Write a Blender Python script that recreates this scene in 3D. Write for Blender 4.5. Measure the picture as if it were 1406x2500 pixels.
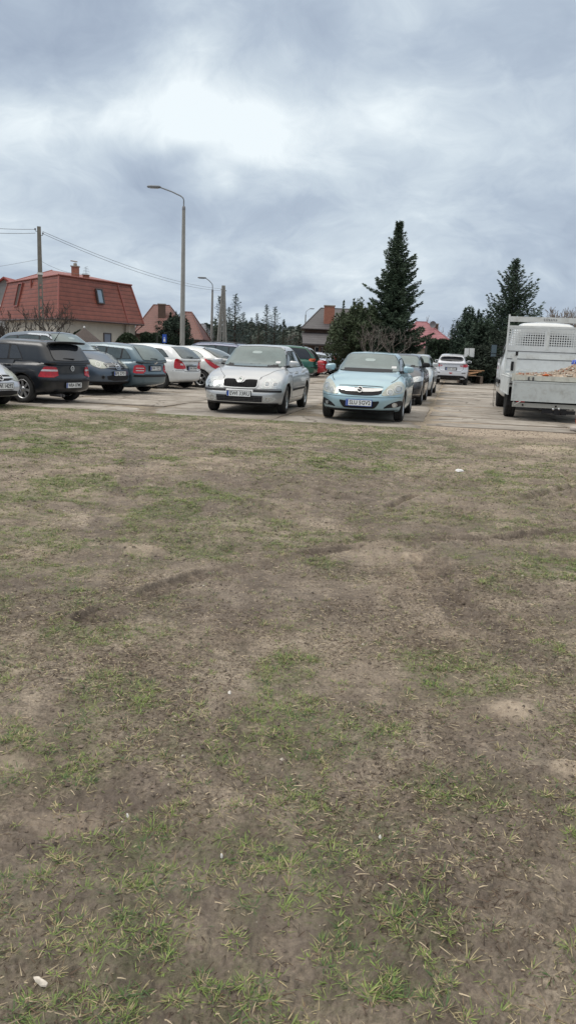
import bpy, bmesh, math, random
import numpy as np
from mathutils import Vector, Matrix
from mathutils.bvhtree import BVHTree
R = math.radians
PI = math.pi
rng = np.random.default_rng(7)
random.seed(7)
C = bpy.context.scene
for o in list(bpy.data.objects):
    bpy.data.objects.remove(o)

# ------------------------------------------------------------------ camera
CAM_H = 1.37
PITCH = R(11.72)
ROLL = 0.04
FPX = 1880.0                       # focal length in pixels of the 1406 x 2500 photograph
cam_d = bpy.data.cameras.new('camera')
cam = bpy.data.objects.new('camera', cam_d)
C.collection.objects.link(cam)
cam.location = (0, 0, CAM_H)
cam.matrix_world = Matrix.Translation((0, 0, CAM_H)) @ Matrix.Rotation(PI/2-PITCH, 4, 'X') @ Matrix.Rotation(ROLL, 4, 'Z')
cam_d.sensor_fit = 'VERTICAL'
cam_d.sensor_height = 36.0
cam_d.lens = 36.0*FPX/2500.0
cam_d.clip_start = 0.05
cam_d.clip_end = 3000
C.camera = cam
C.render.resolution_x = 575
C.render.resolution_y = 1024

# ------------------------------------------------------------------ node helper
def N(nt, typ, ins=None, **props):
    n = nt.nodes.new(typ)
    for k, v in props.items():
        setattr(n, k, v)
    if ins:
        for k, v in ins.items():
            s = n.inputs[k]
            if hasattr(v, 'is_linked') or isinstance(v, bpy.types.NodeSocket):
                nt.links.new(v, s)
            else:
                s.default_value = v
    return n
def math_n(nt, op, a, b=0.0, c=None, clamp=False):
    n = nt.nodes.new('ShaderNodeMath'); n.operation = op; n.use_clamp = clamp
    for i, v in enumerate((a, b) if c is None else (a, b, c)):
        if isinstance(v, bpy.types.NodeSocket): nt.links.new(v, n.inputs[i])
        else: n.inputs[i].default_value = v
    return n.outputs[0]
def ramp(nt, fac, stops, interp='LINEAR'):
    n = nt.nodes.new('ShaderNodeValToRGB')
    cr = n.color_ramp; cr.interpolation = interp
    while len(cr.elements) < len(stops): cr.elements.new(0.5)
    for e, (p, c) in zip(cr.elements, stops):
        e.position = p
        e.color = tuple(c)+(1,) if len(c) == 3 else c
    nt.links.new(fac, n.inputs[0])
    return n.outputs[0]
def mixc(nt, fac, a, b, blend='MIX'):
    n = nt.nodes.new('ShaderNodeMix'); n.data_type = 'RGBA'; n.blend_type = blend
    for s, v in ((n.inputs[0], fac), (n.inputs[6], a), (n.inputs[7], b)):
        if isinstance(v, bpy.types.NodeSocket): nt.links.new(v, s)
        else: s.default_value = v if isinstance(v, (int, float)) else (tuple(v)+(1,) if len(v) == 3 else v)
    return n.outputs[2]

# ------------------------------------------------------------------ sky
SUN_EL, SUN_AZ = R(56), R(-100)     # high on the left, behind thick cloud
w = bpy.data.worlds.new('World'); C.world = w; w.use_nodes = True
nt = w.node_tree; nt.nodes.clear()
sky = N(nt, 'ShaderNodeTexSky', sky_type='NISHITA', sun_disc=False, sun_elevation=SUN_EL, sun_rotation=SUN_AZ)
tc = N(nt, 'ShaderNodeTexCoord')
sep = N(nt, 'ShaderNodeSeparateXYZ', {0: tc.outputs['Generated']})
zz = math_n(nt, 'MAXIMUM', sep.outputs[2], 0.0)
den = math_n(nt, 'ADD', zz, 0.42)
px = math_n(nt, 'DIVIDE', sep.outputs[0], den)
py = math_n(nt, 'DIVIDE', sep.outputs[1], den)
cmb = N(nt, 'ShaderNodeCombineXYZ', {0: px, 1: py, 2: 0.0})
warp = N(nt, 'ShaderNodeTexNoise', {'Vector': cmb.outputs[0], 'Scale': 1.3, 'Detail': 4.0, 'Roughness': 0.55})
wv = N(nt, 'ShaderNodeVectorMath', {0: warp.outputs['Color'], 1: (0.5, 0.5, 0.5)}, operation='SUBTRACT')
wv2 = N(nt, 'ShaderNodeVectorMath', {0: wv.outputs[0], 3: 0.7}, operation='SCALE')
pw = N(nt, 'ShaderNodeVectorMath', {0: cmb.outputs[0], 1: wv2.outputs[0]}, operation='ADD')
n1 = N(nt, 'ShaderNodeTexNoise', {'Vector': pw.outputs[0], 'Scale': 1.5, 'Detail': 10.0, 'Roughness': 0.58})
n2 = N(nt, 'ShaderNodeTexNoise', {'Vector': pw.outputs[0], 'Scale': 4.2, 'Detail': 10.0, 'Roughness': 0.62})
cl = math_n(nt, 'ADD', math_n(nt, 'MULTIPLY', n1.outputs[0], 0.58), math_n(nt, 'MULTIPLY', n2.outputs[0], 0.42))
cl = math_n(nt, 'MULTIPLY', math_n(nt, 'SUBTRACT', cl, 0.5), 2.0)
def sky_dir(x, y):                   # direction in which the photograph shows a spot of its sky
    v = Vector(((x-703)/FPX, -(y-1250)/FPX, -1))
    return (cam.matrix_world.to_3x3() @ v).normalized()
def blob(d, half_deg, amp, sx=1.0, sz=1.0):   # a broad thin or thick region of the cloud deck
    wvv = N(nt, 'ShaderNodeVectorMath', {0: tc.outputs['Generated'], 1: tuple(d)}, operation='SUBTRACT')
    wp = N(nt, 'ShaderNodeVectorMath', {0: wv.outputs[0], 3: 0.28}, operation='SCALE')
    wa = N(nt, 'ShaderNodeVectorMath', {0: wvv.outputs[0], 1: wp.outputs[0]}, operation='ADD')
    sc = N(nt, 'ShaderNodeVectorMath', {0: wa.outputs[0], 1: (1/sx, 1.0, 1/sz)}, operation='MULTIPLY')
    ln = N(nt, 'ShaderNodeVectorMath', {0: sc.outputs[0]}, operation='LENGTH')
    mr = N(nt, 'ShaderNodeMapRange', {'Value': ln.outputs['Value'], 'From Min': 0.0, 'From Max': R(half_deg), 'To Min': amp, 'To Max': 0.0}, interpolation_type='SMOOTHERSTEP')
    return mr.outputs[0]
for (x, y, h, a, sx, sz) in [
    (560, 245, 12, 0.50, 1.5, 0.8), (640, 225, 5, 0.14, 1.2, 0.9), (500, 130, 7, 0.16, 0.7, 1.3),
    (1000, 200, 15, 0.14, 1.2, 1.2), (1060, 440, 11, 0.14, 1.8, 0.7),
    (170, 100, 11, -0.22, 1.4, 0.8), (720, 80, 10, -0.36, 1.3, 0.9), (240, 290, 11, .30, 1.6, .6), (480, 620, 12, .10, 2.4, .6), (330, 430, 9, -0.20, 2.3, 0.45),
    (620, 425, 9, -0.34, 1.9, 0.6), (1300, 600, 8, -0.10, 2.4, 0.4),
    (30, 330, 8, 0.14, 1.0, 0.8), (1380, 60, 9, 0.0, 1, 1), (1220, 130, 8, -.12, 1, 1)]:
    if a: cl = math_n(nt, 'ADD', cl, blob(sky_dir(x, y), h, a, sx, sz))
fac = math_n(nt, 'ADD', cl, 0.57, clamp=True)
cloud = ramp(nt, fac, [(0.0, (3.1, 3.7, 4.75)), (0.28, (3.75, 4.5, 5.65)), (0.52, (4.75, 5.6, 6.7)), (0.76, (6.5, 7.4, 8.2)), (1.0, (9.0, 9.8, 10.2))])
zen = N(nt, 'ShaderNodeMapRange', {'Value': zz, 'From Min': 0.42, 'From Max': 0.85, 'To Min': 0.0, 'To Max': 1.0}, interpolation_type='SMOOTHSTEP').outputs[0]
cloud = mixc(nt, math_n(nt, 'MULTIPLY', zen, 0.85), cloud, (17.5, 16.6, 15.2))   # an overcast sky is brightest overhead
skym = mixc(nt, 0.96, sky.outputs[0], cloud)
bg = N(nt, 'ShaderNodeBackground', {'Color': skym, 'Strength': 0.1})
out = N(nt, 'ShaderNodeOutputWorld', {'Surface': bg.outputs[0]})

# ------------------------------------------------------------------ sun (veiled by cloud)
sd = bpy.data.lights.new('sun', 'SUN'); sd.energy = 1.6; sd.angle = R(34); sd.color = (1.0, 0.96, 0.9)
so = bpy.data.objects.new('sun', sd); C.collection.objects.link(so)
sdir = Vector((math.sin(SUN_AZ)*math.cos(SUN_EL), math.cos(SUN_AZ)*math.cos(SUN_EL), math.sin(SUN_EL)))
so.rotation_euler = sdir.to_track_quat('Z', 'Y').to_euler(); so.location = (0, 0, 30)
C.view_settings.view_transform = 'Standard'
C.view_settings.look = 'None'
C.view_settings.exposure = 0.0
C.view_settings.gamma = 1.0
C.render.engine = 'CYCLES'

# ------------------------------------------------------------------ materials
MATS = {}
def mat(name, col, rough=0.7, metal=0.0, coat=0.0, var=0.0, vscale=8.0, bump=0.0, bscale=60.0, dirt=None, spec=0.5):
    if name in MATS: return MATS[name]
    m = bpy.data.materials.new(name); m.use_nodes = True; t = m.node_tree
    p = t.nodes['Principled BSDF']
    p.inputs['Roughness'].default_value = rough
    p.inputs['Metallic'].default_value = metal
    p.inputs['Coat Weight'].default_value = coat
    p.inputs['Coat Roughness'].default_value = 0.06
    p.inputs['Specular IOR Level'].default_value = spec
    co = N(t, 'ShaderNodeTexCoord').outputs['Object']
    c = tuple(col)+(1,)
    n = N(t, 'ShaderNodeTexNoise', {'Vector': co, 'Scale': vscale, 'Detail': 6.0, 'Roughness': 0.6})
    v = var if var else 0.06
    lo = tuple(max(0, x*(1-v)) for x in col); hi = tuple(min(1, x*(1+v)) for x in col)
    cc = ramp(t, n.outputs[0], [(0.3, lo), (0.7, hi)])
    if dirt:                                     # dust and splashes with a shape of their own
        dn = N(t, 'ShaderNodeTexNoise', {'Vector': co, 'Scale': dirt[1], 'Detail': 8.0, 'Roughness': 0.7})
        df = ramp(t, dn.outputs[0], [(0.5, (0, 0, 0)), (0.75, (dirt[0],)*3)])
        cc = mixc(t, df, cc, dirt[2])
        rr = math_n(t, 'ADD', math_n(t, 'MULTIPLY', df, 0.4), rough, clamp=True)
        t.links.new(rr, p.inputs['Roughness'])
    t.links.new(cc, p.inputs['Base Color'])
    if bump:
        bn = N(t, 'ShaderNodeTexNoise', {'Vector': co, 'Scale': bscale, 'Detail': 6.0})
        b = N(t, 'ShaderNodeBump', {'Height': bn.outputs[0], 'Strength': bump, 'Distance': 0.01})
        t.links.new(b.outputs[0], p.inputs['Normal'])
    MATS[name] = m
    return m
DUST = (0.27, 0.24, 0.20)
def paint(name, col, metal=0.25, dirt=0.35, coat=0.8, rough=0.32):
    return mat('paint_'+name, col, rough=rough, metal=metal, coat=coat, var=0.03, vscale=3.0, dirt=(dirt*.5, 5.0, DUST if max(col) > .2 else (.10, .092, .082)))
GLASS = mat('windscreen_glass', (0.105, 0.145, 0.145), rough=0.06, metal=0.10, coat=0.3, var=0.18, vscale=3.5)
GLASS_D = mat('side_glass', (0.07, 0.09, 0.092), rough=0.05, metal=0.3, coat=0.4, var=0.25, vscale=4.0)
GLASS_T = mat('tinted_glass', (0.025, 0.028, 0.034), rough=0.06, metal=0.15, coat=0.5)
RUB = mat('black_rubber', (0.018, 0.018, 0.018), rough=0.85, bump=0.3, bscale=80, dirt=(0.35, 9.0, (0.10, 0.09, 0.075)))
BLK = mat('black_plastic', (0.018, 0.018, 0.020), rough=0.55, spec=.2, dirt=(0.12, 6.0, (0.12, 0.11, 0.1)))
DARK = mat('dark_underbody', (0.010, 0.010, 0.010), rough=0.9)
SEAM = mat('panel_gap', (0.02, 0.02, 0.022), rough=0.8)
CHROME = mat('chrome', (0.62, 0.63, 0.64), rough=0.12, metal=1.0)
ALLOY = mat('alloy', (0.52, 0.53, 0.54), rough=0.3, metal=0.8, dirt=(0.5, 14.0, (0.12, 0.11, 0.1)))
STEEL = mat('grey_steel', (0.08, 0.08, 0.085), rough=0.5, metal=0.4)
LAMP = mat('lamp_lens', (0.50, 0.53, 0.53), rough=0.1, metal=0.35, coat=1.0, var=0.25, vscale=22.0)
LAMP_Y = mat('aged_lamp_lens', (0.40, 0.42, 0.37), rough=0.25, metal=0.2, coat=0.4, var=0.2, vscale=18.0)
REDL = mat('red_lamp_lens', (0.42, 0.006, 0.014), rough=0.15, coat=0.3, var=0.25, vscale=20.0)
ORL = mat('amber_lamp_lens', (0.6, 0.12, 0.02), rough=0.15, coat=1.0)
PLATE_W = mat('plate_white', (0.72, 0.74, 0.74), rough=0.35, coat=0.3)
PLATE_B = mat('plate_blue', (0.02, 0.07, 0.33), rough=0.35)
INK = mat('black_ink', (0.015, 0.015, 0.015), rough=0.6)

# ------------------------------------------------------------------ object helpers
def link(o, parent=None, loc=None, rz=None):
    C.collection.objects.link(o)
    if parent is not None: o.parent = parent
    if loc is not None: o.location = loc
    if rz is not None: o.rotation_euler = (0, 0, rz)
    return o
def tag(o, label=None, cat=None, group=None, kind=None):
    if label: o['label'] = label
    if cat: o['category'] = cat
    if group: o['group'] = group
    if kind: o['kind'] = kind
    return o
def thing(name, loc=(0, 0, 0), rz=0.0, label=None, cat=None, group=None):
    o = bpy.data.objects.new(name, None); o.empty_display_size = 0.2
    link(o, None, loc, rz)
    return tag(o, label, cat, group)
def npmesh(name, V, F, smooth=False):
    """V (n,3) array, F (m,k) array of same-size faces"""
    me = bpy.data.meshes.new(name)
    V = np.asarray(V, dtype=np.float32); F = np.asarray(F, dtype=np.int32)
    me.vertices.add(len(V)); me.vertices.foreach_set('co', V.ravel())
    k = F.shape[1]
    me.loops.add(F.size); me.loops.foreach_set('vertex_index', F.ravel())
    me.polygons.add(len(F))
    me.polygons.foreach_set('loop_start', np.arange(0, F.size, k, dtype=np.int32))
    me.polygons.foreach_set('loop_total', np.full(len(F), k, dtype=np.int32))
    me.polygons.foreach_set('use_smooth', np.full(len(F), smooth))
    me.update(calc_edges=True)
    return me
def vcol(me, cols, name='Col'):
    a = me.color_attributes.new(name, 'FLOAT_COLOR', 'POINT')
    c = np.ones((len(cols), 4), dtype=np.float32); c[:, :3] = cols
    a.data.foreach_set('color', c.ravel())

class MB:
    """gathers boxes, bars, tubes and sheets that belong to ONE part"""
    def __init__(s): s.v = []; s.f = []; s.m = []; s.sm = []
    def add(s, vs, fs, mi=0, smooth=False):
        b = len(s.v); s.v += [tuple(x) for x in vs]
        for f in fs: s.f.append([b+i for i in f]); s.m.append(mi); s.sm.append(smooth)
        return s
    def box(s, x0, x1, y0, y1, z0, z1, mi=0, M=None):
        vs = [Vector((x, y, z)) for z in (z0, z1) for y in (y0, y1) for x in (x0, x1)]
        if M is not None: vs = [M @ v for v in vs]
        return s.add(vs, [(0, 2, 3, 1), (4, 5, 7, 6), (0, 1, 5, 4), (2, 6, 7, 3), (0, 4, 6, 2), (1, 3, 7, 5)], mi)
    def tube(s, pts, rads, n=8, mi=0, cap=True, smooth=True):
        pts = [Vector(p) for p in pts]
        if not hasattr(rads, '__len__'): rads = [rads]*len(pts)
        b = []
        up = Vector((0, 0, 1))
        for i, p in enumerate(pts):
            d = (pts[min(i+1, len(pts)-1)]-pts[max(i-1, 0)]).normalized()
            a = d.cross(up if abs(d.z) < 0.9 else Vector((0, 1, 0))).normalized(); c = d.cross(a)
            b += [p+(a*math.cos(2*PI*k/n)+c*math.sin(2*PI*k/n))*rads[i] for k in range(n)]
        fs = [(i*n+k, i*n+(k+1) % n, (i+1)*n+(k+1) % n, (i+1)*n+k) for i in range(len(pts)-1) for k in range(n)]
        s.add(b, fs, mi, smooth)
        if cap: s.add(b[:n], [tuple(range(n))], mi); s.add(b[-n:], [tuple(reversed(range(n)))], mi)
        return s
    def lathe(s, prof, axis='Z', n=24, c=(0, 0, 0), mi=0, smooth=True, close=False):
        vs = []
        for (r, h) in prof:
            for k in range(n):
                a = 2*PI*k/n; u, v = r*math.cos(a), r*math.sin(a)
                p = {'Z': (u, v, h), 'X': (h, u, v), 'Y': (u, h, v)}[axis]
                vs.append((p[0]+c[0], p[1]+c[1], p[2]+c[2]))
        m = len(prof)
        fs = [(i*n+k, i*n+(k+1) % n, ((i+1) % m)*n+(k+1) % n, ((i+1) % m)*n+k) for i in range(m if close else m-1) for k in range(n)]
        return s.add(vs, fs, mi, smooth)
    def build(s, name, mats, parent=None, loc=None, rz=None, fixn=True):
        me = bpy.data.meshes.new(name); me.from_pydata(s.v, [], s.f)
        if not isinstance(mats, (list, tuple)): mats = [mats]
        for m in mats: me.materials.append(m)
        me.polygons.foreach_set('material_index', s.m); me.polygons.foreach_set('use_smooth', s.sm)
        me.update()
        if fixn:
            bm = bmesh.new(); bm.from_mesh(me); bmesh.ops.recalc_face_normals(bm, faces=bm.faces); bm.to_mesh(me); bm.free()
        return link(bpy.data.objects.new(name, me), parent, loc, rz)
def text_obj(name, txt, size, m, parent, M, width=None):
    """raised lettering, converted to a mesh"""
    cu = bpy.data.curves.new(name, 'FONT'); cu.body = txt; cu.size = size; cu.extrude = 0.0015
    cu.align_x = 'CENTER'; cu.align_y = 'CENTER'; cu.resolution_u = 2; cu.offset = size*0.012
    t = bpy.data.objects.new(name, cu); C.collection.objects.link(t)
    me = bpy.data.meshes.new_from_object(t.evaluated_get(bpy.context.evaluated_depsgraph_get()))
    bpy.data.objects.remove(t)
    xs = [v.co.x for v in me.vertices]
    k = width/(max(xs)-min(xs)) if width else 1.0
    for v in me.vertices: v.co = M @ Vector((v.co.x*k, v.co.y, v.co.z))
    me.materials.clear(); me.materials.append(m); me.name = name
    return link(bpy.data.objects.new(name, me), parent)

# ground point seen at a pixel of the photograph, in metres
CM = cam.matrix_world.to_3x3()
def gp(x, y, z=0.0):
    d = CM @ Vector(((x-703)/FPX, -(y-1250)/FPX, -1)); t = (z-CAM_H)/d.z
    return Vector((d.x*t, d.y*t, z))
def at(x, y, Y):
    d = CM @ Vector(((x-703)/FPX, -(y-1250)/FPX, -1)); t = Y/d.y
    return Vector((d.x*t, Y, CAM_H+d.z*t))

# ------------------------------------------------------------------ noise in numpy
def _h(ix, iy, s):
    n = (ix.astype(np.int64)*374761393+iy.astype(np.int64)*668265263+s*974634777) & 0xffffffff
    n = ((n ^ (n >> 13))*1274126177) & 0xffffffff
    return ((n ^ (n >> 16)) & 0xffffff)/float(0xffffff)
def vnoise(x, y, s=0):
    ix = np.floor(x); iy = np.floor(y); fx = x-ix; fy = y-iy
    fx = fx*fx*(3-2*fx); fy = fy*fy*(3-2*fy)
    a = _h(ix, iy, s); b = _h(ix+1, iy, s); c = _h(ix, iy+1, s); d = _h(ix+1, iy+1, s)
    return (a*(1-fx)+b*fx)*(1-fy)+(c*(1-fx)+d*fx)*fy
def fbm(x, y, o=5, s=0, g=0.5):
    r = 0; a = 1; t = 0
    for i in range(o):
        r = r+a*vnoise(x*2**i+17.3*i, y*2**i-9.1*i, s+i); t += a; a *= g
    return r/t
def sst(a, b, x):
    t = np.clip((x-a)/(b-a), 0, 1); return t*t*(3-2*t)

# ================================================================== GROUND
LA = R(11.5)
LU = np.array([math.sin(LA), math.cos(LA)]); LV = np.array([math.cos(LA), -math.sin(LA)])
LO = np.array([2.52, 15.13])
def lot(a, b): return LO+a*LV+b*LU            # lot coordinates -> world

def ell(x, y, cx, cy, rx, ry, soft=0.6):       # elliptical patch traced on the photograph, laid out on the ground
    c = gp(cx, cy); ex = gp(cx+rx, cy); e1 = gp(cx, cy-ry); e2 = gp(cx, cy+ry)
    wx = abs(ex.x-c.x); wy = abs(e1.y-e2.y)/2
    d = np.sqrt(((x-c.x)/wx)**2+((y-(e1.y+e2.y)/2)/wy)**2)
    return 1-sst(1-soft, 1+soft*0.5, d)
GREEN = [(150, 1035, 300, 22, 1.), (40, 1085, 230, 26, .85), (400, 1230, 190, 58, .95), (180, 1195, 170, 45, .7), (60, 1210, 90, 30, .7),
    (900, 1080, 230, 26, 1.), (860, 1140, 120, 24, .6), (1200, 1160, 90, 20, .5), (500, 1342, 120, 22, .6), (240, 1385, 70, 25, .6),
    (60, 1465, 130, 36, .9), (60, 1545, 150, 50, .55), (760, 1380, 100, 36, .6), (1100, 1262, 70, 18, .5), (990, 1275, 45, 14, .6),
    (1370, 1300, 70, 40, .55), (680, 1530, 50, 22, .7), (400, 1640, 130, 45, .6), (180, 1640, 140, 60, .55), (760, 1590, 130, 40, .5),
    (20, 1800, 60, 60, .7), (1200, 1700, 50, 30, .5), (340, 1690, 60, 20, .7), (680, 1270, 60, 20, .5), (860, 1740, 60, 20, .6),
    (600, 1110, 90, 14, .5), (1300, 1400, 120, 30, .35), (1290, 1500, 80, 30, .4), (400, 1950, 180, 60, .45), (480, 2230, 200, 110, .5),
    (900, 2000, 160, 60, .5), (1150, 2130, 150, 70, .5), (960, 2300, 200, 90, .45), (110, 2300, 160, 90, .5), (350, 2420, 150, 60, .5),
    (300, 1120, 200, 16, .5), (120, 1300, 110, 18, .5), (650, 2440, 120, 60, .5), (1330, 2250, 120, 80, .45), (60, 2080, 80, 50, .5)]
BARE = [(330, 1165, 60, 22), (560, 1170, 80, 26), (560, 1130, 90, 14), (700, 1420, 260, 50), (1000, 1500, 200, 90), (1250, 1752, 90, 36), (1380, 1890, 60, 28), (1060, 1400, 60, 60),
        (700, 2330, 90, 100), (1100, 1850, 160, 50), (120, 2010, 160, 50), (560, 1500, 160, 50), (1330, 1070, 160, 16), (1150, 1060, 80, 10)]
SAND = [(1250, 1752, 62, 26, 1.), (1385, 1890, 50, 24, .9), (1005, 1361, 30, 10, .9), (350, 1338, 60, 9, .8), (45, 1645, 30, 12, .8), (1335, 1095, 80, 9, 1.),
        (500, 1128, 60, 8, .6), (620, 1775, 40, 14, .7), (960, 1335, 60, 8, .5), (150, 2010, 110, 40, .5), (1210, 1260, 70, 20, .35), (860, 1130, 300, 14, .2), (1140, 1230, 200, 30, .25),
        (700, 1560, 90, 30, .35), (1150, 1560, 80, 25, .3), (560, 1690, 120, 30, .25), (20, 1880, 60, 25, .6), (1290, 1062, 260, 10, .8), (1200, 1040, 160, 8, .6), (330, 1350, 40, 8, .6)]
WET = [(700, 2280, 1100, 300, .95), (700, 1800, 900, 200, .4), (1080, 1400, 60, 50, .7), (300, 1480, 110, 30, .8), (760, 1830, 160, 40, .6), (820, 1740, 100, 40, .5), (1090, 1700, 120, 40, .5), (700, 2380, 70, 90, .7), (300, 1780, 160, 40, .4),
       (640, 1240, 30, 14, .7), (790, 1208, 60, 8, .9), (1060, 1190, 60, 8, .9), (965, 1230, 40, 8, .8), (1330, 1205, 90, 10, .6), (1240, 1600, 60, 80, .4), (700, 1900, 250, 60, .35),
       (880, 1450, 160, 30, .3), (560, 1420, 160, 16, .6), (850, 1340, 200, 12, .5), (250, 2250, 200, 80, .4), (1300, 1480, 60, 60, .3)]
def polydist(x, y, P):
    """distance to a polyline, distance along it"""
    best = np.full(x.shape, 1e9); al = np.zeros(x.shape); sd_ = np.zeros(x.shape); acc = 0
    for (a, b) in zip(P[:-1], P[1:]):
        d = (b-a); L = np.hypot(*d); u = d/L
        t = np.clip((x-a[0])*u[0]+(y-a[1])*u[1], 0, L)
        dx = x-(a[0]+u[0]*t); dy = y-(a[1]+u[1]*t); dd = np.hypot(dx, dy)
        k = dd < best
        best = np.where(k, dd, best); al = np.where(k, acc+t, al); sd_ = np.where(k, dx*u[1]-dy*u[0], sd_); acc += L
    return best, al, sd_
def gpath(pts): return [np.array(gp(*p)[:2]) for p in pts]
TRACKS = [(gpath([(215, 1510), (330, 1455), (430, 1415), (520, 1390), (640, 1370), (760, 1350), (900, 1332), (1080, 1322), (1260, 1318), (1406, 1300)]), .075, .026),
          (gpath([(1030, 1340), (1060, 1395), (1095, 1450), (1150, 1510), (1230, 1580), (1330, 1640)]), .12, .02),
          (gpath([(20, 2085), (140, 2010), (260, 1970), (330, 1930)]), .10, .014),
          (gpath([(330, 1100), (330, 1160), (290, 1230), (240, 1310)]), .12, .008)]
RUTS = [(gpath([(690, 1178), (760, 1195), (825, 1212)]), .06, .05), (gpath([(1020, 1168), (1060, 1188), (1100, 1195)]), .06, .05), (gpath([(945, 1240), (985, 1222), (1010, 1215)]), .05, .05),
        (gpath([(1280, 1222), (1330, 1205), (1400, 1192)]), .08, .06), (gpath([(1310, 1240), (1400, 1232)]), .07, .03), (gpath([(610, 1222), (660, 1245)]), .06, .035), (gpath([(1380, 1150), (1406, 1195)]), .07, .04),
        (gpath([(820, 1325), (900, 1312), (990, 1318)]), .05, .02), (gpath([(1090, 1420), (1120, 1460), (1175, 1490)]), .05, .025), (gpath([(640, 1150), (560, 1130), (480, 1112)]), .06, .02)]
def lotmask(x, y, soft=0.25):
    a = (x-LO[0])*LV[0]+(y-LO[1])*LV[1]; b = (x-LO[0])*LU[0]+(y-LO[1])*LU[1]
    wob = 0.10*(fbm(a*1.7, b*0+3, 3, 5)-0.5)
    front = np.where(a < 0, 0.0, 0.75)
    wob = wob+.42*(fbm(a*.9+2, b*0+7, 4, 15)-.5)-.03
    m = sst(-soft*.5, soft*0.2, b-front+wob)*sst(-44, -43, a)*(1-sst(24, 25, a))*(1-sst(56, 57, b))
    return m, a, b
def heights(x, y):
    near = 1-sst(16, 40, np.hypot(x, y))
    h = (fbm(x*0.45, y*0.45, 3, 1)-.5)*.09*near
    h += (fbm(x*1.9, y*1.9, 3, 2)-.5)*.055*near
    rough = sst(.42, .62, fbm(x*1.1+4, y*1.1, 3, 9))
    h += (fbm(x*9, y*9, 3, 3, .55)-.5)*.038*near*(.45+.8*rough)
    h += (np.abs(fbm(x*34, y*34, 3, 4, .6)-.5))*.026*near*(.4+rough)
    h += (fbm(x*90, y*90, 2, 6)-.5)*.009*near
    for P, wd, dp in TRACKS:
        d, al, s = polydist(x, y, P)
        k = (1-sst(wd*.8, wd*1.25, d))
        brk = .3+.7*sst(.35, .55, fbm(x*1.6, y*1.6, 2, 31))
        tread = np.sin((al+np.abs(s)*.6)*2*PI/.042)
        h += k*brk*(-dp*1.25+.7*dp*tread)
        h += (1-sst(.0, wd*.4, np.abs(d-wd*1.2)))*dp*.9*brk*fbm(x*14, y*14, 2, 8)
    for P, wd, dp in RUTS:
        d, al, s = polydist(x, y, P)
        d = d+(fbm(x*7, y*7, 2, 12)-.5)*.05
        h += -(1-sst(0, wd*1.3, d))*dp + (1-sst(0, wd*1.2, np.abs(d-wd*1.5)))*dp*.45
    a_ = (x-LO[0])*LV[0]+(y-LO[1])*LV[1]; b_ = (x-LO[0])*LU[0]+(y-LO[1])*LU[1]
    h = h*(1-sst(-1.2, -.2, b_)*.7*near)+.012*sst(-1.0, -.1, b_)*(a_ < .3)*near
    for (cx, cy, rx, ry, s) in SAND[:6]:
        h += ell(x, y, cx, cy, rx, ry, .8)*.022*s
    m, a, b = lotmask(x, y)
    far = sst(30, 60, np.hypot(x, y))
    h = h*(1-m)+(-.014+.008*(fbm(x*6, y*6, 2, 5)-.5))*m
    # under the slabs the soil stays below them; the sandy verge right of the joint is level with them
    return h*(1-far)-.02*far
def densities(x, y):
    """how green / sandy / wet the soil surface is"""
    n = fbm(x*.9, y*.9, 4, 20); n2 = fbm(x*3.1, y*3.1, 3, 21)
    g = sst(.42, .60, n*.4+n2*.6)*.5+.08
    g = g*(1-.55*sst(4, 8, y))
    for e in GREEN:
        k_ = .55 if e[1] > 1850 else 1.0
        g = np.maximum(g, ell(x, y, *e[:4])*e[4]*k_*(.15+1.35*sst(.36, .58, n2)))
    for e in BARE:
        g = g*(1-.9*ell(x, y, *e))
    for P, wd, dp in TRACKS:
        g = g*(1-.75*(1-sst(wd*.7, wd*1.5, polydist(x, y, P)[0])))
    rr = np.hypot(x, y)
    g = np.where(rr > 17, np.maximum(g, .5*n2), g)
    a = (x-LO[0])*LV[0]+(y-LO[1])*LV[1]; b = (x-LO[0])*LU[0]+(y-LO[1])*LU[1]
    g = np.where((a < .4), np.maximum(g, (sst(-1.0, -.3, b)*(1-sst(-.12, .0, b)))*(.25+n2*.7)), g)
    g = g*(1-sst(-.2, .6, a)*sst(-1.2, -.4, b))
    return np.clip(g, 0, 1)

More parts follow.
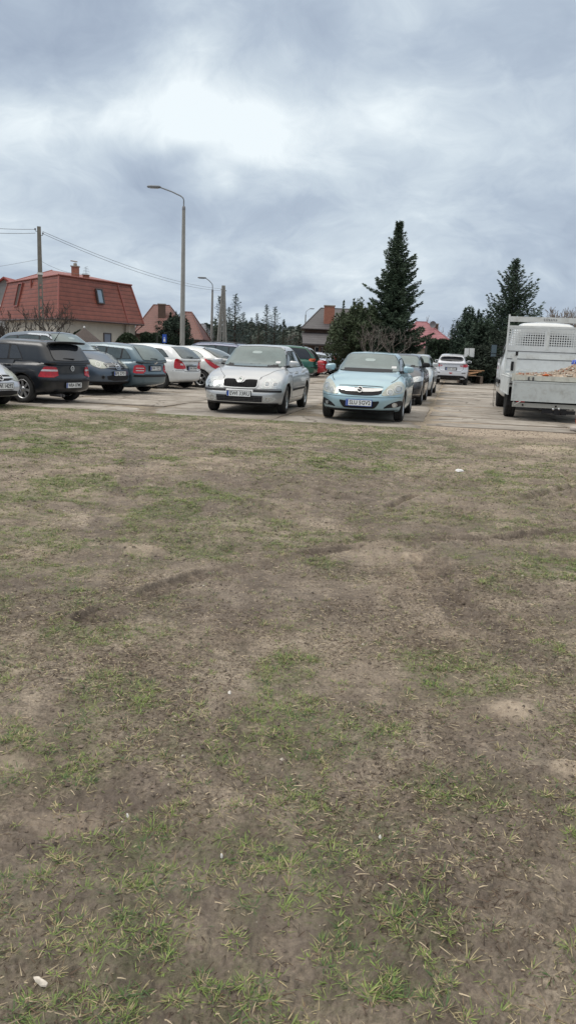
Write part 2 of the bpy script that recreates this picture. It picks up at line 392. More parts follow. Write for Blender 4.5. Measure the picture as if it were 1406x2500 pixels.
def ground_sheet():
    ys = [-300, -150, -70, -30, -12, -5, -2, -.8, 0, .35, .65, .9]
    y = 1.05
    while y < 18: ys.append(y); y += .0055+.0026*max(0, y-1.2)
    while y < 900: ys.append(y); y += .06*(y-17)+.06
    ys = np.array(ys)
    s = list(np.linspace(-1.12, 1.12, 520)); k = 1.12; outp = []; st = .012
    while k < 60: st *= 1.16; k += st; outp.append(k)
    s = np.array([-q for q in outp[::-1]]+s+outp)
    hw = np.clip(np.abs(ys), 0, 20)*.40+.16
    hw = np.where(ys < 0, .16+np.abs(ys)*.2, hw)
    hw = hw+np.clip(ys-20, 0, None)*.3
    X = s[None, :]*hw[:, None]; Y = np.repeat(ys[:, None], len(s), 1)
    sh = X.shape; X = X.ravel(); Y = Y.ravel()
    Z = heights(X, Y)
    n = sh[1]; i = np.arange(sh[0]-1)[:, None]*n+np.arange(n-1)[None, :]
    i = i.ravel(); F = np.stack([i, i+1, i+n+1, i+n], 1)
    me = npmesh('ground', np.stack([X, Y, Z], 1), F, True)
    # real differences of the soil: dry sand, damp mud, mossy film
    sand = np.zeros_like(X); wet = np.zeros_like(X)
    for e in SAND: sand = np.maximum(sand, ell(X, Y, *e[:4], .55)*e[4]*1.15)
    sand = np.maximum(sand, .55*sst(.55, .75, fbm(X*1.3, Y*1.3, 4, 40))*(.3+.7*sst(2.5, 5, Y)))
    for e in WET: wet = np.maximum(wet, ell(X, Y, *e[:4], .9)*e[4])
    wet = np.maximum(wet, .75*sst(.48, .68, fbm(X*1.0, Y*1.0, 4, 41)))
    for P, wd, dp in TRACKS: wet = np.maximum(wet, .95*(1-sst(wd*.8, wd*1.5, polydist(X, Y, P)[0])))
    a = (X-LO[0])*LV[0]+(Y-LO[1])*LV[1]; b = (X-LO[0])*LU[0]+(Y-LO[1])*LU[1]
    verge = sst(-1.3, .2, b+.5*(fbm(X*2, Y*2, 3, 77)-.5))*sst(-.3, .3, a)
    sand = np.maximum(sand, verge*.9)
    sand = np.maximum(sand, .45*sst(-4.5, -1.5, b)*sst(.4, .6, fbm(X*.8, Y*1.6, 3, 44)))
    wet = wet*(1-sand)
    gr = densities(X, Y)
    vcol(me, np.stack([sand, wet, gr], 1), 'Soil')
    m = bpy.data.materials.new('soil'); m.use_nodes = True; t = m.node_tree; p = t.nodes['Principled BSDF']
    at_ = N(t, 'ShaderNodeAttribute', attribute_name='Soil'); sp = N(t, 'ShaderNodeSeparateColor', {0: at_.outputs['Color']})
    co = N(t, 'ShaderNodeTexCoord').outputs['Object']
    def ns(sc, d=6, r=.6): return N(t, 'ShaderNodeTexNoise', {'Vector': co, 'Scale': sc, 'Detail': d, 'Roughness': r}).outputs[0]
    base = ramp(t, ns(2.2, 10, .65), [(.30, (.120, .093, .072)), (.5, (.215, .176, .138)), (.70, (.34, .286, .226))])
    grit = ramp(t, ns(70, 5, .7), [(.32, (.5, .49, .48)), (.5, (1, 1, 1)), (.70, (1.6, 1.58, 1.54))])
    base = mixc(t, 1.0, base, grit, 'MULTIPLY')
    sandc = ramp(t, ns(14, 8, .7), [(.3, (.30, .24, .185)), (.7, (.47, .39, .30))])
    wetc = ramp(t, ns(9, 8, .65), [(.3, (.075, .058, .047)), (.7, (.15, .12, .098))])
    brk = ns(11, 6, .7)
    fs = math_n(t, 'MULTIPLY', sp.outputs[0], ramp(t, brk, [(.30, (.35,)*3), (.55, (1,)*3)]))
    fw = math_n(t, 'MULTIPLY', sp.outputs[1], ramp(t, brk, [(.36, (1,)*3), (.66, (.2,)*3)]))
    base = mixc(t, 1.0, base, ramp(t, ns(8.5, 7, .75), [(.33, (.62,)*3), (.5, (1,)*3), (.68, (1.38,)*3)]), 'MULTIPLY')
    c = mixc(t, fs, base, sandc); c = mixc(t, fw, c, wetc)
    mossc = ramp(t, ns(30, 6, .7), [(.35, (.050, .068, .026)), (.65, (.125, .150, .060))])
    fg = math_n(t, 'MULTIPLY', sp.outputs[2], ramp(t, ns(22, 6, .75), [(.39, (0,)*3), (.60, (.85,)*3)]))
    c = mixc(t, fg, c, mossc)
    # scattered crumbs of straw and pale grit
    vo = N(t, 'ShaderNodeTexVoronoi', {'Vector': co, 'Scale': 38.0}); 
    fl = ramp(t, vo.outputs['Distance'], [(.05, (1,)*3), (.14, (0,)*3)])
    fl = math_n(t, 'MULTIPLY', fl, ramp(t, ns(3.3), [(.5, (0,)*3), (.66, (.8,)*3)]))
    c = mixc(t, fl, c, (.34, .28, .20))
    t.links.new(c, p.inputs['Base Color'])
    rg = math_n(t, 'SUBTRACT', .93, math_n(t, 'MULTIPLY', fw, .28)); t.links.new(rg, p.inputs['Roughness'])
    p.inputs['Specular IOR Level'].default_value = .3
    hgt = math_n(t, 'ADD', math_n(t, 'MULTIPLY', ns(38, 8, .7), 1.0), math_n(t, 'MULTIPLY', ns(150, 5, .7), .45))
    b_ = N(t, 'ShaderNodeBump', {'Height': hgt, 'Strength': .9, 'Distance': .014}); t.links.new(b_.outputs[0], p.inputs['Normal'])
    me.materials.append(m)
    o = link(bpy.data.objects.new('ground', me)); tag(o, kind='structure')
ground_sheet()

# ------------------------------------------------------------------ concrete slabs of the car park
def slabs():
    V = []; F = []; r = random.Random(4)
    cols = []
    def slab(a0, a1, b0, b1):
        g = .011; a0 += g; a1 -= g; b0 += g; b1 -= g
        z = r.uniform(-.007, .005); ta = r.uniform(-.003, .003); tb = r.uniform(-.0035, .0035)
        nx, ny = 10, 7; base = len(V); cs = r.uniform(-.5, .5); rough = r.uniform(.4, 1.6)
        for j in range(ny+1):
            for i in range(nx+1):
                a = a0+(a1-a0)*i/nx; b = b0+(b1-b0)*j/ny
                e = 0
                if i in (0, nx): a += r.uniform(-.016, .016)*rough; e = 1
                if j in (0, ny): b += r.uniform(-.022, .022)*rough; e = 1
                p = lot(a, b)
                V.append((p[0], p[1], z+ta*(i-nx/2)+tb*(j-ny/2)-(.006 if e else 0)+r.uniform(-.001, .001))); cols.append((cs+.5, e, r.random()))
        for j in range(ny):
            for i in range(nx):
                q = base+j*(nx+1)+i; F.append((q, q+1, q+nx+2, q+nx+1))
        rim = [base+i for i in range(nx+1)]+[base+(j+1)*(nx+1)-1 for j in range(1, ny+1)]+[base+ny*(nx+1)+i for i in range(nx-1, -1, -1)]+[base+j*(nx+1) for j in range(ny-1, 0, -1)]
        b2 = len(V)
        for k in rim: V.append((V[k][0], V[k][1], -.12)); cols.append((cs+.5, 1, 0))
        m = len(rim)
        for k in range(m): F.append((rim[k], b2+k, b2+(k+1) % m, rim[(k+1) % m]))
    # left of the long joint
    rows = [0, 1.9]; 
    while rows[-1] < 56: rows.append(rows[-1]+2.05)
    for k in range(len(rows)-1):
        off = r.uniform(-.03, .03); a = 0
        while a > -43:
            wd = 3.02; slab(a-wd, a, rows[k]+off, rows[k+1]+off); a -= wd
    rows = [.95, 2.3]
    while rows[-1] < 56: rows.append(rows[-1]+1.52)
    for k in range(len(rows)-1):
        a = .07
        off = r.uniform(-.04, .04)
        while a < 24:
            wd = 3.02; slab(a, a+wd, rows[k]+off, rows[k+1]+off); a += wd
    me = npmesh('car_park_paving', V, F, False)
    vcol(me, np.array(cols), 'Slab')
    m = bpy.data.materials.new('worn_concrete'); m.use_nodes = True; t = m.node_tree; p = t.nodes['Principled BSDF']
    at_ = N(t, 'ShaderNodeAttribute', attribute_name='Slab'); sp = N(t, 'ShaderNodeSeparateColor', {0: at_.outputs['Color']})
    co = N(t, 'ShaderNodeTexCoord').outputs['Object']
    def ns(sc, d=6, r_=.6): return N(t, 'ShaderNodeTexNoise', {'Vector': co, 'Scale': sc, 'Detail': d, 'Roughness': r_}).outputs[0]
    c = ramp(t, ns(1.1, 10, .65), [(.3, (.25, .225, .19)), (.5, (.36, .328, .288)), (.72, (.46, .43, .385))])
    c = mixc(t, .8, c, ramp(t, sp.outputs[0], [(0, (.74, .73, .72)), (1, (1.12, 1.11, 1.10))]), 'MULTIPLY')
    c = mixc(t, 1.0, c, ramp(t, ns(60, 5, .7), [(.3, (.78,)*3), (.7, (1.16,)*3)]), 'MULTIPLY')
    soil = ramp(t, ns(3.0, 9, .7), [(.50, (0,)*3), (.66, (.85,)*3)])
    c = mixc(t, soil, c, (.20, .168, .135))
    oil = ramp(t, ns(.9, 4, .5), [(.58, (0,)*3), (.72, (.6,)*3)])
    c = mixc(t, oil, c, (.10, .092, .085))
    cv = N(t, 'ShaderNodeTexVoronoi', {'Vector': N(t, 'ShaderNodeVectorMath', {0: co, 1: N(t, 'ShaderNodeVectorMath', {0: N(t, 'ShaderNodeTexNoise', {'Vector': co, 'Scale': 1.5, 'Detail': 6.0}).outputs['Color'], 3: .9}, operation='SCALE').outputs[0]}, operation='ADD').outputs[0], 'Scale': .33}, feature='DISTANCE_TO_EDGE')
    c = mixc(t, ramp(t, cv.outputs['Distance'], [(.004, (.85,)*3), (.012, (0,)*3)]), c, (.09, .075, .06))
    edge = math_n(t, 'MULTIPLY', sp.outputs[1], .55)
    c = mixc(t, edge, c, (.13, .108, .085))
    t.links.new(c, p.inputs['Base Color']); p.inputs['Roughness'].default_value = .88; p.inputs['Specular IOR Level'].default_value = .3
    b_ = N(t, 'ShaderNodeBump', {'Height': ns(55, 8, .7), 'Strength': .5, 'Distance': .006}); t.links.new(b_.outputs[0], p.inputs['Normal'])
    me.materials.append(m)
    tag(link(bpy.data.objects.new('car_park_paving', me)), kind='structure')
slabs()

# ------------------------------------------------------------------ grass
def leafmat(name, rough=.6, trans=.25):
    m = bpy.data.materials.new(name); m.use_nodes = True; t = m.node_tree; p = t.nodes['Principled BSDF']
    a = N(t, 'ShaderNodeAttribute', attribute_name='Col')
    t.links.new(a.outputs['Color'], p.inputs['Base Color']); p.inputs['Roughness'].default_value = rough
    p.inputs['Specular IOR Level'].default_value = .3
    return m
BLADE = leafmat('grass_blade'); 
def sample_field(n, y0, y1, pw):
    """random spots inside the wedge the field occupies, denser near the viewer"""
    u = rng.random(n); y = (y0**pw+(y1**pw-y0**pw)*u)**(1/pw)
    hw = np.abs(y)*.46+.45
    return (rng.random(n)*2-1)*hw, y
def blades(name, bx, by, L, W, lean, az, curl, col, segs=2, flat=False):
    n = len(bx); bz = heights(bx, by)-.002
    T = np.linspace(0, 1, segs+1); P = []; 
    dx, dy = np.cos(az), np.sin(az); sx, sy = -dy, dx
    rows = []
    for t in T:
        ang = lean+curl*t                          # angle from vertical
        r_ = L*t*np.sin(lean+curl*t*.5); h_ = L*t*np.cos(lean+curl*t*.5)
        if flat: h_ = .004+L*.10*np.sin(PI*t)*np.abs(curl)
        wd = W*(1-.85*t**1.5)*.5
        cx = bx+dx*r_; cy = by+dy*r_; cz = bz+np.maximum(h_, .002)
        rows.append(np.stack([cx-sx*wd, cy-sy*wd, cz], 1)); rows.append(np.stack([cx+sx*wd, cy+sy*wd, cz+(.0015 if flat else 0)], 1))
    V = np.stack(rows, 1).reshape(-1, 3); k = 2*(segs+1)
    F = []
    b = np.arange(n)*k
    for i in range(segs): F.append(np.stack([b+2*i, b+2*i+1, b+2*i+3, b+2*i+2], 1))
    me = npmesh(name, V, np.concatenate(F), True)
    sh = np.repeat(col, k, 0).reshape(n, k, 3)*(np.repeat(.75+.45*T, 2)[None, :, None])  # root shade painted into the blade colour: darker base, lighter tip
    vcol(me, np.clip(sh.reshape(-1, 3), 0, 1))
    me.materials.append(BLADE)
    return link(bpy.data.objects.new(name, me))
def grass():
    X = []; Y = []; K = []
    for (n, y0, y1, pw, kk, big) in [(10500, .9, 5.0, 1.3, 20, 1), (26000, 5.0, 11, 1.6, 16, 1), (30000, .9, 4.5, 1.3, 6, 0), (110000, 4.5, 10, 1.7, 8, 0), (230000, 10, 17.0, 1.9, 6, 0)]:
        x, y = sample_field(n, y0, y1, pw)
        d = densities(x, y); m, a, b = lotmask(x, y, .1)
        cl = .22+1.7*sst(.47, .60, fbm(x*9, y*9, 2, 60))
        if big: keep = (rng.random(n) < np.clip(d*1.2+.10, 0, .8)*(.45+.9*(cl > 1))) & (m < .3)
        else: keep = (rng.random(n) < d*cl*(1.15 if y0 > 1 else .7)) & (m < .3)
        x, y = x[keep], y[keep]
        nb = rng.integers(kk-4, kk+6, len(x)); tid = np.repeat(np.arange(len(x)), nb)
        X.append(x[tid]); Y.append(y[tid]); K.append(np.stack([rng.random(len(x))[tid], rng.random(len(x))[tid], d[keep][tid], np.full(len(tid), float(big))], 1))
    # weeds in the joints of the paving
    x = []; 
    for _ in range(420):
        b = rng.random()*26; a = rng.normal(0, .05); p = lot(a, b)
        if rng.random() < .55: p = lot(-rng.random()*14, .0+rng.normal(0, .04)+(1.9 if rng.random() < .4 else 0))
        x.append(p)
    x = np.array(x); tid = np.repeat(np.arange(len(x)), 6)
    X.append(x[tid, 0]); Y.append(x[tid, 1]); K.append(np.stack([rng.random(len(x))[tid], rng.random(len(x))[tid], np.full(len(tid), .5), np.zeros(len(tid))], 1))
    X = np.concatenate(X); Y = np.concatenate(Y); K = np.concatenate(K); n = len(X)
    far = sst(5, 14, Y)
    L = np.where(K[:, 3] > .5, .009+.031*rng.random(n)**1.4*(.40+.75*K[:, 0]), .008+.022*rng.random(n)**1.6*(.55+.8*K[:, 0]))*(1-.25*far*(K[:, 3] < .5)); W = (.0013+.0013*rng.random(n))*(1+2.2*far)*(1+.25*K[:, 3])
    az = rng.random(n)*2*PI; lean = .5+rng.random(n)*.95; curl = rng.random(n)*.9
    off = np.where(K[:, 3] > .5, .016, .012)*rng.random(n)+.002; bx = X+np.cos(az)*off*(1+far); by = Y+np.sin(az)*off*(1+far)
    g1 = np.array([.075, .125, .032]); g2 = np.array([.205, .265, .072]); g3 = np.array([.055, .105, .045]); st = np.array([.36, .30, .17]); br = np.array([.20, .14, .085])
    r1 = rng.random(n); k = K[:, 1]*.75+.25*rng.random(n)
    col = g1+(g2-g1)*k[:, None]; col = np.where((K[:, 1] < .3)[:, None], g3+(g1-g3)*r1[:, None], col)
    dry = rng.random(n) < (.19+.24*(K[:, 2] < .35))*(1-.55*far); col = np.where(dry[:, None], st*(.55+.6*rng.random(n))[:, None], col)
    brn = rng.random(n) < .08; col = np.where(brn[:, None], br, col)
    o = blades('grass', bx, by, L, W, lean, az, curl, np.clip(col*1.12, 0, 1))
    tag(o, kind='stuff')
    # dead straw and torn roots lying on the mud
    xs = []; ys = []
    for (n, y0, y1, pw) in [(90000, .9, 5, 1.3), (120000, 5, 15.5, 1.8)]:
        x, y = sample_field(n, y0, y1, pw); m, a, b = lotmask(x, y, .1)
        c = sst(.40, .62, fbm(x*2.3, y*2.3, 3, 71))*.8+.16
        keep = (rng.random(n) < c) & (m < .3); xs.append(x[keep]); ys.append(y[keep])
    bx = np.concatenate(xs); by = np.concatenate(ys); n = len(bx); far = sst(5, 14, by)
    col = np.array([.50, .41, .28])[None]*(.25+.95*rng.random(n)**1.7)[:, None]
    dk = rng.random(n) < .42; col = np.where(dk[:, None], np.array([.085, .058, .04])[None]*(.6+rng.random(n))[:, None], col)
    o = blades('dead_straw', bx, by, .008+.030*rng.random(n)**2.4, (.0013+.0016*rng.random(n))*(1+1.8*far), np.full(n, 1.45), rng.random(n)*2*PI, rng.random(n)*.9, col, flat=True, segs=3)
    tag(o, kind='stuff')
    # crumbs of soil and small stones
    n = 110000
    x, y = sample_field(n, .9, 15.5, 1.25); c = sst(.42, .60, fbm(x*2.0+9, y*2.0, 3, 81)); keep = rng.random(n) < c*.9+.06; x, y = x[keep], y[keep]; n = len(x)
    s = .002+.0075*rng.random(n)**5*(1+.04*y); z = heights(x, y)
    oc = np.array([(1, 0, 0), (-1, 0, 0), (0, 1, 0), (0, -1, 0), (0, 0, .7), (0, 0, -.5)], float)
    V = (oc[None]*(.6+.8*rng.random((n, 6, 1)))*s[:, None, None]); a = rng.random(n)*2*PI
    ca, sa = np.cos(a)[:, None], np.sin(a)[:, None]
    V = np.stack([V[:, :, 0]*ca-V[:, :, 1]*sa+x[:, None], V[:, :, 0]*sa+V[:, :, 1]*ca+y[:, None], V[:, :, 2]+z[:, None]+s[:, None]*.2], 2)
    tri = np.array([(0, 2, 4), (2, 1, 4), (1, 3, 4), (3, 0, 4), (2, 0, 5), (1, 2, 5), (3, 1, 5), (0, 3, 5)])
    F = (tri[None]+np.arange(n)[:, None, None]*6).reshape(-1, 3)
    me = npmesh('soil_crumbs', V.reshape(-1, 3), F, False)
    cc = np.array([.125, .098, .077])[None]*(.5+1.1*rng.random(n))[:, None]; wt = rng.random(n) < .02; cc = np.where(wt[:, None], np.array([.42, .38, .32])[None], cc)
    vcol(me, np.repeat(cc, 6, 0)); me.materials.append(BLADE)
    tag(link(bpy.data.objects.new('soil_crumbs', me)), kind='stuff')
grass()
# bits of litter that stand out
def scrap(name, px, py, s, col, label, cat, seed, tall=.4, curl=.3):
    r = random.Random(seed); g = gp(px, py); z = float(heights(np.array([g.x]), np.array([g.y]))[0])
    mb = MB(); n = 9; vs = []
    for j in range(4):
        for i in range(n):
            a = 2*PI*i/n; q = (j/3.0)
            rr = s*q*(.8+.35*math.sin(2*a+seed)+r.uniform(-.1, .1))
            vs.append((rr*math.cos(a), rr*.6*math.sin(a), tall*s*(1-q*q)*.6+curl*s*q*abs(math.cos(a))+.003))
    fs = [(j*n+i, j*n+(i+1) % n, (j+1)*n+(i+1) % n, (j+1)*n+i) for j in range(3) for i in range(n)]
    mb.add(vs, fs, 0, True)
    mb.add([(v[0], v[1], v[2]-.003) for v in vs], [f[::-1] for f in fs], 0, True)
    o = mb.build(name, mat('scrap_'+name+str(seed), col, rough=.7, var=.15, vscale=30, bump=.3), None, (g.x, g.y, z), r.uniform(0, 3), fixn=False)
    tag(o, label, cat)
scrap('litter', 1121, 1146, .055, (.72, .71, .70), 'crumpled white paper scrap on bare mud in front of the light blue car', 'litter', 1, 1.1)
scrap('leaf', 101, 2420, .019, (.62, .56, .48), 'pale curled dead leaf on the mud at the bottom left corner of the photo', 'leaf', 2, .9)
scrap('pebble', 312, 1994, .0075, (.66, .65, .62), 'small white pebble among grass left of centre, the leftmost of the white pebbles', 'pebble', 3, 2.)
scrap('pebble', 541, 2100, .0075, (.58, .56, .52), 'small pale pebble in the lower middle of the field, nearest the viewer', 'pebble', 4, 2.)
scrap('pebble', 927, 2049, .007, (.66, .64, .60), 'small white pebble right of centre in the lower field', 'pebble', 5, 2.)
scrap('leaf', 560, 1697, .016, (.60, .57, .52), 'tiny pale leaf scrap lying on dark mud in the middle of the field', 'leaf', 6, .8)

# ================================================================== CARS
def chaikin(P, n=2, closed=True):
    for _ in range(n):
        Q = []
        m = len(P)
        for i in range(m if closed else m-1):
            a, b = P[i], P[(i+1) % m]
            Q += [(a[0]*.78+b[0]*.22, a[1]*.78+b[1]*.22), (a[0]*.22+b[0]*.78, a[1]*.22+b[1]*.78)]
        P = Q if closed else [P[0]]+Q+[P[-1]]
    return P
def rbox(nx, ny, nz, hx, hy, h, rx, ry, rz, rzb=None):
    """surface of a rounded box, dense grid; returns bmesh-ready verts (x,y,z with z 0..h), faces"""
    idx = {}; V = []; F = []
    def vid(i, j, k):
        key = (i, j, k)
        if key not in idx:
            x = -hx+2*hx*i/nx; y = -hy+2*hy*j/ny; z = h*k/nz
            cx = min(max(x, -hx+rx), hx-rx); cy = min(max(y, -hy+ry), hy-ry)
            rb = rzb if rzb is not None else rz
            cz = min(max(z, rb), h-rz) if rb > 0 else min(z, h-rz)
            rzz = rz if z > h/2 else max(rb, 1e-6)
            d = Vector(((x-cx)/rx, (y-cy)/ry, (z-cz)/rzz))
            if d.length > 1e-9:
                d.normalize(); x, y, z = cx+d.x*rx, cy+d.y*ry, cz+d.z*rzz
            idx[key] = len(V); V.append([x, y, z])
        return idx[key]
    for i in range(nx):
        for j in range(ny):
            F.append((vid(i, j, 0), vid(i, j+1, 0), vid(i+1, j+1, 0), vid(i+1, j, 0)))
            F.append((vid(i, j, nz), vid(i+1, j, nz), vid(i+1, j+1, nz), vid(i, j+1, nz)))
    for i in range(nx):
        for k in range(nz):
            F.append((vid(i, 0, k), vid(i+1, 0, k), vid(i+1, 0, k+1), vid(i, 0, k+1)))
            F.append((vid(i, ny, k), vid(i, ny, k+1), vid(i+1, ny, k+1), vid(i+1, ny, k)))
    for j in range(ny):
        for k in range(nz):
            F.append((vid(0, j, k), vid(0, j, k+1), vid(0, j+1, k+1), vid(0, j+1, k)))
            F.append((vid(nx, j, k), vid(nx, j+1, k), vid(nx, j+1, k+1), vid(nx, j, k+1)))
    return V, F
def smooth_curve(pts, n=240, k=9):
    xs = np.array([p[0] for p in pts]); zs = np.array([p[1] for p in pts])
    X = np.linspace(xs[0], xs[-1], n); Z = np.interp(X, xs, zs)
    ke = np.hanning(k+2)[1:-1]; ke /= ke.sum()
    Zp = np.pad(Z, k//2, mode='edge'); Z = np.convolve(Zp, ke, 'valid')
    return lambda d: float(np.interp(d, X, Z))

WHEELS = {}
def wheel_meshes(r, rr, style):
    key = (r, rr, style)
    if key in WHEELS: return WHEELS[key]
    w = .195 if r < .36 else .225; h = w/2; res = []
    col = bpy.data.collections.new('tmp')
    t = MB()
    prof = [(rr, -h*.78), (rr+.012, -h*.95), (rr+.05*(r-rr)/.1, -h), (r-.03, -h*.99), (r-.008, -h*.86), (r, -h*.7)]
    for q in (-.35, 0, .35): prof += [(r, h*q-.012), (r-.008, h*q-.006), (r-.008, h*q+.006), (r, h*q+.012)]
    prof += [(r, h*.7), (r-.008, h*.86), (r-.03, h*.99), (rr+.05*(r-rr)/.1, h), (rr+.012, h*.95), (rr, h*.78)]
    t.lathe(prof, 'X', 36)
    g = MB(); g.lathe([(rr, -h*.8), (rr-.012, -h*.5), (rr-.015, h*.72), (rr-.001, h*.8), (rr+.006, h*.9), (rr-.012, h*.88), (rr-.022, h*.70)], 'X', 36)
    xo = h*.62
    def spoke(a, w0, w1, r0, r1, x0, x1, th=.02):
        c, s = math.cos(a), math.sin(a)
        vs = []
        for (q, ww, xx) in ((r0, w0, x0), (r1, w1, x1)):
            for sg in (-1, 1):
                for dx in (0, -th):
                    vs.append((xx+dx, c*q-s*ww*sg, s*q+c*ww*sg))
        g.add(vs, [(0, 2, 6, 4), (1, 5, 7, 3), (0, 4, 5, 1), (2, 3, 7, 6), (0, 1, 3, 2), (4, 6, 7, 5)])
    if style in ('five', 'seven', 'ten', 'six'):
        n = {'five': 5, 'seven': 7, 'ten': 10, 'six': 6}[style]
        for i in range(n):
            a = 2*PI*i/n+.2
            if style == 'five':
                spoke(a-.12, .016, .013, .04, rr-.01, xo, xo+.012); spoke(a+.12, .016, .013, .04, rr-.01, xo, xo+.012)
            else: spoke(a, .024 if n < 8 else .011, .030 if n < 8 else .014, .03, rr-.01, xo, xo+.012)
        g.lathe([(.0001, xo+.012), (.05, xo+.010), (.058, xo-.01), (.058, xo-.03)], 'X', 20)
    else:                                    # steel wheel or trim: shallow dish with slots
        n = 9; 
        g.lathe([(.0001, xo+.006), (.06, xo+.004), (.085, xo-.012), (.10, xo-.012)], 'X', 36)
        for i in range(n): spoke(2*PI*i/n, .020, .038, .095, rr-.045, xo-.012, xo-.006)
        g.lathe([(rr-.055, xo-.008), (rr-.03, xo-.004), (rr-.012, xo+.004)], 'X', 36)
    d = MB(); d.lathe([(.0001, h*.15), (rr-.03, h*.12), (rr-.016, -h*.6), (.0001, -h*.6)], 'X', 28); d.lathe([(.0001, h*.22), (.125, h*.2), (.125, h*.05)], 'X', 24)
    out_ = []
    for mb, nm, mm in ((d, 'wheel', DARK), (t, 'tyre', RUB), (g, 'rim', {'steel': BLK, 'trim': mat('wheel_trim', (.30, .31, .32), .35, .5, dirt=(.5, 14., (.12, .11, .1)))}.get(style, ALLOY))):
        o = mb.build(nm, mm); out_.append(o.data); bpy.data.objects.remove(o)
    WHEELS[key] = out_
    return out_

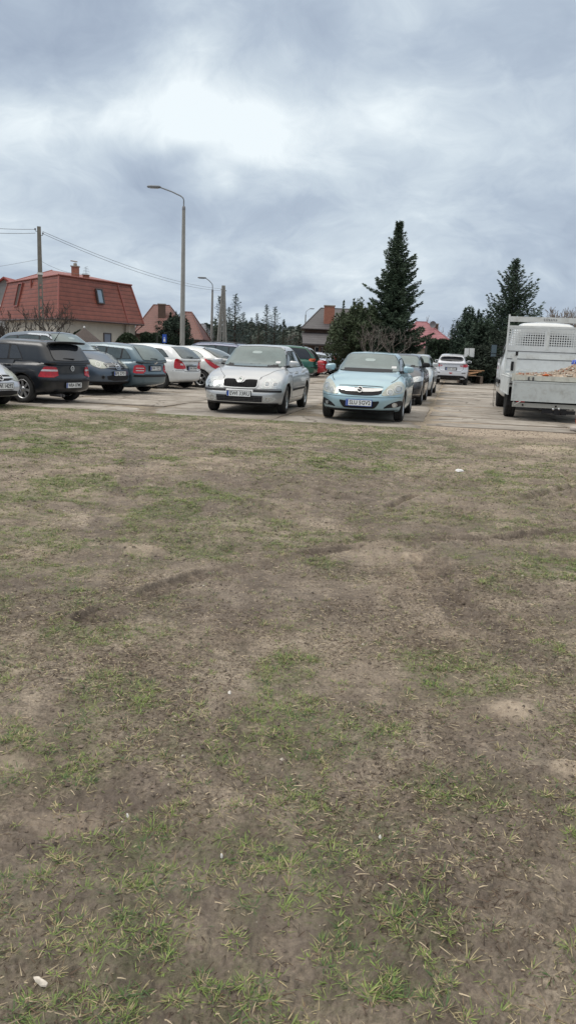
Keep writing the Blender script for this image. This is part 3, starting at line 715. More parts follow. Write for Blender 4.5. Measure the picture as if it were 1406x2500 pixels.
class Car:
    def __init__(s, p, label, loc, rz, group='cars parked on the concrete slabs', name='parked_car', cat='car', simple=False):
        s.p = p; L, W, H = p['L'], p['W'], p['H']; s.L, s.W, s.H = L, W, H
        s.root = thing(name, loc, rz, label, cat, group); s.paint = p['paint']
        s.yf = L/2-p['fo']; s.yr = s.yf-p['wb']; s.simple = simple
        s.tops = smooth_curve(p['top']); s.roof = smooth_curve(p['roof'])
        s.make_body()
    def front(s, d): return s.L/2-d          # distance from nose -> y
    def make_body(s):
        p = s.p; L, W, H = s.L, s.W, s.H
        zb = p.get('zb', .17); hh = .75
        V, F = rbox(26, 84, 18, W/2, L/2, hh, p.get('rx', .30), p.get('ry', .34), p.get('rz', .09), .05)
        ff = smooth_curve(p.get('ff', [(0, -.10), (.12, -.01), (.45, 0), (.62, -.03), (.8, -.10), (1, -.22)]), 60, 5)
        rf = smooth_curve(p.get('rf', [(0, -.10), (.12, -.01), (.5, 0), (.62, -.03), (.8, -.06), (1, -.12)]), 60, 5)
        xw = smooth_curve(p.get('xw', [(0, .93), (.2, .965), (.5, 1.0), (.72, .99), (.86, .955), (1, .90)]), 60, 5)
        bowf, bowr = p.get('bowf', .16), p.get('bowr', .10); cr = p.get('crown', .05)
        for v in V:
            x, y, z = v; w = z/hh; u = x/(W/2)
            kf = float(sst(L/2-1.0, L/2-.05, y)); kr = 1-float(sst(-L/2+.05, -L/2+.8, y))
            d = L/2-y
            top = s.tops(min(max(d, 0), L))
            zc = cr*(1-u*u)*max(0, min(1, (w-.7)/.3))
            z2 = zb+w*(top-zb)+zc+(1-w)*(.05*kf*kf+.07*kr*kr)
            y2 = y+kf*(ff(w)-bowf*u*u*1.0)+kr*(-rf(w)+bowr*u*u)
            x2 = x*xw(w)*(1-.045*kf-.035*kr)
            v[0], v[1], v[2] = x2, y2, z2
        bm = bmesh.new(); bv = [bm.verts.new(v) for v in V]; [bm.faces.new([bv[i] for i in f]) for f in F]
        bmesh.ops.recalc_face_normals(bm, faces=bm.faces)
        me = bpy.data.meshes.new('body'); bm.to_mesh(me); bm.free()
        me.materials.append(s.paint); me.materials.append(DARK); me.materials.append(SEAM); me.materials.append(s.p.get('roofmat', s.paint))
        # wheel arches cut out of the flanks
        ar = p['tr']+p.get('gap', .045); cut = MB()
        for yy in (s.yf, s.yr):
            for sx in (-1, 1):
                x0, x1 = sx*(W/2-.26), sx*(W/2+.15)
                cut.lathe([(ar, x0), (ar, x1)], 'X', 40, (0, yy, p['tr']+.01))
                n = len(cut.v)
                cut.f.append(list(range(n-80, n-40))); cut.m.append(0); cut.sm.append(False)
                cut.f.append(list(range(n-40, n))[::-1]); cut.m.append(0); cut.sm.append(False)
        co = cut.build('arch_cutter', DARK)
        bo = bpy.data.objects.new('body', me); C.collection.objects.link(bo)
        md = bo.modifiers.new('b', 'BOOLEAN'); md.operation = 'DIFFERENCE'; md.object = co; md.solver = 'EXACT'
        md.material_mode = 'TRANSFER'
        dg = bpy.context.evaluated_depsgraph_get(); me2 = bpy.data.meshes.new_from_object(bo.evaluated_get(dg))
        bpy.data.objects.remove(bo); bpy.data.objects.remove(co)
        bm = bmesh.new(); bm.from_mesh(me2)
        slots = [m.name for m in me2.materials if m]
        dk = slots.index(DARK.name)
        for f in bm.faces:
            f.smooth = True
            c = f.calc_center_median()
            f.material_index = 1 if (f.material_index == dk) else 0
        # upper half of the cabin
        yc, yrf = s.front(p['cowl']), s.front(p['rooff']); yrr, yrb = s.front(p['roofr']), s.front(p['rearb'])
        Lg = 2.0; hg = .5
        V, F = rbox(20, 44, 12, W/2, Lg/2, hg, p.get('grx', .13), p.get('gry', .22), p.get('grz', .10), 0)
        wb_, wr_ = p.get('wbelt', .90), p.get('wroof', .70)
        gb = p.get('gbow', .17); gbr = p.get('gbowr', .10)
        for v in V:
            x, y, z = v; w = z/hg; u = x/(W/2); q = (y+Lg/2)/Lg
            yfr = yc+(yrf-yc)*w**.92; yre = yrb+(yrr-yrb)*w**p.get('rpow', 1.15)
            # windscreen and tailgate are bowed, the roof is long between them
            y2 = yre+(yfr-yre)*q
            y2 += gb*(1-u*u)*float(sst(.6, 1, q))*(1-.5*w) - gbr*(1-u*u)*(1-float(sst(0, .4, q)))*(1-.5*w)
            kf = float(sst(.5, 1.0, q))
            xs = wb_+(wr_-wb_)*w**1.25
            xs *= 1-p.get('gtap', .05)*kf-.05*(1-float(sst(0, .5, q)))
            d = min(max(L/2-y2, 0), L)
            zt = s.roof(d); z0 = s.tops(d)-.06
            v[0] = x*xs; v[1] = y2; v[2] = z0+w*(zt-z0)+.03*(1-u*u)*w*w
            if w < .12: v[1] += (.05 if q < .3 else 0)*(1-w/.12)
        bv = [bm.verts.new(v) for v in V]
        for f in F:
            nf = bm.faces.new([bv[i] for i in f]); nf.smooth = True
            zc = sum(V[i][2] for i in f)/4
        bm.normal_update()
        me3 = bpy.data.meshes.new('body'); bmesh.ops.recalc_face_normals(bm, faces=bm.faces); bm.to_mesh(me3)
        for m in (s.paint, DARK, SEAM, s.p.get('roofmat', s.paint)): me3.materials.append(m)
        bm.faces.ensure_lookup_table()
        s.bvh = BVHTree.FromBMesh(bm)
        s.bm = bm; s.bodymesh = me3
        s.body = link(bpy.data.objects.new('body', me3), s.root)
        s.extra = MB()
    def ray(s, view, a, b):
        """view: F R L r T or ('D',sx,sy,ang); a,b are coordinates in that view"""
        if view == 'F': o, d = Vector((a, 6, b)), Vector((0, -1, 0))
        elif view == 'R': o, d = Vector((a, -6, b)), Vector((0, 1, 0))
        elif view == 'S+': o, d = Vector((4, a, b)), Vector((-1, 0, 0))
        elif view == 'S-': o, d = Vector((-4, a, b)), Vector((1, 0, 0))
        elif view == 'T': o, d = Vector((a, b, 6)), Vector((0, 0, -1))
        else:
            _, sx, sy, ang = view
            dv = Vector((sx*math.sin(ang), sy*math.cos(ang), 0)); pv = Vector((sx*math.cos(ang), -sy*math.sin(ang), 0))
            o = Vector((sx*s.W/2, sy*s.L/2, b))+pv*a+dv*5; d = -dv
        h = s.bvh.ray_cast(o, d)
        if h[0] is None:
            h = s.bvh.find_nearest(o+d*5)
            return h[0], h[1]
        n = h[1]
        if n.dot(d) > 0: n = -n
        return h[0], n
    def patch(s, name, view, P, m, off=.006, cell=.05, parent='root', rnd=0, skirt=True, mb=None, mi=0):
        if rnd: P = chaikin(P, rnd)
        bm = bmesh.new(); vs = [bm.verts.new((a, b, 0)) for a, b in P]
        try: bm.faces.new(vs)
        except ValueError: bm.free(); return None
        xs = [q[0] for q in P]; ys = [q[1] for q in P]
        for ax, lo, hi in ((0, min(xs), max(xs)), (1, min(ys), max(ys))):
            n = int((hi-lo)/cell)
            for i in range(1, n+1):
                c = lo+(hi-lo)*i/(n+1)
                co = Vector((c, 0, 0)) if ax == 0 else Vector((0, c, 0)); no = Vector((1, 0, 0)) if ax == 0 else Vector((0, 1, 0))
                bmesh.ops.bisect_plane(bm, geom=bm.verts[:]+bm.edges[:]+bm.faces[:], plane_co=co, plane_no=no, dist=1e-5)
        bmesh.ops.triangulate(bm, faces=[f for f in bm.faces if len(f.verts) > 4])
        nor = {}
        bnd = [e for e in bm.edges if e.is_boundary]
        for v in bm.verts:
            h, n = s.ray(view, v.co.x, v.co.y); nor[v] = n; v.co = h+n*off
        bm.normal_update()
        fs = list(bm.faces)
        if fs:
            f0 = fs[len(fs)//2]; 
            if f0.normal.dot(nor[f0.verts[0]]) < 0: bmesh.ops.reverse_faces(bm, faces=fs)
        own = mb is None; mb = mb or MB()
        idx = {v: i for i, v in enumerate(bm.verts)}
        mb.add([v.co[:] for v in bm.verts], [[idx[v] for v in f.verts] for f in bm.faces], mi, True)
        if skirt and off > .004:
            sv = []; sf = []
            for e in bnd:
                if not e.is_valid: continue
                a, b = e.verts; k = len(sv)
                f = e.link_faces[0]; l = [l for l in e.link_loops][0]
                if l.vert != a: a, b = b, a
                sv += [a.co[:], b.co[:], (b.co-nor[b]*(off+.004))[:], (a.co-nor[a]*(off+.004))[:]]
                sf.append((k+1, k, k+3, k+2))
            mb.add(sv, sf, mi, False)
        bm.free()
        if own: 
            return mb.build(name, m, s.root if parent == 'root' else parent, fixn=False)
        return mb
    def both(s, name, view, P, m, **k):
        """the same piece on the right and on the left side, two objects"""
        r = []
        for sx in (1, -1):
            if view in ('F', 'R', 'T'): r.append(s.patch(name, view, [(a*sx, b) for a, b in P], m, **k))
            elif view == 'S': r.append(s.patch(name, 'S+' if sx > 0 else 'S-', P, m, **k))
            else: r.append(s.patch(name, (view[0], sx, view[1], view[2]), P, m, **k))
        return r
    def line(s, view, P, w=.009, off=.003, mi=2, closed=False, rnd=0, mb=None):
        if rnd: P = chaikin(P, rnd, closed)
        if closed: P = P+[P[0]]
        Q = []
        for a, b in zip(P[:-1], P[1:]):
            n = max(1, int(math.hypot(b[0]-a[0], b[1]-a[1])/.05))
            Q += [(a[0]+(b[0]-a[0])*i/n, a[1]+(b[1]-a[1])*i/n) for i in range(n)]
        Q.append(P[-1]); vs = []
        for i, q in enumerate(Q):
            a = Q[max(i-1, 0)]; b = Q[min(i+1, len(Q)-1)]; d = Vector((b[0]-a[0], b[1]-a[1]))
            if d.length < 1e-9: d = Vector((1, 0))
            d.normalize()
            for sg in (-1, 1):
                h, n = s.ray(view, q[0]-d.y*w/2*sg, q[1]+d.x*w/2*sg); vs.append(h+n*off)
        (mb or s.extra).add(vs, [(2*i, 2*i+1, 2*i+3, 2*i+2) for i in range(len(Q)-1)], mi, True)
    def belt(s, d): return s.tops(d)+.0
    def greens(s):
        """side window outline follows the belt, the roof arc, the windscreen and the tail"""
        p = s.p; yc, yrf = s.front(p['cowl']), s.front(p['rooff']); yrr, yrb = s.front(p['roofr']), s.front(p['rearb'])
        hb = p.get('wlow', .035); ht = p.get('wtop', .115)
        def ymax(z):     # front edge
            d0 = p['cowl']; z0 = s.tops(d0); z1 = s.roof(p['rooff']); w = (z-z0)/(z1-z0)
            return yc+(yrf-yc)*max(0, w)**.92-p.get('apill', .20)
        def ymin(z):
            z0 = s.tops(min(p['rearb'], s.L)); z1 = s.roof(p['roofr']); w = max(0, (z-z0)/(z1-z0))
            return yrb+(yrr-yrb)*w**p.get('rpow', 1.15)+p.get('cpill', .30)
        pts = []
        zlo = lambda y: s.tops(s.L/2-y)+hb
        zhi = lambda y: s.roof(s.L/2-y)-ht
        return ymax, ymin, zlo, zhi
    def side_windows(s, cuts, m, frame=None, rear_tip=None):
        """cuts: distances from the nose of the pillars between the panes"""
        ymax, ymin, zlo, zhi = s.greens()
        y1 = ymax(zlo(s.front(s.p['cowl'])-.2)); y0 = ymin(zlo(s.front(s.p['rearb'])+.2))
        edges = [y1]+[s.front(c) for c in cuts]+[y0]
        for k in range(len(edges)-1):
            a, b = edges[k]-(.0 if k == 0 else .028), edges[k+1]+(.0 if k == len(edges)-2 else .028)
            n = 14; low = []; up = []
            for i in range(n+1):
                y = a+(b-a)*i/n; zl = zlo(y); zh = zhi(y)
                # clip against windscreen and tail slopes
                z = zl; zt = zl
                for j in range(41):
                    zz_ = zl+(zh-zl)*j/40
                    if ymin(zz_) <= y <= ymax(zz_): zt = zz_
                if rear_tip and k == len(edges)-2:
                    t = i/n; zt = min(zt, zh-rear_tip*t**2.2*(zh-zl)) if t > 0 else zt
                low.append((y, zl)); up.append((y, zt))
            P = low+[q for q in up[::-1] if q[1] > s.tops(s.L/2-q[0])+hb_eps]
            if len(P) < 4: continue
            P2 = []
            for q in P:
                if not P2 or math.hypot(q[0]-P2[-1][0], q[1]-P2[-1][1]) > .012: P2.append(q)
            if math.hypot(P2[0][0]-P2[-1][0], P2[0][1]-P2[-1][1]) < .012: P2.pop()
            cx = sum(q[0] for q in P2)/len(P2); cz = sum(q[1] for q in P2)/len(P2)
            if frame: 
                E = [(cx+(q[0]-cx)*(1+.03/max(.1, abs(a-b)/2)), cz+(q[1]-cz)*1.12) for q in P2]
            for sx in ('S+', 'S-'):
                if frame: s.patch('window_frame', sx, chaikin(E, 1), frame, off=.004, cell=.12, skirt=False, mb=s.extra, mi=2)
                s.patch('side_window', sx, chaikin(P2, 1), m, off=.008, cell=.10)
    def windscreen(s, m, zlo=None, zhi=None, wlo=None, whi=None, arch=.02, name='windscreen', view='F', frame=True):
        p = s.p; d0, d1 = (p['cowl'], p['rooff']) if view == 'F' else (min(p['rearb'], s.L), p['roofr'])
        z0 = zlo or s.tops(d0)+.05; z1 = zhi or s.roof(d1)-.055
        w0 = wlo or s.W/2*p.get('wbelt', .90)*.91; w1 = whi or s.W/2*p.get('wroof', .70)*.93
        n = 8
        P = [(-w0+2*w0*i/n, z0-arch*.6*(1-(2*i/n-1)**2)) for i in range(n+1)]+[(w1-2*w1*i/n, z1+arch*(1-(2*i/n-1)**2)) for i in range(n+1)]
        if frame: 
            zc = (z0+z1)/2
            s.patch('seal', view, chaikin([(a*1.025, zc+(b-zc)*1.07) for a, b in P], 1), SEAM, off=.004, cell=.08, skirt=False, mb=s.extra, mi=2)
        return s.patch(name, view, chaikin(P, 2), m, off=.010, cell=.06)
    def wheels(s, style, rr, steer=0.0):
        p = s.p; me = wheel_meshes(p['tr'], rr, style); inset = .11 if p['tr'] < .36 else .125
        for yy in (s.yf, s.yr):
            for sx in (1, -1):
                o = bpy.data.objects.new('wheel', me[0]); link(o, s.root, (sx*(s.W/2*.985-inset), yy, p['tr']))
                o.rotation_euler = (random.random()*6, 0, (0 if sx > 0 else PI)+(steer if yy == s.yf else 0))
                o.rotation_mode = 'ZXY' if False else 'XYZ'
                for k, nm in ((1, 'tyre'), (2, 'rim')): link(bpy.data.objects.new(nm, me[k]), o)
    def doors(s, cuts, handle_z=None, m=None, colour_handle=None):
        """door skins, slightly proud, with dark gaps round them; cuts = [front edge, B pillar, rear edge] from the nose"""
        p = s.p
        for k in range(len(cuts)-1):
            a, b = s.front(cuts[k])-.006, s.front(cuts[k+1])+.006
            zt = lambda y: s.tops(s.L/2-y)+.015
            zs = .34
            P = [(a, zs), (a+.015, .6), (a, zt(a))]+[(a+(b-a)*i/4, zt(a+(b-a)*i/4)) for i in (1, 2, 3)]+[(b, zt(b))]
            if k == len(cuts)-2 and len(cuts) > 2:       # the rear door is cut round the arch
                ar = p['tr']+p.get('gap', .045)+.045; cz = p['tr']+.01
                Q = []
                for i in range(9):
                    ang = R(90-6)+i*R(10)
                    y = s.yr+ar*math.sin(ang+0)*0+ar*math.cos(R(80)-i*R(11)); z = cz+ar*math.sin(R(80)-i*R(11))
                    if y > b and z > zs: Q.append((y, z))
                if Q: P += [(b, max(Q[0][1]+.02, .5))]+Q+[(Q[-1][0]+.01, zs)]
                else: P += [(b, zs)]
            else: P += [(b, zs)]
            cx = (a+b)/2
            for sg, vw in ((1, 'S+'), (-1, 'S-')):
                s.line(vw, P, w=.018, off=.002, closed=True)
                dr = s.patch('door', vw, P, m or s.paint, off=.005, cell=.09)
                hz = handle_z or (zt(cx)-.11)
                hy = b+.16
                h, n = s.ray(vw, hy, hz)
                hm = MB(); x = h.x
                hm.tube([(x-.01*sg, hy+.095, hz), (x+.028*sg, hy+.075, hz+.004), (x+.032*sg, hy, hz+.006), (x+.028*sg, hy-.075, hz+.004), (x-.01*sg, hy-.095, hz)], [.012, .015, .015, .015, .012], 8)
                hm.build('handle', colour_handle or s.paint, dr)
    def mirrors(s, m=None, z=None, d=None, low=None):
        p = s.p
        d = d or p['cowl']+.33; z = z or s.tops(d)+.09
        for sg, vw in ((1, 'S+'), (-1, 'S-')):
            y = s.front(d); h, n = s.ray(vw, y, z-.05); x = abs(h.x)
            V, F = rbox(8, 6, 6, .115, .065, .15, .07, .05, .05, .04)
            mb = MB()
            def tr(v):
                k = 1-.25*((v[0]+.115)/.23)
                return (sg*(x+.165+v[0]), y+.02+v[1]*k-.03*(v[0]/.115)**2, z-.045+v[2]*(1.02-.16*(v[0]+.115)/.23))
            mb.add([tr(v) for v in V], F, 0, True)
            o = mb.build('wing_mirror', m or s.paint, s.root)
            st = MB(); st.tube([(sg*(x-.02), y+.02, z-.035), (sg*(x+.07), y+.015, z-.02)], [.022, .018], 8); st.build('mirror_stem', low or BLK, o)
            gl = MB(); V2 = [(sg*(x+.165-.085), y+.02-.069, z-.028), (sg*(x+.165+.08), y+.02-.069, z-.028), (sg*(x+.165+.075), y+.02-.069, z+.075), (sg*(x+.165-.08), y+.02-.069, z+.08)]
            gl.add(V2, [(0, 1, 2, 3)] if sg > 0 else [(3, 2, 1, 0)]); gl.build('mirror_glass', GLASS_D, o, fixn=False)
    def plate(s, view, x, z, txt, w=.52, h=.114, frame=BLK, tilt=None, dy=.012):
        """number plate standing on the bumper: frame, white field, blue strip, lettering"""
        c, n = s.ray(view, x, z)
        hs = [s.ray(view, x+a, z+b)[0] for a in (-w/2, 0, w/2) for b in (-h/2, 0, h/2)]
        if view == 'F': y = max(q.y for q in hs)+dy; Mx = Matrix.Translation((x, y, z)) @ Matrix.Rotation(PI, 4, 'Z') @ Matrix.Rotation(PI/2-(tilt or 0), 4, 'X')
        else: y = min(q.y for q in hs)-dy; Mx = Matrix.Translation((x, y, z)) @ Matrix.Rotation(PI/2-(tilt or 0), 4, 'X')
        f = MB(); f.box(-w/2-.012, w/2+.012, -h/2-.012, h/2+.012, -.03, 0, M=Mx); o = f.build('number_plate', frame, s.root)
        f = MB(); f.box(-w/2, w/2, -h/2, h/2, -.002, .003, M=Mx); f.build('plate_field', PLATE_W, o)
        f = MB(); f.box(-w/2+.003, -w/2+.042, -h/2+.003, h/2-.003, .001, .0045, M=Mx); f.build('blue_strip', PLATE_B, o)
        if txt: text_obj('lettering', txt, h*1.0, INK, o, Mx @ Matrix.Translation((.022, 0, .0045)), width=w*.84)
        return o
    def finish(s):
        ex = s.extra
        if ex.v:
            me = s.bodymesh; bm = bmesh.new(); bm.from_mesh(me)
            vs = [bm.verts.new(v) for v in ex.v]
            for f, mi, sm in zip(ex.f, ex.m, ex.sm):
                try: nf = bm.faces.new([vs[i] for i in f])
                except ValueError: continue
                nf.material_index = mi; nf.smooth = sm
            bm.to_mesh(me); bm.free()
        s.bm.free()
    def disc(s, name, view, x, z, r, m, off=.012, parent='root', thick=.012, n=20):
        P = [(x+r*math.cos(2*PI*i/n), z+r*math.sin(2*PI*i/n)) for i in range(n)]
        return s.patch(name, view, P, m, off=off, cell=.2, parent=parent)
    def ring(s, name, view, x, z, r, m, w=.01, off=.014, parent=None, n=20):
        mb = MB(); P = [(x+r*math.cos(2*PI*i/n), z+r*math.sin(2*PI*i/n)) for i in range(n)]
        s.line(view, P, w=w, off=off, closed=True, mi=0, mb=mb)
        return mb.build(name, m, parent or s.root, fixn=False)
hb_eps = .036
def rearwiper(c, x0, z0, x1, z1, m=BLK):
    a, n = c.ray('R', x0, z0); b, n2 = c.ray('R', x1, z1)
    mb = MB(); mb.tube([a+n*.025, a.lerp(b, .5)+n*.03, b+n2*.022], [.012, .009, .006], 6); mb.lathe([(.001, .03), (.024, .028), (.026, 0)], 'Y', 12, (a.x, a.y-.012, a.z))
    mb.build('rear_wiper', m, c.root)
def aerial(c, x, d, h, rake=.35):
    a, n = c.ray('T', x, c.front(d)); mb = MB()
    mb.tube([a-n*.01, a+Vector((0, -.02, .025)), a+Vector((0, -h*rake, h))], [.02, .011, .0035], 6); mb.build('aerial', BLK, c.root)
def dashbits(c, col=(.6, .6, .6), sx=-1):
    """papers behind the windscreen seen as a pale sticker on it"""
    z0 = c.tops(c.p['cowl'])+.10
    c.patch('sticker', 'F', [(sx*.50, z0), (sx*.60, z0), (sx*.60, z0+.045), (sx*.50, z0+.045)], mat('sticker_white', col, .5), off=.013, cell=.2)
def inner_mirror(c):
    z = c.roof(c.p['rooff'])-.17
    c.patch('inside_mirror', 'F', chaikin([(-.11, z), (.11, z), (.11, z+.06), (-.11, z+.06)], 1), mat('mirror_behind_glass', (.30, .36, .36), .2, .3), off=.012, cell=.2)
def steering(c, sx=1):
    pass

# ---- profiles -------------------------------------------------------------
def prof_sedan(L, H, nose=.70, hood=.86, cowl_d=1.18, cowl=.98, belt=.99, deck=1.04):
    return dict(top=[(0, nose), (.10, nose+.05), (.5, hood), (cowl_d, cowl), (cowl_d+.4, belt), (L*.6, belt+.02), (L-.75, deck-.02), (L-.25, deck), (L, deck-.05)])
def prof_roof(L, H, rooff, roofr, drop=.06, rear=.10):
    return [(0, H-.05), (rooff-.2, H-.07), (rooff, H-.055), ((rooff+roofr)/2-.1, H-.03), (roofr, H-.03-drop), (L, H-.03-rear-.05)]

# positions: (tyre contact nearest the viewer) and heading
def place(wheel, yloc, xloc, fwd):
    """car origin such that the local point (xloc, yloc) stands on the ground point 'wheel'"""
    rz = math.atan2(-fwd[0], fwd[1]); c, s_ = math.cos(rz), math.sin(rz)
    return (wheel[0]-(c*xloc-s_*yloc), wheel[1]-(s_*xloc+c*yloc), 0), rz
DIRF = lambda deg: (math.sin(R(deg)), math.cos(R(deg)))   # heading, degrees east of straight ahead

# ============ silver liftback saloon, front
def octavia():
    L, W, H = 4.57, 1.85, 1.53
    P = paint('silver', (.50, .515, .525), metal=.45, dirt=.25)
    p = dict(L=L, W=W, H=H, fo=.92, wb=2.58, tr=.318, paint=P, cowl=1.22, rooff=2.02, roofr=3.45, rearb=4.25, roof=prof_roof(L, H, 2.02, 3.45, .10, .12), wroof=.68, wbelt=.885, cpill=.42, rx=.34, ry=.42, bowf=.13, rz=.10,
             ff=[(0, -.10), (.10, -.02), (.30, 0), (.45, 0), (.55, -.03), (.7, -.07), (.86, -.12), (1, -.26)])
    p.update(prof_sedan(L, H, .755, .89, 1.2, 1.0, .985, 1.03))
    loc, rz = place(gp(690, 1010), L/2-.92, -(W/2-.12), (-math.sin(R(10)), -math.cos(R(10))))
    c = Car(p, 'silver grey car with black honeycomb grille facing the field, beside the light blue car', loc, rz, 'cars nosed out of the rows toward the field')
    c.windscreen(GLASS, zlo=1.035, zhi=H-.085)
    c.side_windows([2.30, 3.25], GLASS_D, SEAM)
    inner_mirror(c); dashbits(c)
    c.doors([1.45, 2.30, 3.30]); c.mirrors(low=BLK)
    g = c.patch('grille', 'F', chaikin([(-.37, .735), (-.36, .60), (-.30, .585), (.30, .585), (.36, .60), (.37, .735), (.33, .75), (.11, .75), (.06, .70), (-.06, .70), (-.11, .75), (-.33, .75)], 1), mat('honeycomb_black', (.010, .010, .011), .7, spec=.1), off=.012, cell=.05)
    mb = MB(); c.line('F', [(-.385, .745), (-.375, .60), (-.31, .573), (.31, .573), (.375, .60), (.385, .745), (.33, .765), (.12, .765), (.06, .69), (-.06, .69), (-.12, .765), (-.33, .765)], w=.022, off=.020, closed=True, rnd=1, mi=0, mb=mb); mb.build('grille_surround', P, g, fixn=False)
    mb = MB()
    for k in range(13): c.line('F', [(-.34+k*.057, .60), (-.34+k*.057, .735 if abs(-.34+k*.057) > .12 else .69)], w=.006, off=.015, mi=0, mb=mb)
    mb.build('grille_bars', BLK, g, fixn=False)
    b = c.disc('badge', 'F', 0, .735, .052, P, off=.034); c.ring('badge_ring', 'F', 0, .735, .050, CHROME, w=.012, off=.038, parent=b)
    mb = MB(); c.line('F', [(-.022, .728), (.0, .745), (.026, .748)], w=.014, off=.037, mi=0, mb=mb); mb.build('winged_arrow', mat('badge_green', (.02, .10, .05), .4), b, fixn=False)
    for sx in (1, -1):
        o = c.patch('headlight', 'F', chaikin([(sx*a, z) for a, z in [(.44, .60), (.50, .74), (.56, .785), (.72, .78), (.84, .735), (.862, .62), (.80, .575), (.47, .575)]], 1), LAMP, off=.010, cell=.05)
        for (x, z, r) in ((.58, .665, .055), (.73, .665, .048)):
            c.ring('lamp_reflector', 'F', sx*x, z, r, CHROME, w=.014, off=.014, parent=o); c.disc('lamp_bulb', 'F', sx*x, z, r*.55, mat('bulb_glass', (.40, .43, .45), .1, .3), off=.016, parent=o)
        s_ = c.patch('bumper_strip', 'F', [(sx*a, z) for a, z in [(.30, .50), (.86, .50), (.86, .545), (.30, .545)]], BLK, off=.012, cell=.06)
        f = c.patch('fog_light', 'F', chaikin([(sx*a, z) for a, z in [(.52, .285), (.70, .29), (.77, .34), (.78, .41), (.53, .41)]], 1), LAMP, off=.010, cell=.06)
        c.ring('fog_ring', 'F', sx*.62, .35, .04, CHROME, w=.01, off=.014, parent=f)
    c.disc('washer_cap', 'F', .72, .525+.055, .022, BLK, off=.012)
    q = c.patch('lower_intake', 'F', [(-.50, .29), (.50, .29), (.51, .42), (-.51, .42)], BLK, off=.008, cell=.06)
    mb = MB()
    for k in range(3): c.line('F', [(-.49, .32+k*.035), (.49, .32+k*.035)], w=.008, off=.014, mi=0, mb=mb)
    for k in range(9): c.line('F', [(-.44+k*.11, .295), (-.44+k*.11, .415)], w=.005, off=.013, mi=0, mb=mb)
    mb.build('intake_bars', STEEL, q, fixn=False)
    c.patch('front_lip', 'F', [(-.84, .165), (.84, .165), (.86, .265), (-.86, .265)], BLK, off=.014, cell=.07)
    c.both('sill_strip', 'S', [(c.front(1.5), .50), (c.front(3.3), .50), (c.front(3.3), .55), (c.front(1.5), .55)], BLK, off=.014, cell=.12)
    # bonnet cut lines and creases
    for sx in (1, -1):
        c.line('T', [(sx*.40, L/2-.33), (sx*.56, L/2-.62), (sx*.74, L/2-1.12)], w=.007)
        c.line('F', [(sx*.40, .76), (sx*.42, .81)], w=.012)
    c.line('F', [(-.86, .565), (-.5, .56), (.5, .56), (.86, .565)], w=.010)
    c.plate('F', 0, .455, 'EWI 33RU', tilt=.05)
    mb = MB()
    for sx in (.30, -.42):
        a, n = c.ray('F', sx, 1.045); b, n2 = c.ray('F', sx+.48*(1 if sx < 0 else -1)*-1*-1, 1.06)
        mb.tube([a+n*.02, b+n2*.02], .008, 6)
    mb.build('windscreen_wiper', BLK, c.root)
    c.wheels('ten', .205, .06); c.finish(); return c
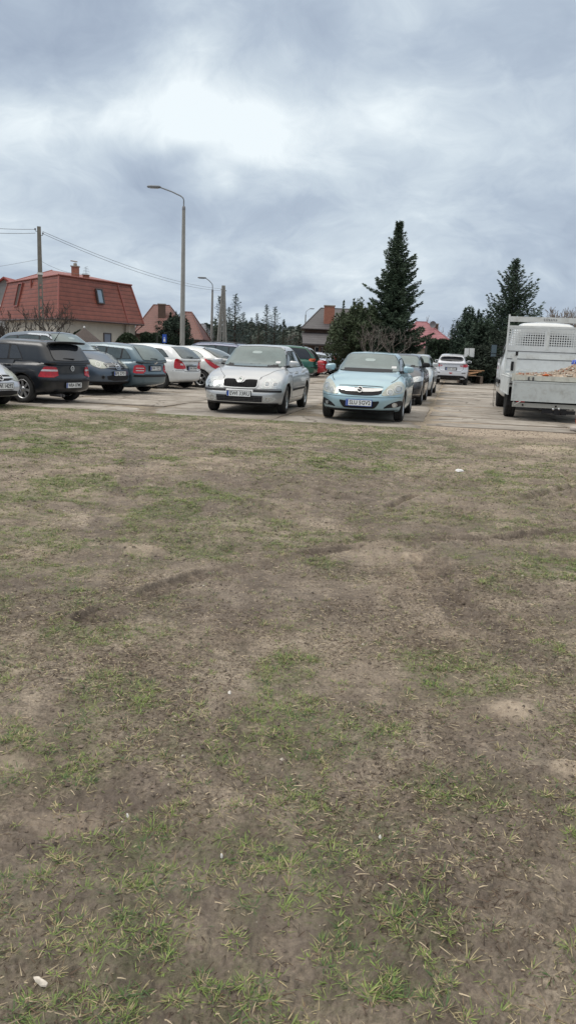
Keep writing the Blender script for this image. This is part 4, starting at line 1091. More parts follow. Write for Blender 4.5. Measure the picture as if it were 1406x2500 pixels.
# ============ light blue car, front
def astra():
    L, W, H = 4.40, 1.78, 1.46
    P = paint('light_blue', (.32, .47, .53), metal=.35, dirt=.22)
    p = dict(L=L, W=W, H=H, fo=.92, wb=2.61, tr=.318, paint=P, cowl=1.20, rooff=2.05, roofr=3.2, rearb=3.95, roof=prof_roof(L, H, 2.05, 3.2, .08, .12), wroof=.66, wbelt=.88, cpill=.5, rx=.40, ry=.50, bowf=.22, rz=.11, gbow=.24,
             ff=[(0, -.10), (.12, -.02), (.30, 0), (.45, 0), (.6, -.03), (.75, -.09), (.86, -.16), (1, -.34)])
    p.update(prof_sedan(L, H, .80, .90, 1.2, 1.0, .97, 1.0))
    loc, rz = place(gp(972, 1028), L/2-.92, -(W/2-.12), (-math.sin(R(12)), -math.cos(R(12))))
    c = Car(p, 'light blue car with chrome grille bar facing the field, nearest of its column', loc, rz, 'cars nosed out of the rows toward the field')
    c.windscreen(GLASS, zlo=1.04, zhi=H-.08, whi=.53)
    c.side_windows([2.55], GLASS_D, SEAM)
    inner_mirror(c); dashbits(c, (.75, .74, .70))
    c.doors([1.45, 2.75]); c.mirrors(low=BLK)
    g = c.patch('grille', 'F', chaikin([(-.46, .70), (-.44, .585), (-.2, .555), (.2, .555), (.44, .585), (.46, .70), (.2, .715), (-.2, .715)], 1), BLK, off=.008, cell=.05)
    c.patch('chrome_bar', 'F', chaikin([(-.47, .705), (-.45, .655), (-.2, .625), (.2, .625), (.45, .655), (.47, .705), (.2, .695), (-.2, .695)], 1), CHROME, off=.018, cell=.05, parent=g)
    b = c.disc('badge', 'F', 0, .66, .05, BLK, off=.028); c.ring('badge_ring', 'F', 0, .66, .052, CHROME, w=.016, off=.034, parent=b)
    mb = MB(); c.line('F', [(-.05, .645), (.012, .657), (-.012, .663), (.05, .675)], w=.011, off=.036, mi=0, mb=mb); mb.build('lightning_bolt', CHROME, b, fixn=False)
    for sx in (1, -1):
        o = c.patch('headlight', 'F', chaikin([(sx*a, z) for a, z in [(.44, .565), (.47, .64), (.58, .77), (.70, .845), (.80, .84), (.86, .76), (.87, .66), (.82, .60), (.62, .56)]], 2), LAMP_Y, off=.010, cell=.05)
        for (x, z, r) in ((.60, .635, .058), (.745, .695, .068)):
            c.ring('lamp_reflector', 'F', sx*x, z, r, CHROME, w=.012, off=.015, parent=o); c.disc('lamp_bulb', 'F', sx*x, z, r*.6, mat('bulb_glass', (.40, .43, .45), .1, .3), off=.017, parent=o)
        f = c.patch('fog_recess', 'F', chaikin([(sx*a, z) for a, z in [(.48, .30), (.60, .32), (.80, .33), (.84, .40), (.83, .475), (.62, .41)]], 1), BLK, off=.008, cell=.05)
        l_ = c.disc('fog_light', 'F', sx*.70, .375, .045, LAMP, off=.014, parent=f); c.ring('fog_ring', 'F', sx*.70, .375, .045, CHROME, w=.010, off=.018, parent=f)
    c.patch('lower_intake', 'F', chaikin([(-.43, .455), (-.34, .31), (-.26, .29), (.26, .29), (.34, .31), (.43, .455), (.3, .44), (-.3, .44)], 1), BLK, off=.008, cell=.05)
    c.patch('front_lip', 'F', [(-.82, .17), (.82, .17), (.84, .265), (-.84, .265)], BLK, off=.012, cell=.07)
    for sx in (1, -1):
        c.line('F', [(sx*.46, .735), (sx*.30, .745), (0, .75)], w=.012)
        c.line('T', [(sx*.60, L/2-.50), (sx*.70, L/2-.8), (sx*.74, L/2-1.15)], w=.012)
    c.line('F', [(-.86, .54), (-.5, .525), (.5, .525), (.86, .54)], w=.008)
    c.plate('F', 0, .405, 'SLU 5GV2', tilt=.05, frame=PLATE_B)
    aerial(c, 0, 2.20, .14, .2)
    c.wheels('five', .21); c.finish(); return c
# ============ black hatchback, rear
def hatch_rear(L, W, H, P, tail, **kw):
    p = dict(L=L, W=W, H=H, fo=kw.get('fo', .86), wb=kw.get('wb', 2.51), tr=kw.get('tr', .315), paint=P, cowl=kw.get('cowl', 1.12), rooff=kw.get('rooff', 1.85), roofr=kw.get('roofr', L-.42), rearb=kw.get('rearb', L-.06),
             roof=kw.get('roof') or prof_roof(L, H, 1.85, L-.42, kw.get('drop', .05), .10), wroof=kw.get('wroof', .70), wbelt=kw.get('wbelt', .90), cpill=kw.get('cpill', .38), apill=kw.get('apill', .2), rx=kw.get('rx', .28), ry=kw.get('ry', .30), bowf=.15, bowr=kw.get('bowr', .10),
             gap=.04, rpow=kw.get('rpow', 1.3), gbowr=kw.get('gbowr', .08), rf=kw.get('rf', [(0, -.12), (.12, -.02), (.35, 0), (.48, 0), (.56, -.035), (.8, -.045), (1, -.05)]), top=kw['top'])
    if 'grx' in kw: p['grx'] = kw['grx']
    if 'zb' in kw: p['zb'] = kw['zb']
    if 'rear_top' in kw: pass
    return p
def rear_lamp(c, pts, m=REDL, white=None, ang=48, off=.012, name='tail_light'):
    """pts in the diagonal rear view, t = 0 at the corner, positive toward the flank"""
    r = []
    for sx in (1, -1):
        o = c.patch(name, ('D', sx, -1, R(ang)), chaikin(pts, 1), m, off=off, cell=.05); r.append(o)
        if white: 
            for w_, mm in white: c.patch('clear_band', ('D', sx, -1, R(ang)), w_, mm, off=off+.004, cell=.05, parent=o)
    return r
LB = mat('clear_lamp_band', (.55, .50, .50), .15, .2, coat=.8)
AX = -25.0                                    # the left-hand rows stand at an angle
FW_A = (-.906, .42)                           # nose pointing away to the left
FW_B = (.906, -.42)                           # nose pointing toward the aisle
def golf():
    L, W, H = 4.15, 1.735, 1.44
    P = paint('black', (.008, .011, .016), metal=.2, dirt=.2, coat=.5)
    p = hatch_rear(L, W, H, P, None, top=[(0, .66), (.1, .72), (.5, .86), (1.12, .96), (1.6, .93), (2.8, .94), (3.7, .97), (4.15, .95)], wroof=.74, roofr=L-.30, rearb=L-.02, rpow=1.2, drop=.03, cpill=.80)
    loc, rz = place(gp(62, 983), -(L/2-.78), -(W/2-.11), FW_A)
    c = Car(p, 'black hatchback seen from behind with roof spoiler and alloy wheels, at left', loc, rz)
    c.side_windows([2.15, 2.92], GLASS_T, SEAM)
    c.windscreen(GLASS_T, zlo=.985, zhi=H-.11, view='R', name='rear_window', wlo=.60, whi=.52)
    c.windscreen(GLASS)
    c.doors([1.35, 2.15, 3.1]); c.mirrors()
    V, F = rbox(14, 5, 4, .56, .11, .05, .09, .05, .022, .02); mb = MB(); mb.add([(v[0], -L/2+.22+v[1]-.05*(v[2]/.05), H-.105+v[2]+.025*(1-(v[0]/.6)**2)) for v in V], F, 0, True); mb.build('roof_spoiler', BLK, c.root)
    rear_lamp(c, [(-.24, .60), (.20, .60), (.17, .68), (.09, .80), (.05, .84), (-.17, .84), (-.22, .79)], white=[([(-.215, .775), (.11, .775), (.135, .735), (-.215, .735)], LB)])
    c.patch('bumper_strip', 'R', [(-.80, .50), (.80, .50), (.80, .535), (-.80, .535)], BLK, off=.012, cell=.07)
    b = c.disc('badge', 'R', 0, .80, .058, BLK, off=.012); c.ring('badge_ring', 'R', 0, .80, .055, CHROME, w=.014, off=.018, parent=b)
    mb = MB(); c.line('R', [(-.03, .832), (0, .80), (.03, .832)], w=.010, off=.02, mi=0, mb=mb); c.line('R', [(-.045, .812), (-.018, .765), (0, .795), (.018, .765), (.045, .812)], w=.010, off=.02, mi=0, mb=mb); mb.build('roundel_strokes', CHROME, b, fixn=False)
    c.line('R', [(-.60, .99), (-.57, .60), (-.40, .56), (.40, .56), (.57, .60), (.60, .99)], w=.014)
    c.plate('R', 0, .42, 'WRA 87MS', tilt=-.06)
    rearwiper(c, .02, 1.0, -.30, 1.02)
    mb = MB(); mb.tube([(-.45, -L/2+.3, .20), (-.45, -L/2-.02, .19)], .032, 10); mb.tube([(-.36, -L/2+.3, .20), (-.36, -L/2-.02, .19)], .032, 10); mb.build('exhaust', STEEL, c.root)
    aerial(c, 0, L-.55, .22, .8)
    c.wheels('seven', .215); c.finish()
def fabia():
    L, W, H = 4.24, 1.65, 1.46
    P = paint('teal_grey', (.085, .135, .165), metal=.35, dirt=.25)
    p = hatch_rear(L, W, H, P, None, fo=.82, wb=2.46, tr=.30, top=[(0, .66), (.1, .72), (.5, .86), (1.1, .95), (1.6, .93), (3.0, .95), (3.9, .98), (4.24, .96)], roofr=L-.45, rearb=L-.03, rpow=1.6, drop=.06, wroof=.72, rooff=1.75)
    loc, rz = place((-4.95, 22.72), -(L/2-.92), -(W/2-.11), FW_A)
    loc = (loc[0]-.22, loc[1]+.05, 0)
    c = Car(p, 'blue grey estate car seen from behind, right of the dark grey crossover', loc, rz)
    c.side_windows([2.1, 2.95, 3.5], GLASS_D, SEAM, rear_tip=.55)
    c.windscreen(GLASS, zlo=.985, zhi=H-.10, view='R', name='rear_window', wlo=.60, whi=.50)
    c.windscreen(GLASS); c.doors([1.3, 2.1, 3.0]); c.mirrors()
    rear_lamp(c, [(-.20, .60), (.16, .60), (.16, .68), (.12, .84), (-.19, .84)], white=[([(-.15, .69), (.08, .69), (.08, .665), (-.15, .665)], LB), ([(-.15, .76), (.08, .76), (.08, .74), (-.15, .74)], LB)])
    c.patch('bumper_strip', 'R', [(-.76, .50), (.76, .50), (.76, .56), (-.76, .56)], BLK, off=.012, cell=.07)
    c.patch('plate_recess', 'R', [(-.32, .66), (.32, .66), (.30, .83), (-.30, .83)], BLK, off=.006, cell=.07)
    c.line('R', [(-.56, .99), (-.55, .60), (-.48, .575), (.48, .575), (.55, .60), (.56, .99)], w=.014)
    c.plate('R', 0, .745, 'EWI 7S21'); rearwiper(c, .03, 1.0, -.26, 1.02)
    c.disc('badge', 'R', 0, .90, .04, CHROME)
    c.wheels('steel', .20); c.finish()
def civic():
    L, W, H = 4.28, 1.70, 1.49
    P = paint('white', (.66, .68, .68), metal=.0, dirt=.35)
    p = hatch_rear(L, W, H, P, None, fo=.83, wb=2.68, tr=.31, top=[(0, .70), (.1, .76), (.5, .90), (1.0, 1.0), (1.6, .98), (3.0, 1.0), (3.9, 1.03), (4.28, 1.0)], roofr=L-.55, rearb=L-.04, rpow=1.5, drop=.07, cowl=1.0, rooff=1.75, cpill=.46)
    loc, rz = place(gp(404, 949.5), -(L/2-.77), -(W/2-.11), FW_A)
    loc = (loc[0]-.14, loc[1]+.03, 0)
    c = Car(p, 'white hatchback seen from behind with triangular red lamps beside the estate car', loc, rz)
    c.side_windows([2.1, 3.0], GLASS_D, SEAM)
    c.windscreen(GLASS_D, zlo=1.04, zhi=H-.12, view='R', name='rear_window', wlo=.60, whi=.50)
    c.windscreen(GLASS); c.doors([1.3, 2.1, 3.05]); c.mirrors()
    rear_lamp(c, [(-.30, .68), (.12, .68), (.14, .80), (.10, .98), (.03, 1.02), (-.10, .96), (-.27, .78)], white=[([(-.20, .80), (-.08, .80), (-.07, .86), (-.15, .86)], LB)])
    c.patch('plate_recess', 'R', [(-.31, .64), (.31, .64), (.33, .80), (-.33, .80)], STEEL, off=.006, cell=.07)
    c.patch('tailgate_handle', 'R', [(-.36, .80), (.36, .80), (.36, .84), (-.36, .84)], CHROME, off=.022, cell=.07)
    c.line('R', [(-.58, 1.0), (-.50, .64), (-.42, .60), (.42, .60), (.50, .64), (.58, 1.0)], w=.014)
    c.line('R', [(-.80, .62), (-.52, .63)], w=.010); c.line('R', [(.80, .62), (.52, .63)], w=.010)
    c.patch('lower_bumper_edge', 'R', [(-.80, .20), (.80, .20), (.80, .235), (-.80, .235)], BLK, off=.010, cell=.08)
    c.plate('R', 0, .70, 'EWI 3VH4'); rearwiper(c, .02, 1.05, -.28, 1.07)
    c.wheels('steel', .20); c.finish()
def peugeot():
    L, W, H = 4.03, 1.75, 1.47
    P = paint('warm_white', (.60, .61, .60), metal=.05, dirt=.28)
    p = hatch_rear(L, W, H, P, None, fo=.85, wb=2.54, tr=.31, top=[(0, .66), (.1, .74), (.5, .90), (1.0, 1.0), (1.6, .99), (2.8, 1.02), (3.6, 1.06), (4.03, 1.03)], roofr=L-.70, rearb=L-.06, rpow=1.9, drop=.10, cowl=1.0, rooff=1.8, wroof=.66, cpill=.55, bowr=.20, gbowr=.20, grx=.22, ry=.42, rx=.36)
    loc, rz = place(gp(492, 946.5), -(L/2-.64), -(W/2-.11), FW_A)
    c = Car(p, 'white rounded hatchback with long curved red lamps, just left of the silver grey car', loc, rz)
    c.side_windows([2.05, 2.75], GLASS_D, SEAM)
    c.windscreen(GLASS_D, zlo=1.09, zhi=H-.11, view='R', name='rear_window', wlo=.62, whi=.50, arch=.05)
    c.windscreen(GLASS); c.doors([1.25, 2.15, 3.0]); c.mirrors()
    rear_lamp(c, [(-.34, .74), (-.10, .80), (.20, 1.0), (.34, 1.04), (.30, .94), (.12, .76), (-.10, .66), (-.30, .68)])
    c.line('R', [(-.62, 1.05), (-.55, .70), (-.42, .60), (.42, .60), (.55, .70), (.62, 1.05)], w=.014)
    c.plate('R', 0, .50, 'EWI 61KN'); rearwiper(c, .02, 1.10, -.28, 1.11)
    c.both('reflector', 'R', [(.55, .42), (.72, .42), (.72, .46), (.55, .46)], BLK, off=.008)
    c.disc('badge', 'R', 0, .90, .05, CHROME); aerial(c, 0, 1.95, .17, .6)
    c.wheels('five', .215); c.finish()
def qashqai():
    L, W, H = 4.32, 1.80, 1.70
    P = paint('dark_grey_blue', (.060, .085, .120), metal=.35, dirt=.25)
    p = dict(L=L, W=W, H=H, fo=.90, wb=2.63, tr=.345, paint=P, cowl=1.10, rooff=2.0, roofr=3.6, rearb=4.25, roof=prof_roof(L, H, 2.0, 3.6, .07, .12), wroof=.68, wbelt=.89, zb=.24, gap=.05, rx=.36, ry=.44, bowf=.18,
             top=[(0, .87), (.12, .94), (.5, 1.05), (1.1, 1.17), (1.6, 1.12), (3.0, 1.14), (3.9, 1.18), (4.32, 1.14)],
             ff=[(0, -.08), (.12, -.01), (.40, 0), (.6, -.02), (.78, -.07), (.9, -.14), (1, -.28)])
    loc, rz = place(gp(201, 963.5), L/2-.90, (W/2-.12), FW_B)
    loc = (loc[0]-.906*.22, loc[1]+.42*.22, 0)
    c = Car(p, 'dark grey blue crossover facing right with pale oval headlights, beside the black hatchback', loc, rz)
    c.windscreen(GLASS, zlo=1.21, zhi=H-.10); c.side_windows([2.25, 3.05], GLASS_D, SEAM)
    c.doors([1.45, 2.25, 3.1]); c.mirrors(); inner_mirror(c)
    for sx in (1, -1):
        o = c.patch('headlight', ('D', sx, 1, R(42)), chaikin([(-.36, .755), (-.10, .72), (.14, .81), (.20, .94), (.08, .965), (-.14, .92), (-.34, .84)], 2), LAMP_Y, off=.010, cell=.05)
        c.ring('lamp_reflector', ('D', sx, 1, R(42)), -.05, .83, .07, CHROME, w=.014, off=.015, parent=o)
        f = c.disc('fog_light', ('D', sx, 1, R(30)), -.22, .50, .05, BLK, off=.010)
        c.ring('fog_ring', ('D', sx, 1, R(30)), -.22, .50, .045, STEEL, w=.012, off=.014, parent=f)
    g = c.patch('grille', 'F', chaikin([(-.46, .86), (-.40, .735), (-.1, .70), (.1, .70), (.40, .735), (.46, .86), (.2, .88), (-.2, .88)], 1), BLK, off=.010, cell=.05)
    mb = MB()
    for k in range(3): c.line('F', [(-.43+.02*k, .84-k*.045), (.43-.02*k, .84-k*.045)], w=.011, off=.018, mi=0, mb=mb)
    mb.build('grille_bars', CHROME, g, fixn=False)
    b = c.disc('badge', 'F', 0, .80, .05, BLK, off=.030); c.ring('badge_ring', 'F', 0, .80, .055, CHROME, w=.016, off=.034, parent=b)
    mb = MB(); c.line('F', [(-.08, .80), (.08, .80)], w=.022, off=.036, mi=0, mb=mb); c.line('F', [(-.11, .88), (-.075, .71), (.075, .71), (.11, .88)], w=.02, off=.03, mi=0, mb=mb); mb.build('badge_bar', CHROME, b, fixn=False)
    c.patch('lower_intake', 'F', chaikin([(-.48, .56), (-.42, .40), (.42, .40), (.48, .56)], 1), BLK, off=.010, cell=.06)
    c.patch('front_lip', 'F', [(-.86, .24), (.86, .24), (.86, .38), (-.86, .38)], BLK, off=.012, cell=.07)
    c.both('arch_trim', 'S', [(c.front(1.36), .30), (c.front(3.1), .30), (c.front(3.1), .40), (c.front(1.36), .40)], BLK, off=.012, cell=.1)
    for sx in (1, -1): c.line('T', [(sx*.42, L/2-.32), (sx*.62, L/2-.62), (sx*.74, L/2-1.1)], w=.014)
    c.plate('F', 0, .60, 'EPJ 2701', dy=.02)
    aerial(c, 0, 2.15, .22, .6)
    c.wheels('five', .23); c.finish()
def opel_left():
    L, W, H = 4.20, 1.70, 1.45
    P = paint('pale_silver', (.52, .55, .60), metal=.35, dirt=.2)
    p = dict(L=L, W=W, H=H, fo=.88, wb=2.6, tr=.31, paint=P, cowl=1.15, rooff=1.95, roofr=3.4, rearb=4.1, roof=prof_roof(L, H, 1.95, 3.4), rx=.36, ry=.46, bowf=.18,
             top=[(0, .70), (.1, .75), (.5, .87), (1.15, .98), (1.7, .96), (3.6, .99), (4.2, .97)])
    f = FW_B; tip = gp(44, 992)
    loc, rz = place(tip, L/2-.32, -(W/2-.16)+.0, f)
    c = Car(p, 'pale silver car cut by the left photo edge, only its nose showing', loc, rz)
    c.windscreen(GLASS); c.side_windows([2.2, 3.0], GLASS_D, SEAM); c.doors([1.4, 2.2, 3.05]); c.mirrors()
    g = c.patch('grille', 'F', chaikin([(-.40, .68), (-.36, .565), (.36, .565), (.40, .68)], 1), BLK, off=.008, cell=.05)
    c.patch('chrome_bar', 'F', [(-.39, .635), (.39, .635), (.38, .605), (-.38, .605)], CHROME, off=.018, cell=.05, parent=g)
    b = c.disc('badge', 'F', 0, .62, .052, BLK, off=.026); c.ring('badge_ring', 'F', 0, .62, .055, CHROME, w=.016, off=.032, parent=b)
    mb = MB(); c.line('F', [(-.05, .605), (.012, .617), (-.012, .623), (.05, .635)], w=.011, off=.034, mi=0, mb=mb); mb.build('lightning_bolt', CHROME, b, fixn=False)
    for sx in (1, -1):
        c.patch('headlight', ('D', sx, 1, R(38)), chaikin([(-.34, .55), (.10, .54), (.16, .68), (.10, .80), (-.12, .78), (-.32, .70)], 1), LAMP_Y, off=.010, cell=.05)
        fo_ = c.patch('fog_recess', 'F', chaikin([(sx*a, z) for a, z in [(.46, .27), (.74, .30), (.76, .38), (.50, .37)]], 1), BLK, off=.008, cell=.05)
        c.patch('fog_strip', 'F', [(sx*a, z) for a, z in [(.55, .28), (.62, .29), (.66, .37), (.59, .37)]], P, off=.014, cell=.06, parent=fo_)
    c.patch('lower_intake', 'F', chaikin([(-.44, .37), (-.42, .27), (.42, .27), (.44, .37)], 1), BLK, off=.008, cell=.06)
    c.patch('front_lip', 'F', [(-.80, .165), (.80, .165), (.82, .235), (-.82, .235)], BLK, off=.012, cell=.07)
    c.plate('F', 0, .46, 'EWI 14292'); c.wheels('trim', .2); c.finish()
def blue_mpv():
    L, W, H = 4.35, 1.76, 1.66
    P = paint('dark_blue', (.018, .035, .10), metal=.25, dirt=.15)
    p = hatch_rear(L, W, H, P, None, wb=2.6, top=[(0, .80), (.1, .86), (.5, .98), (1.0, 1.08), (1.6, 1.04), (3.4, 1.07), (4.35, 1.05)], cowl=1.0, rooff=1.8, roofr=L-.40, rearb=L-.04, wroof=.76, drop=.05, cpill=.25)
    q = at(548, 853, 33.0)
    loc = (q.x-.62, 33.0, 0); rz = math.atan2(.906, .42)
    c = Car(p, 'dark blue people carrier with roof rails, mostly hidden behind the silver grey car', loc, rz)
    c.side_windows([2.0, 2.9, 3.5], GLASS_D, SEAM); c.windscreen(GLASS, view='R', name='rear_window', zlo=1.10); c.windscreen(GLASS)
    c.doors([1.3, 2.0, 2.95]); c.mirrors()
    for sx in (1, -1):
        mb = MB(); pts = []
        for i in range(9):
            d = 1.95+i*.23; h, n = c.ray('T', sx*.50, c.front(d)); pts.append(h+Vector((0, 0, .045 if 0 < i < 8 else .0)))
        mb.tube(pts, .014, 6); mb.build('roof_rail', STEEL, c.root)
    rear_lamp(c, [(-.16, .80), (.10, .80), (.08, 1.05), (-.12, 1.05)]); c.plate('R', 0, .75, 'EWI 8P04')
    c.wheels('trim', .2); c.finish()
def sharan():
    L, W, H = 4.63, 1.81, 1.76
    P = paint('dark_green', (.008, .085, .058), metal=.25, dirt=.2)
    p = hatch_rear(L, W, H, P, None, wb=2.84, tr=.33, top=[(0, .78), (.1, .84), (.5, .94), (.95, 1.02), (1.6, 1.0), (3.4, 1.03), (4.63, 1.02)], cowl=.95, rooff=1.9, roofr=L-.55, rearb=L-.02, wroof=.74, drop=.06, cpill=.22, rpow=1.9)
    loc, rz = place((.70, 44.2), -(L/2-.5), (W/2)-1.6, (-math.sin(R(78)), math.cos(R(78))))
    c = Car(p, 'dark green people carrier seen from its rear corner behind the silver grey car', loc, rz)
    c.side_windows([2.2, 3.1], GLASS_T, SEAM); c.windscreen(GLASS_T, view='R', name='rear_window', zlo=1.08, wlo=.68); c.windscreen(GLASS)
    c.doors([1.4, 2.2, 3.1]); c.mirrors()
    rear_lamp(c, [(-.22, .90), (.16, .90), (.18, 1.02), (.10, 1.07), (-.20, 1.06)], ORL, white=[([(-.21, .93), (-.06, .93), (-.06, 1.04), (-.21, 1.04)], REDL)])
    c.patch('bumper_strip', 'R', [(-.82, .56), (.82, .56), (.82, .60), (-.82, .60)], BLK, off=.012, cell=.08)
    c.plate('R', 0, .80, 'EWI 4R55'); rearwiper(c, .0, 1.10, -.3, 1.12)
    for sx in (1, -1):
        mb = MB(); pts = []
        for i in range(9):
            d = 2.05+i*.24; h, n = c.ray('T', sx*.52, c.front(d)); pts.append(h+Vector((0, 0, .045 if 0 < i < 8 else .0)))
        mb.tube(pts, .014, 6); mb.build('roof_rail', BLK, c.root)
    c.wheels('trim', .21); c.finish()
def red_car():
    L, W, H = 4.15, 1.72, 1.38
    P = paint('bright_red', (.42, .018, .030), metal=.05, dirt=.1)
    p = hatch_rear(L, W, H, P, None, top=[(0, .66), (.1, .72), (.5, .86), (1.12, .94), (1.6, .93), (3.0, .96), (4.15, .93)], cpill=.4, roofr=L-1.5, rearb=L-.75)
    loc, rz = place((1.92, 46.7), -(L/2), -(W/2)+.55, (-math.sin(R(78)), math.cos(R(78))))
    c = Car(p, 'bright red car, only its round lamped tail showing beside the dark green people carrier', loc, rz)
    c.side_windows([2.1, 3.0], GLASS_D, SEAM); c.windscreen(GLASS_D, view='R', name='rear_window'); c.windscreen(GLASS); c.doors([1.35, 2.1, 3.05]); c.mirrors()
    for sx in (1, -1):
        o = c.patch('tail_light', 'R', chaikin([(sx*.50, .62), (sx*.82, .62), (sx*.84, .86), (sx*.54, .88)], 1), REDL, off=.010)
        c.disc('reverse_lamp', 'R', sx*.60, .74, .05, LB, off=.016, parent=o); c.disc('brake_lamp', 'R', sx*.74, .76, .05, mat('dim_lamp', (.35, .10, .08), .2), off=.016, parent=o)
    c.plate('R', 0, .60, 'EWI 5C90'); c.wheels('five', .2); c.finish()
def volvo():
    L, W, H = 4.50, 1.80, 1.46
    P = paint('blue_silver', (.28, .33, .40), metal=.4, dirt=.12)
    p = hatch_rear(L, W, H, P, None, wb=2.65, tr=.33, top=[(0, .72), (.1, .78), (.5, .90), (1.2, 1.0), (1.8, .99), (3.6, 1.05), (4.50, 1.02)], cowl=1.2, rooff=2.0, roofr=L-.65, rearb=L-.05, rpow=1.8, drop=.10, cpill=.6, wroof=.68, bowr=.16)
    loc, rz = place(gp(793, 914.5), -(L/2-.90), -(W/2-.12), (-math.sin(R(70)), math.cos(R(70))))
    c = Car(p, 'blue silver car with upright red boomerang lamps standing behind the bright red car', loc, rz)
    c.side_windows([2.3, 3.2], GLASS_D, SEAM, rear_tip=.7); c.windscreen(GLASS_T, view='R', name='rear_window', zlo=1.06); c.windscreen(GLASS); c.doors([1.5, 2.3, 3.2]); c.mirrors()
    rear_lamp(c, [(-.16, .80), (.10, .80), (.06, .95), (.20, 1.24), (.13, 1.24), (-.06, 1.0), (-.15, .92)])
    V, F = rbox(12, 5, 4, .54, .10, .04, .08, .05, .018, .018); mb = MB(); mb.add([(v[0], -L/2+.42+v[1], H-.13+v[2]+.02*(1-(v[0]/.6)**2)) for v in V], F, 0, True); mb.build('roof_spoiler', P, c.root)
    c.patch('lower_bumper', 'R', [(-.82, .22), (.82, .22), (.82, .42), (-.82, .42)], BLK, off=.010, cell=.08)
    c.plate('R', 0, .78, 'EWI 2G17'); c.wheels('ten', .235); c.finish()
def dark_vw():
    L, W, H = 4.40, 1.81, 1.48
    P = paint('anthracite', (.030, .034, .042), metal=.3, dirt=.2)
    p = dict(L=L, W=W, H=H, fo=.88, wb=2.64, tr=.325, paint=P, cowl=1.15, rooff=1.95, roofr=3.6, rearb=4.3, roof=prof_roof(L, H, 1.95, 3.6), rx=.34, ry=.40, bowf=.16, wroof=.72,
             top=[(0, .80), (.1, .86), (.5, .95), (1.15, 1.06), (1.7, 1.02), (3.6, 1.06), (4.4, 1.03)])
    loc, rz = place(gp(1021, 988), L/2-.88, -(W/2-.12), (-math.sin(R(12.5)), -math.cos(R(12.5))))
    c = Car(p, 'black family car in the middle of the column of three behind the light blue car', loc, rz, 'cars nosed out of the rows toward the field')
    c.windscreen(GLASS, zlo=1.10, zhi=H-.10); c.side_windows([2.3, 3.15], GLASS_D, SEAM); c.doors([1.45, 2.3, 3.2]); c.mirrors(m=BLK)
    for sx in (1, -1):
        o = c.patch('headlight', 'F', chaikin([(sx*a, z) for a, z in [(.46, .68), (.60, .80), (.80, .84), (.88, .78), (.86, .70), (.62, .655)]], 1), LAMP, off=.010)
        c.ring('lamp_reflector', 'F', sx*.70, .745, .045, CHROME, w=.014, off=.014, parent=o)
        c.ring('fog_ring', 'F', sx*.68, .40, .05, STEEL, w=.014, off=.010)
        c.patch('chrome_strip', 'F', [(sx*.50, .30), (sx*.84, .32), (sx*.84, .335), (sx*.50, .315)], CHROME, off=.012)
    g = c.patch('grille', 'F', [(-.44, .665), (.44, .665), (.45, .76), (-.45, .76)], BLK, off=.010); c.disc('badge', 'F', 0, .72, .06, CHROME, off=.022)
    c.patch('lower_intake', 'F', [(-.55, .30), (.55, .30), (.60, .50), (-.60, .50)], BLK, off=.010)
    c.patch('front_lip', 'F', [(-.84, .18), (.84, .18), (.84, .26), (-.84, .26)], BLK, off=.012)
    c.plate('F', 0, .50, 'EWI 9NX3', dy=.02); c.wheels('seven', .22); c.finish()
def silver_mid():
    L, W, H = 4.45, 1.79, 1.50
    P = paint('light_silver', (.46, .49, .50), metal=.35, dirt=.2)
    p = dict(L=L, W=W, H=H, fo=.88, wb=2.64, tr=.325, paint=P, cowl=1.15, rooff=1.95, roofr=3.6, rearb=4.3, roof=prof_roof(L, H, 1.95, 3.6), rx=.34, ry=.40, wroof=.70,
             top=[(0, .76), (.1, .82), (.5, .93), (1.15, 1.03), (1.7, 1.0), (3.6, 1.04), (4.45, 1.01)])
    loc, rz = place(gp(1056, 959.5), -(L/2-.93), -(W/2-.12), (-math.sin(R(13)), -math.cos(R(13))))
    c = Car(p, 'light silver car farthest back in the column behind the light blue car', loc, rz, 'cars nosed out of the rows toward the field')
    c.windscreen(GLASS, zlo=1.07, zhi=H-.10); c.side_windows([2.3, 3.15], GLASS_D, SEAM); c.doors([1.45, 2.3, 3.2]); c.mirrors()
    for sx in (1, -1): c.patch('headlight', 'F', chaikin([(sx*a, z) for a, z in [(.46, .62), (.56, .76), (.80, .80), (.87, .72), (.84, .62)]], 1), LAMP, off=.010)
    c.patch('grille', 'F', [(-.40, .62), (.40, .62), (.42, .73), (-.42, .73)], BLK, off=.010); c.plate('F', 0, .46, 'EWI 6TL8'); c.wheels('trim', .21); c.finish()
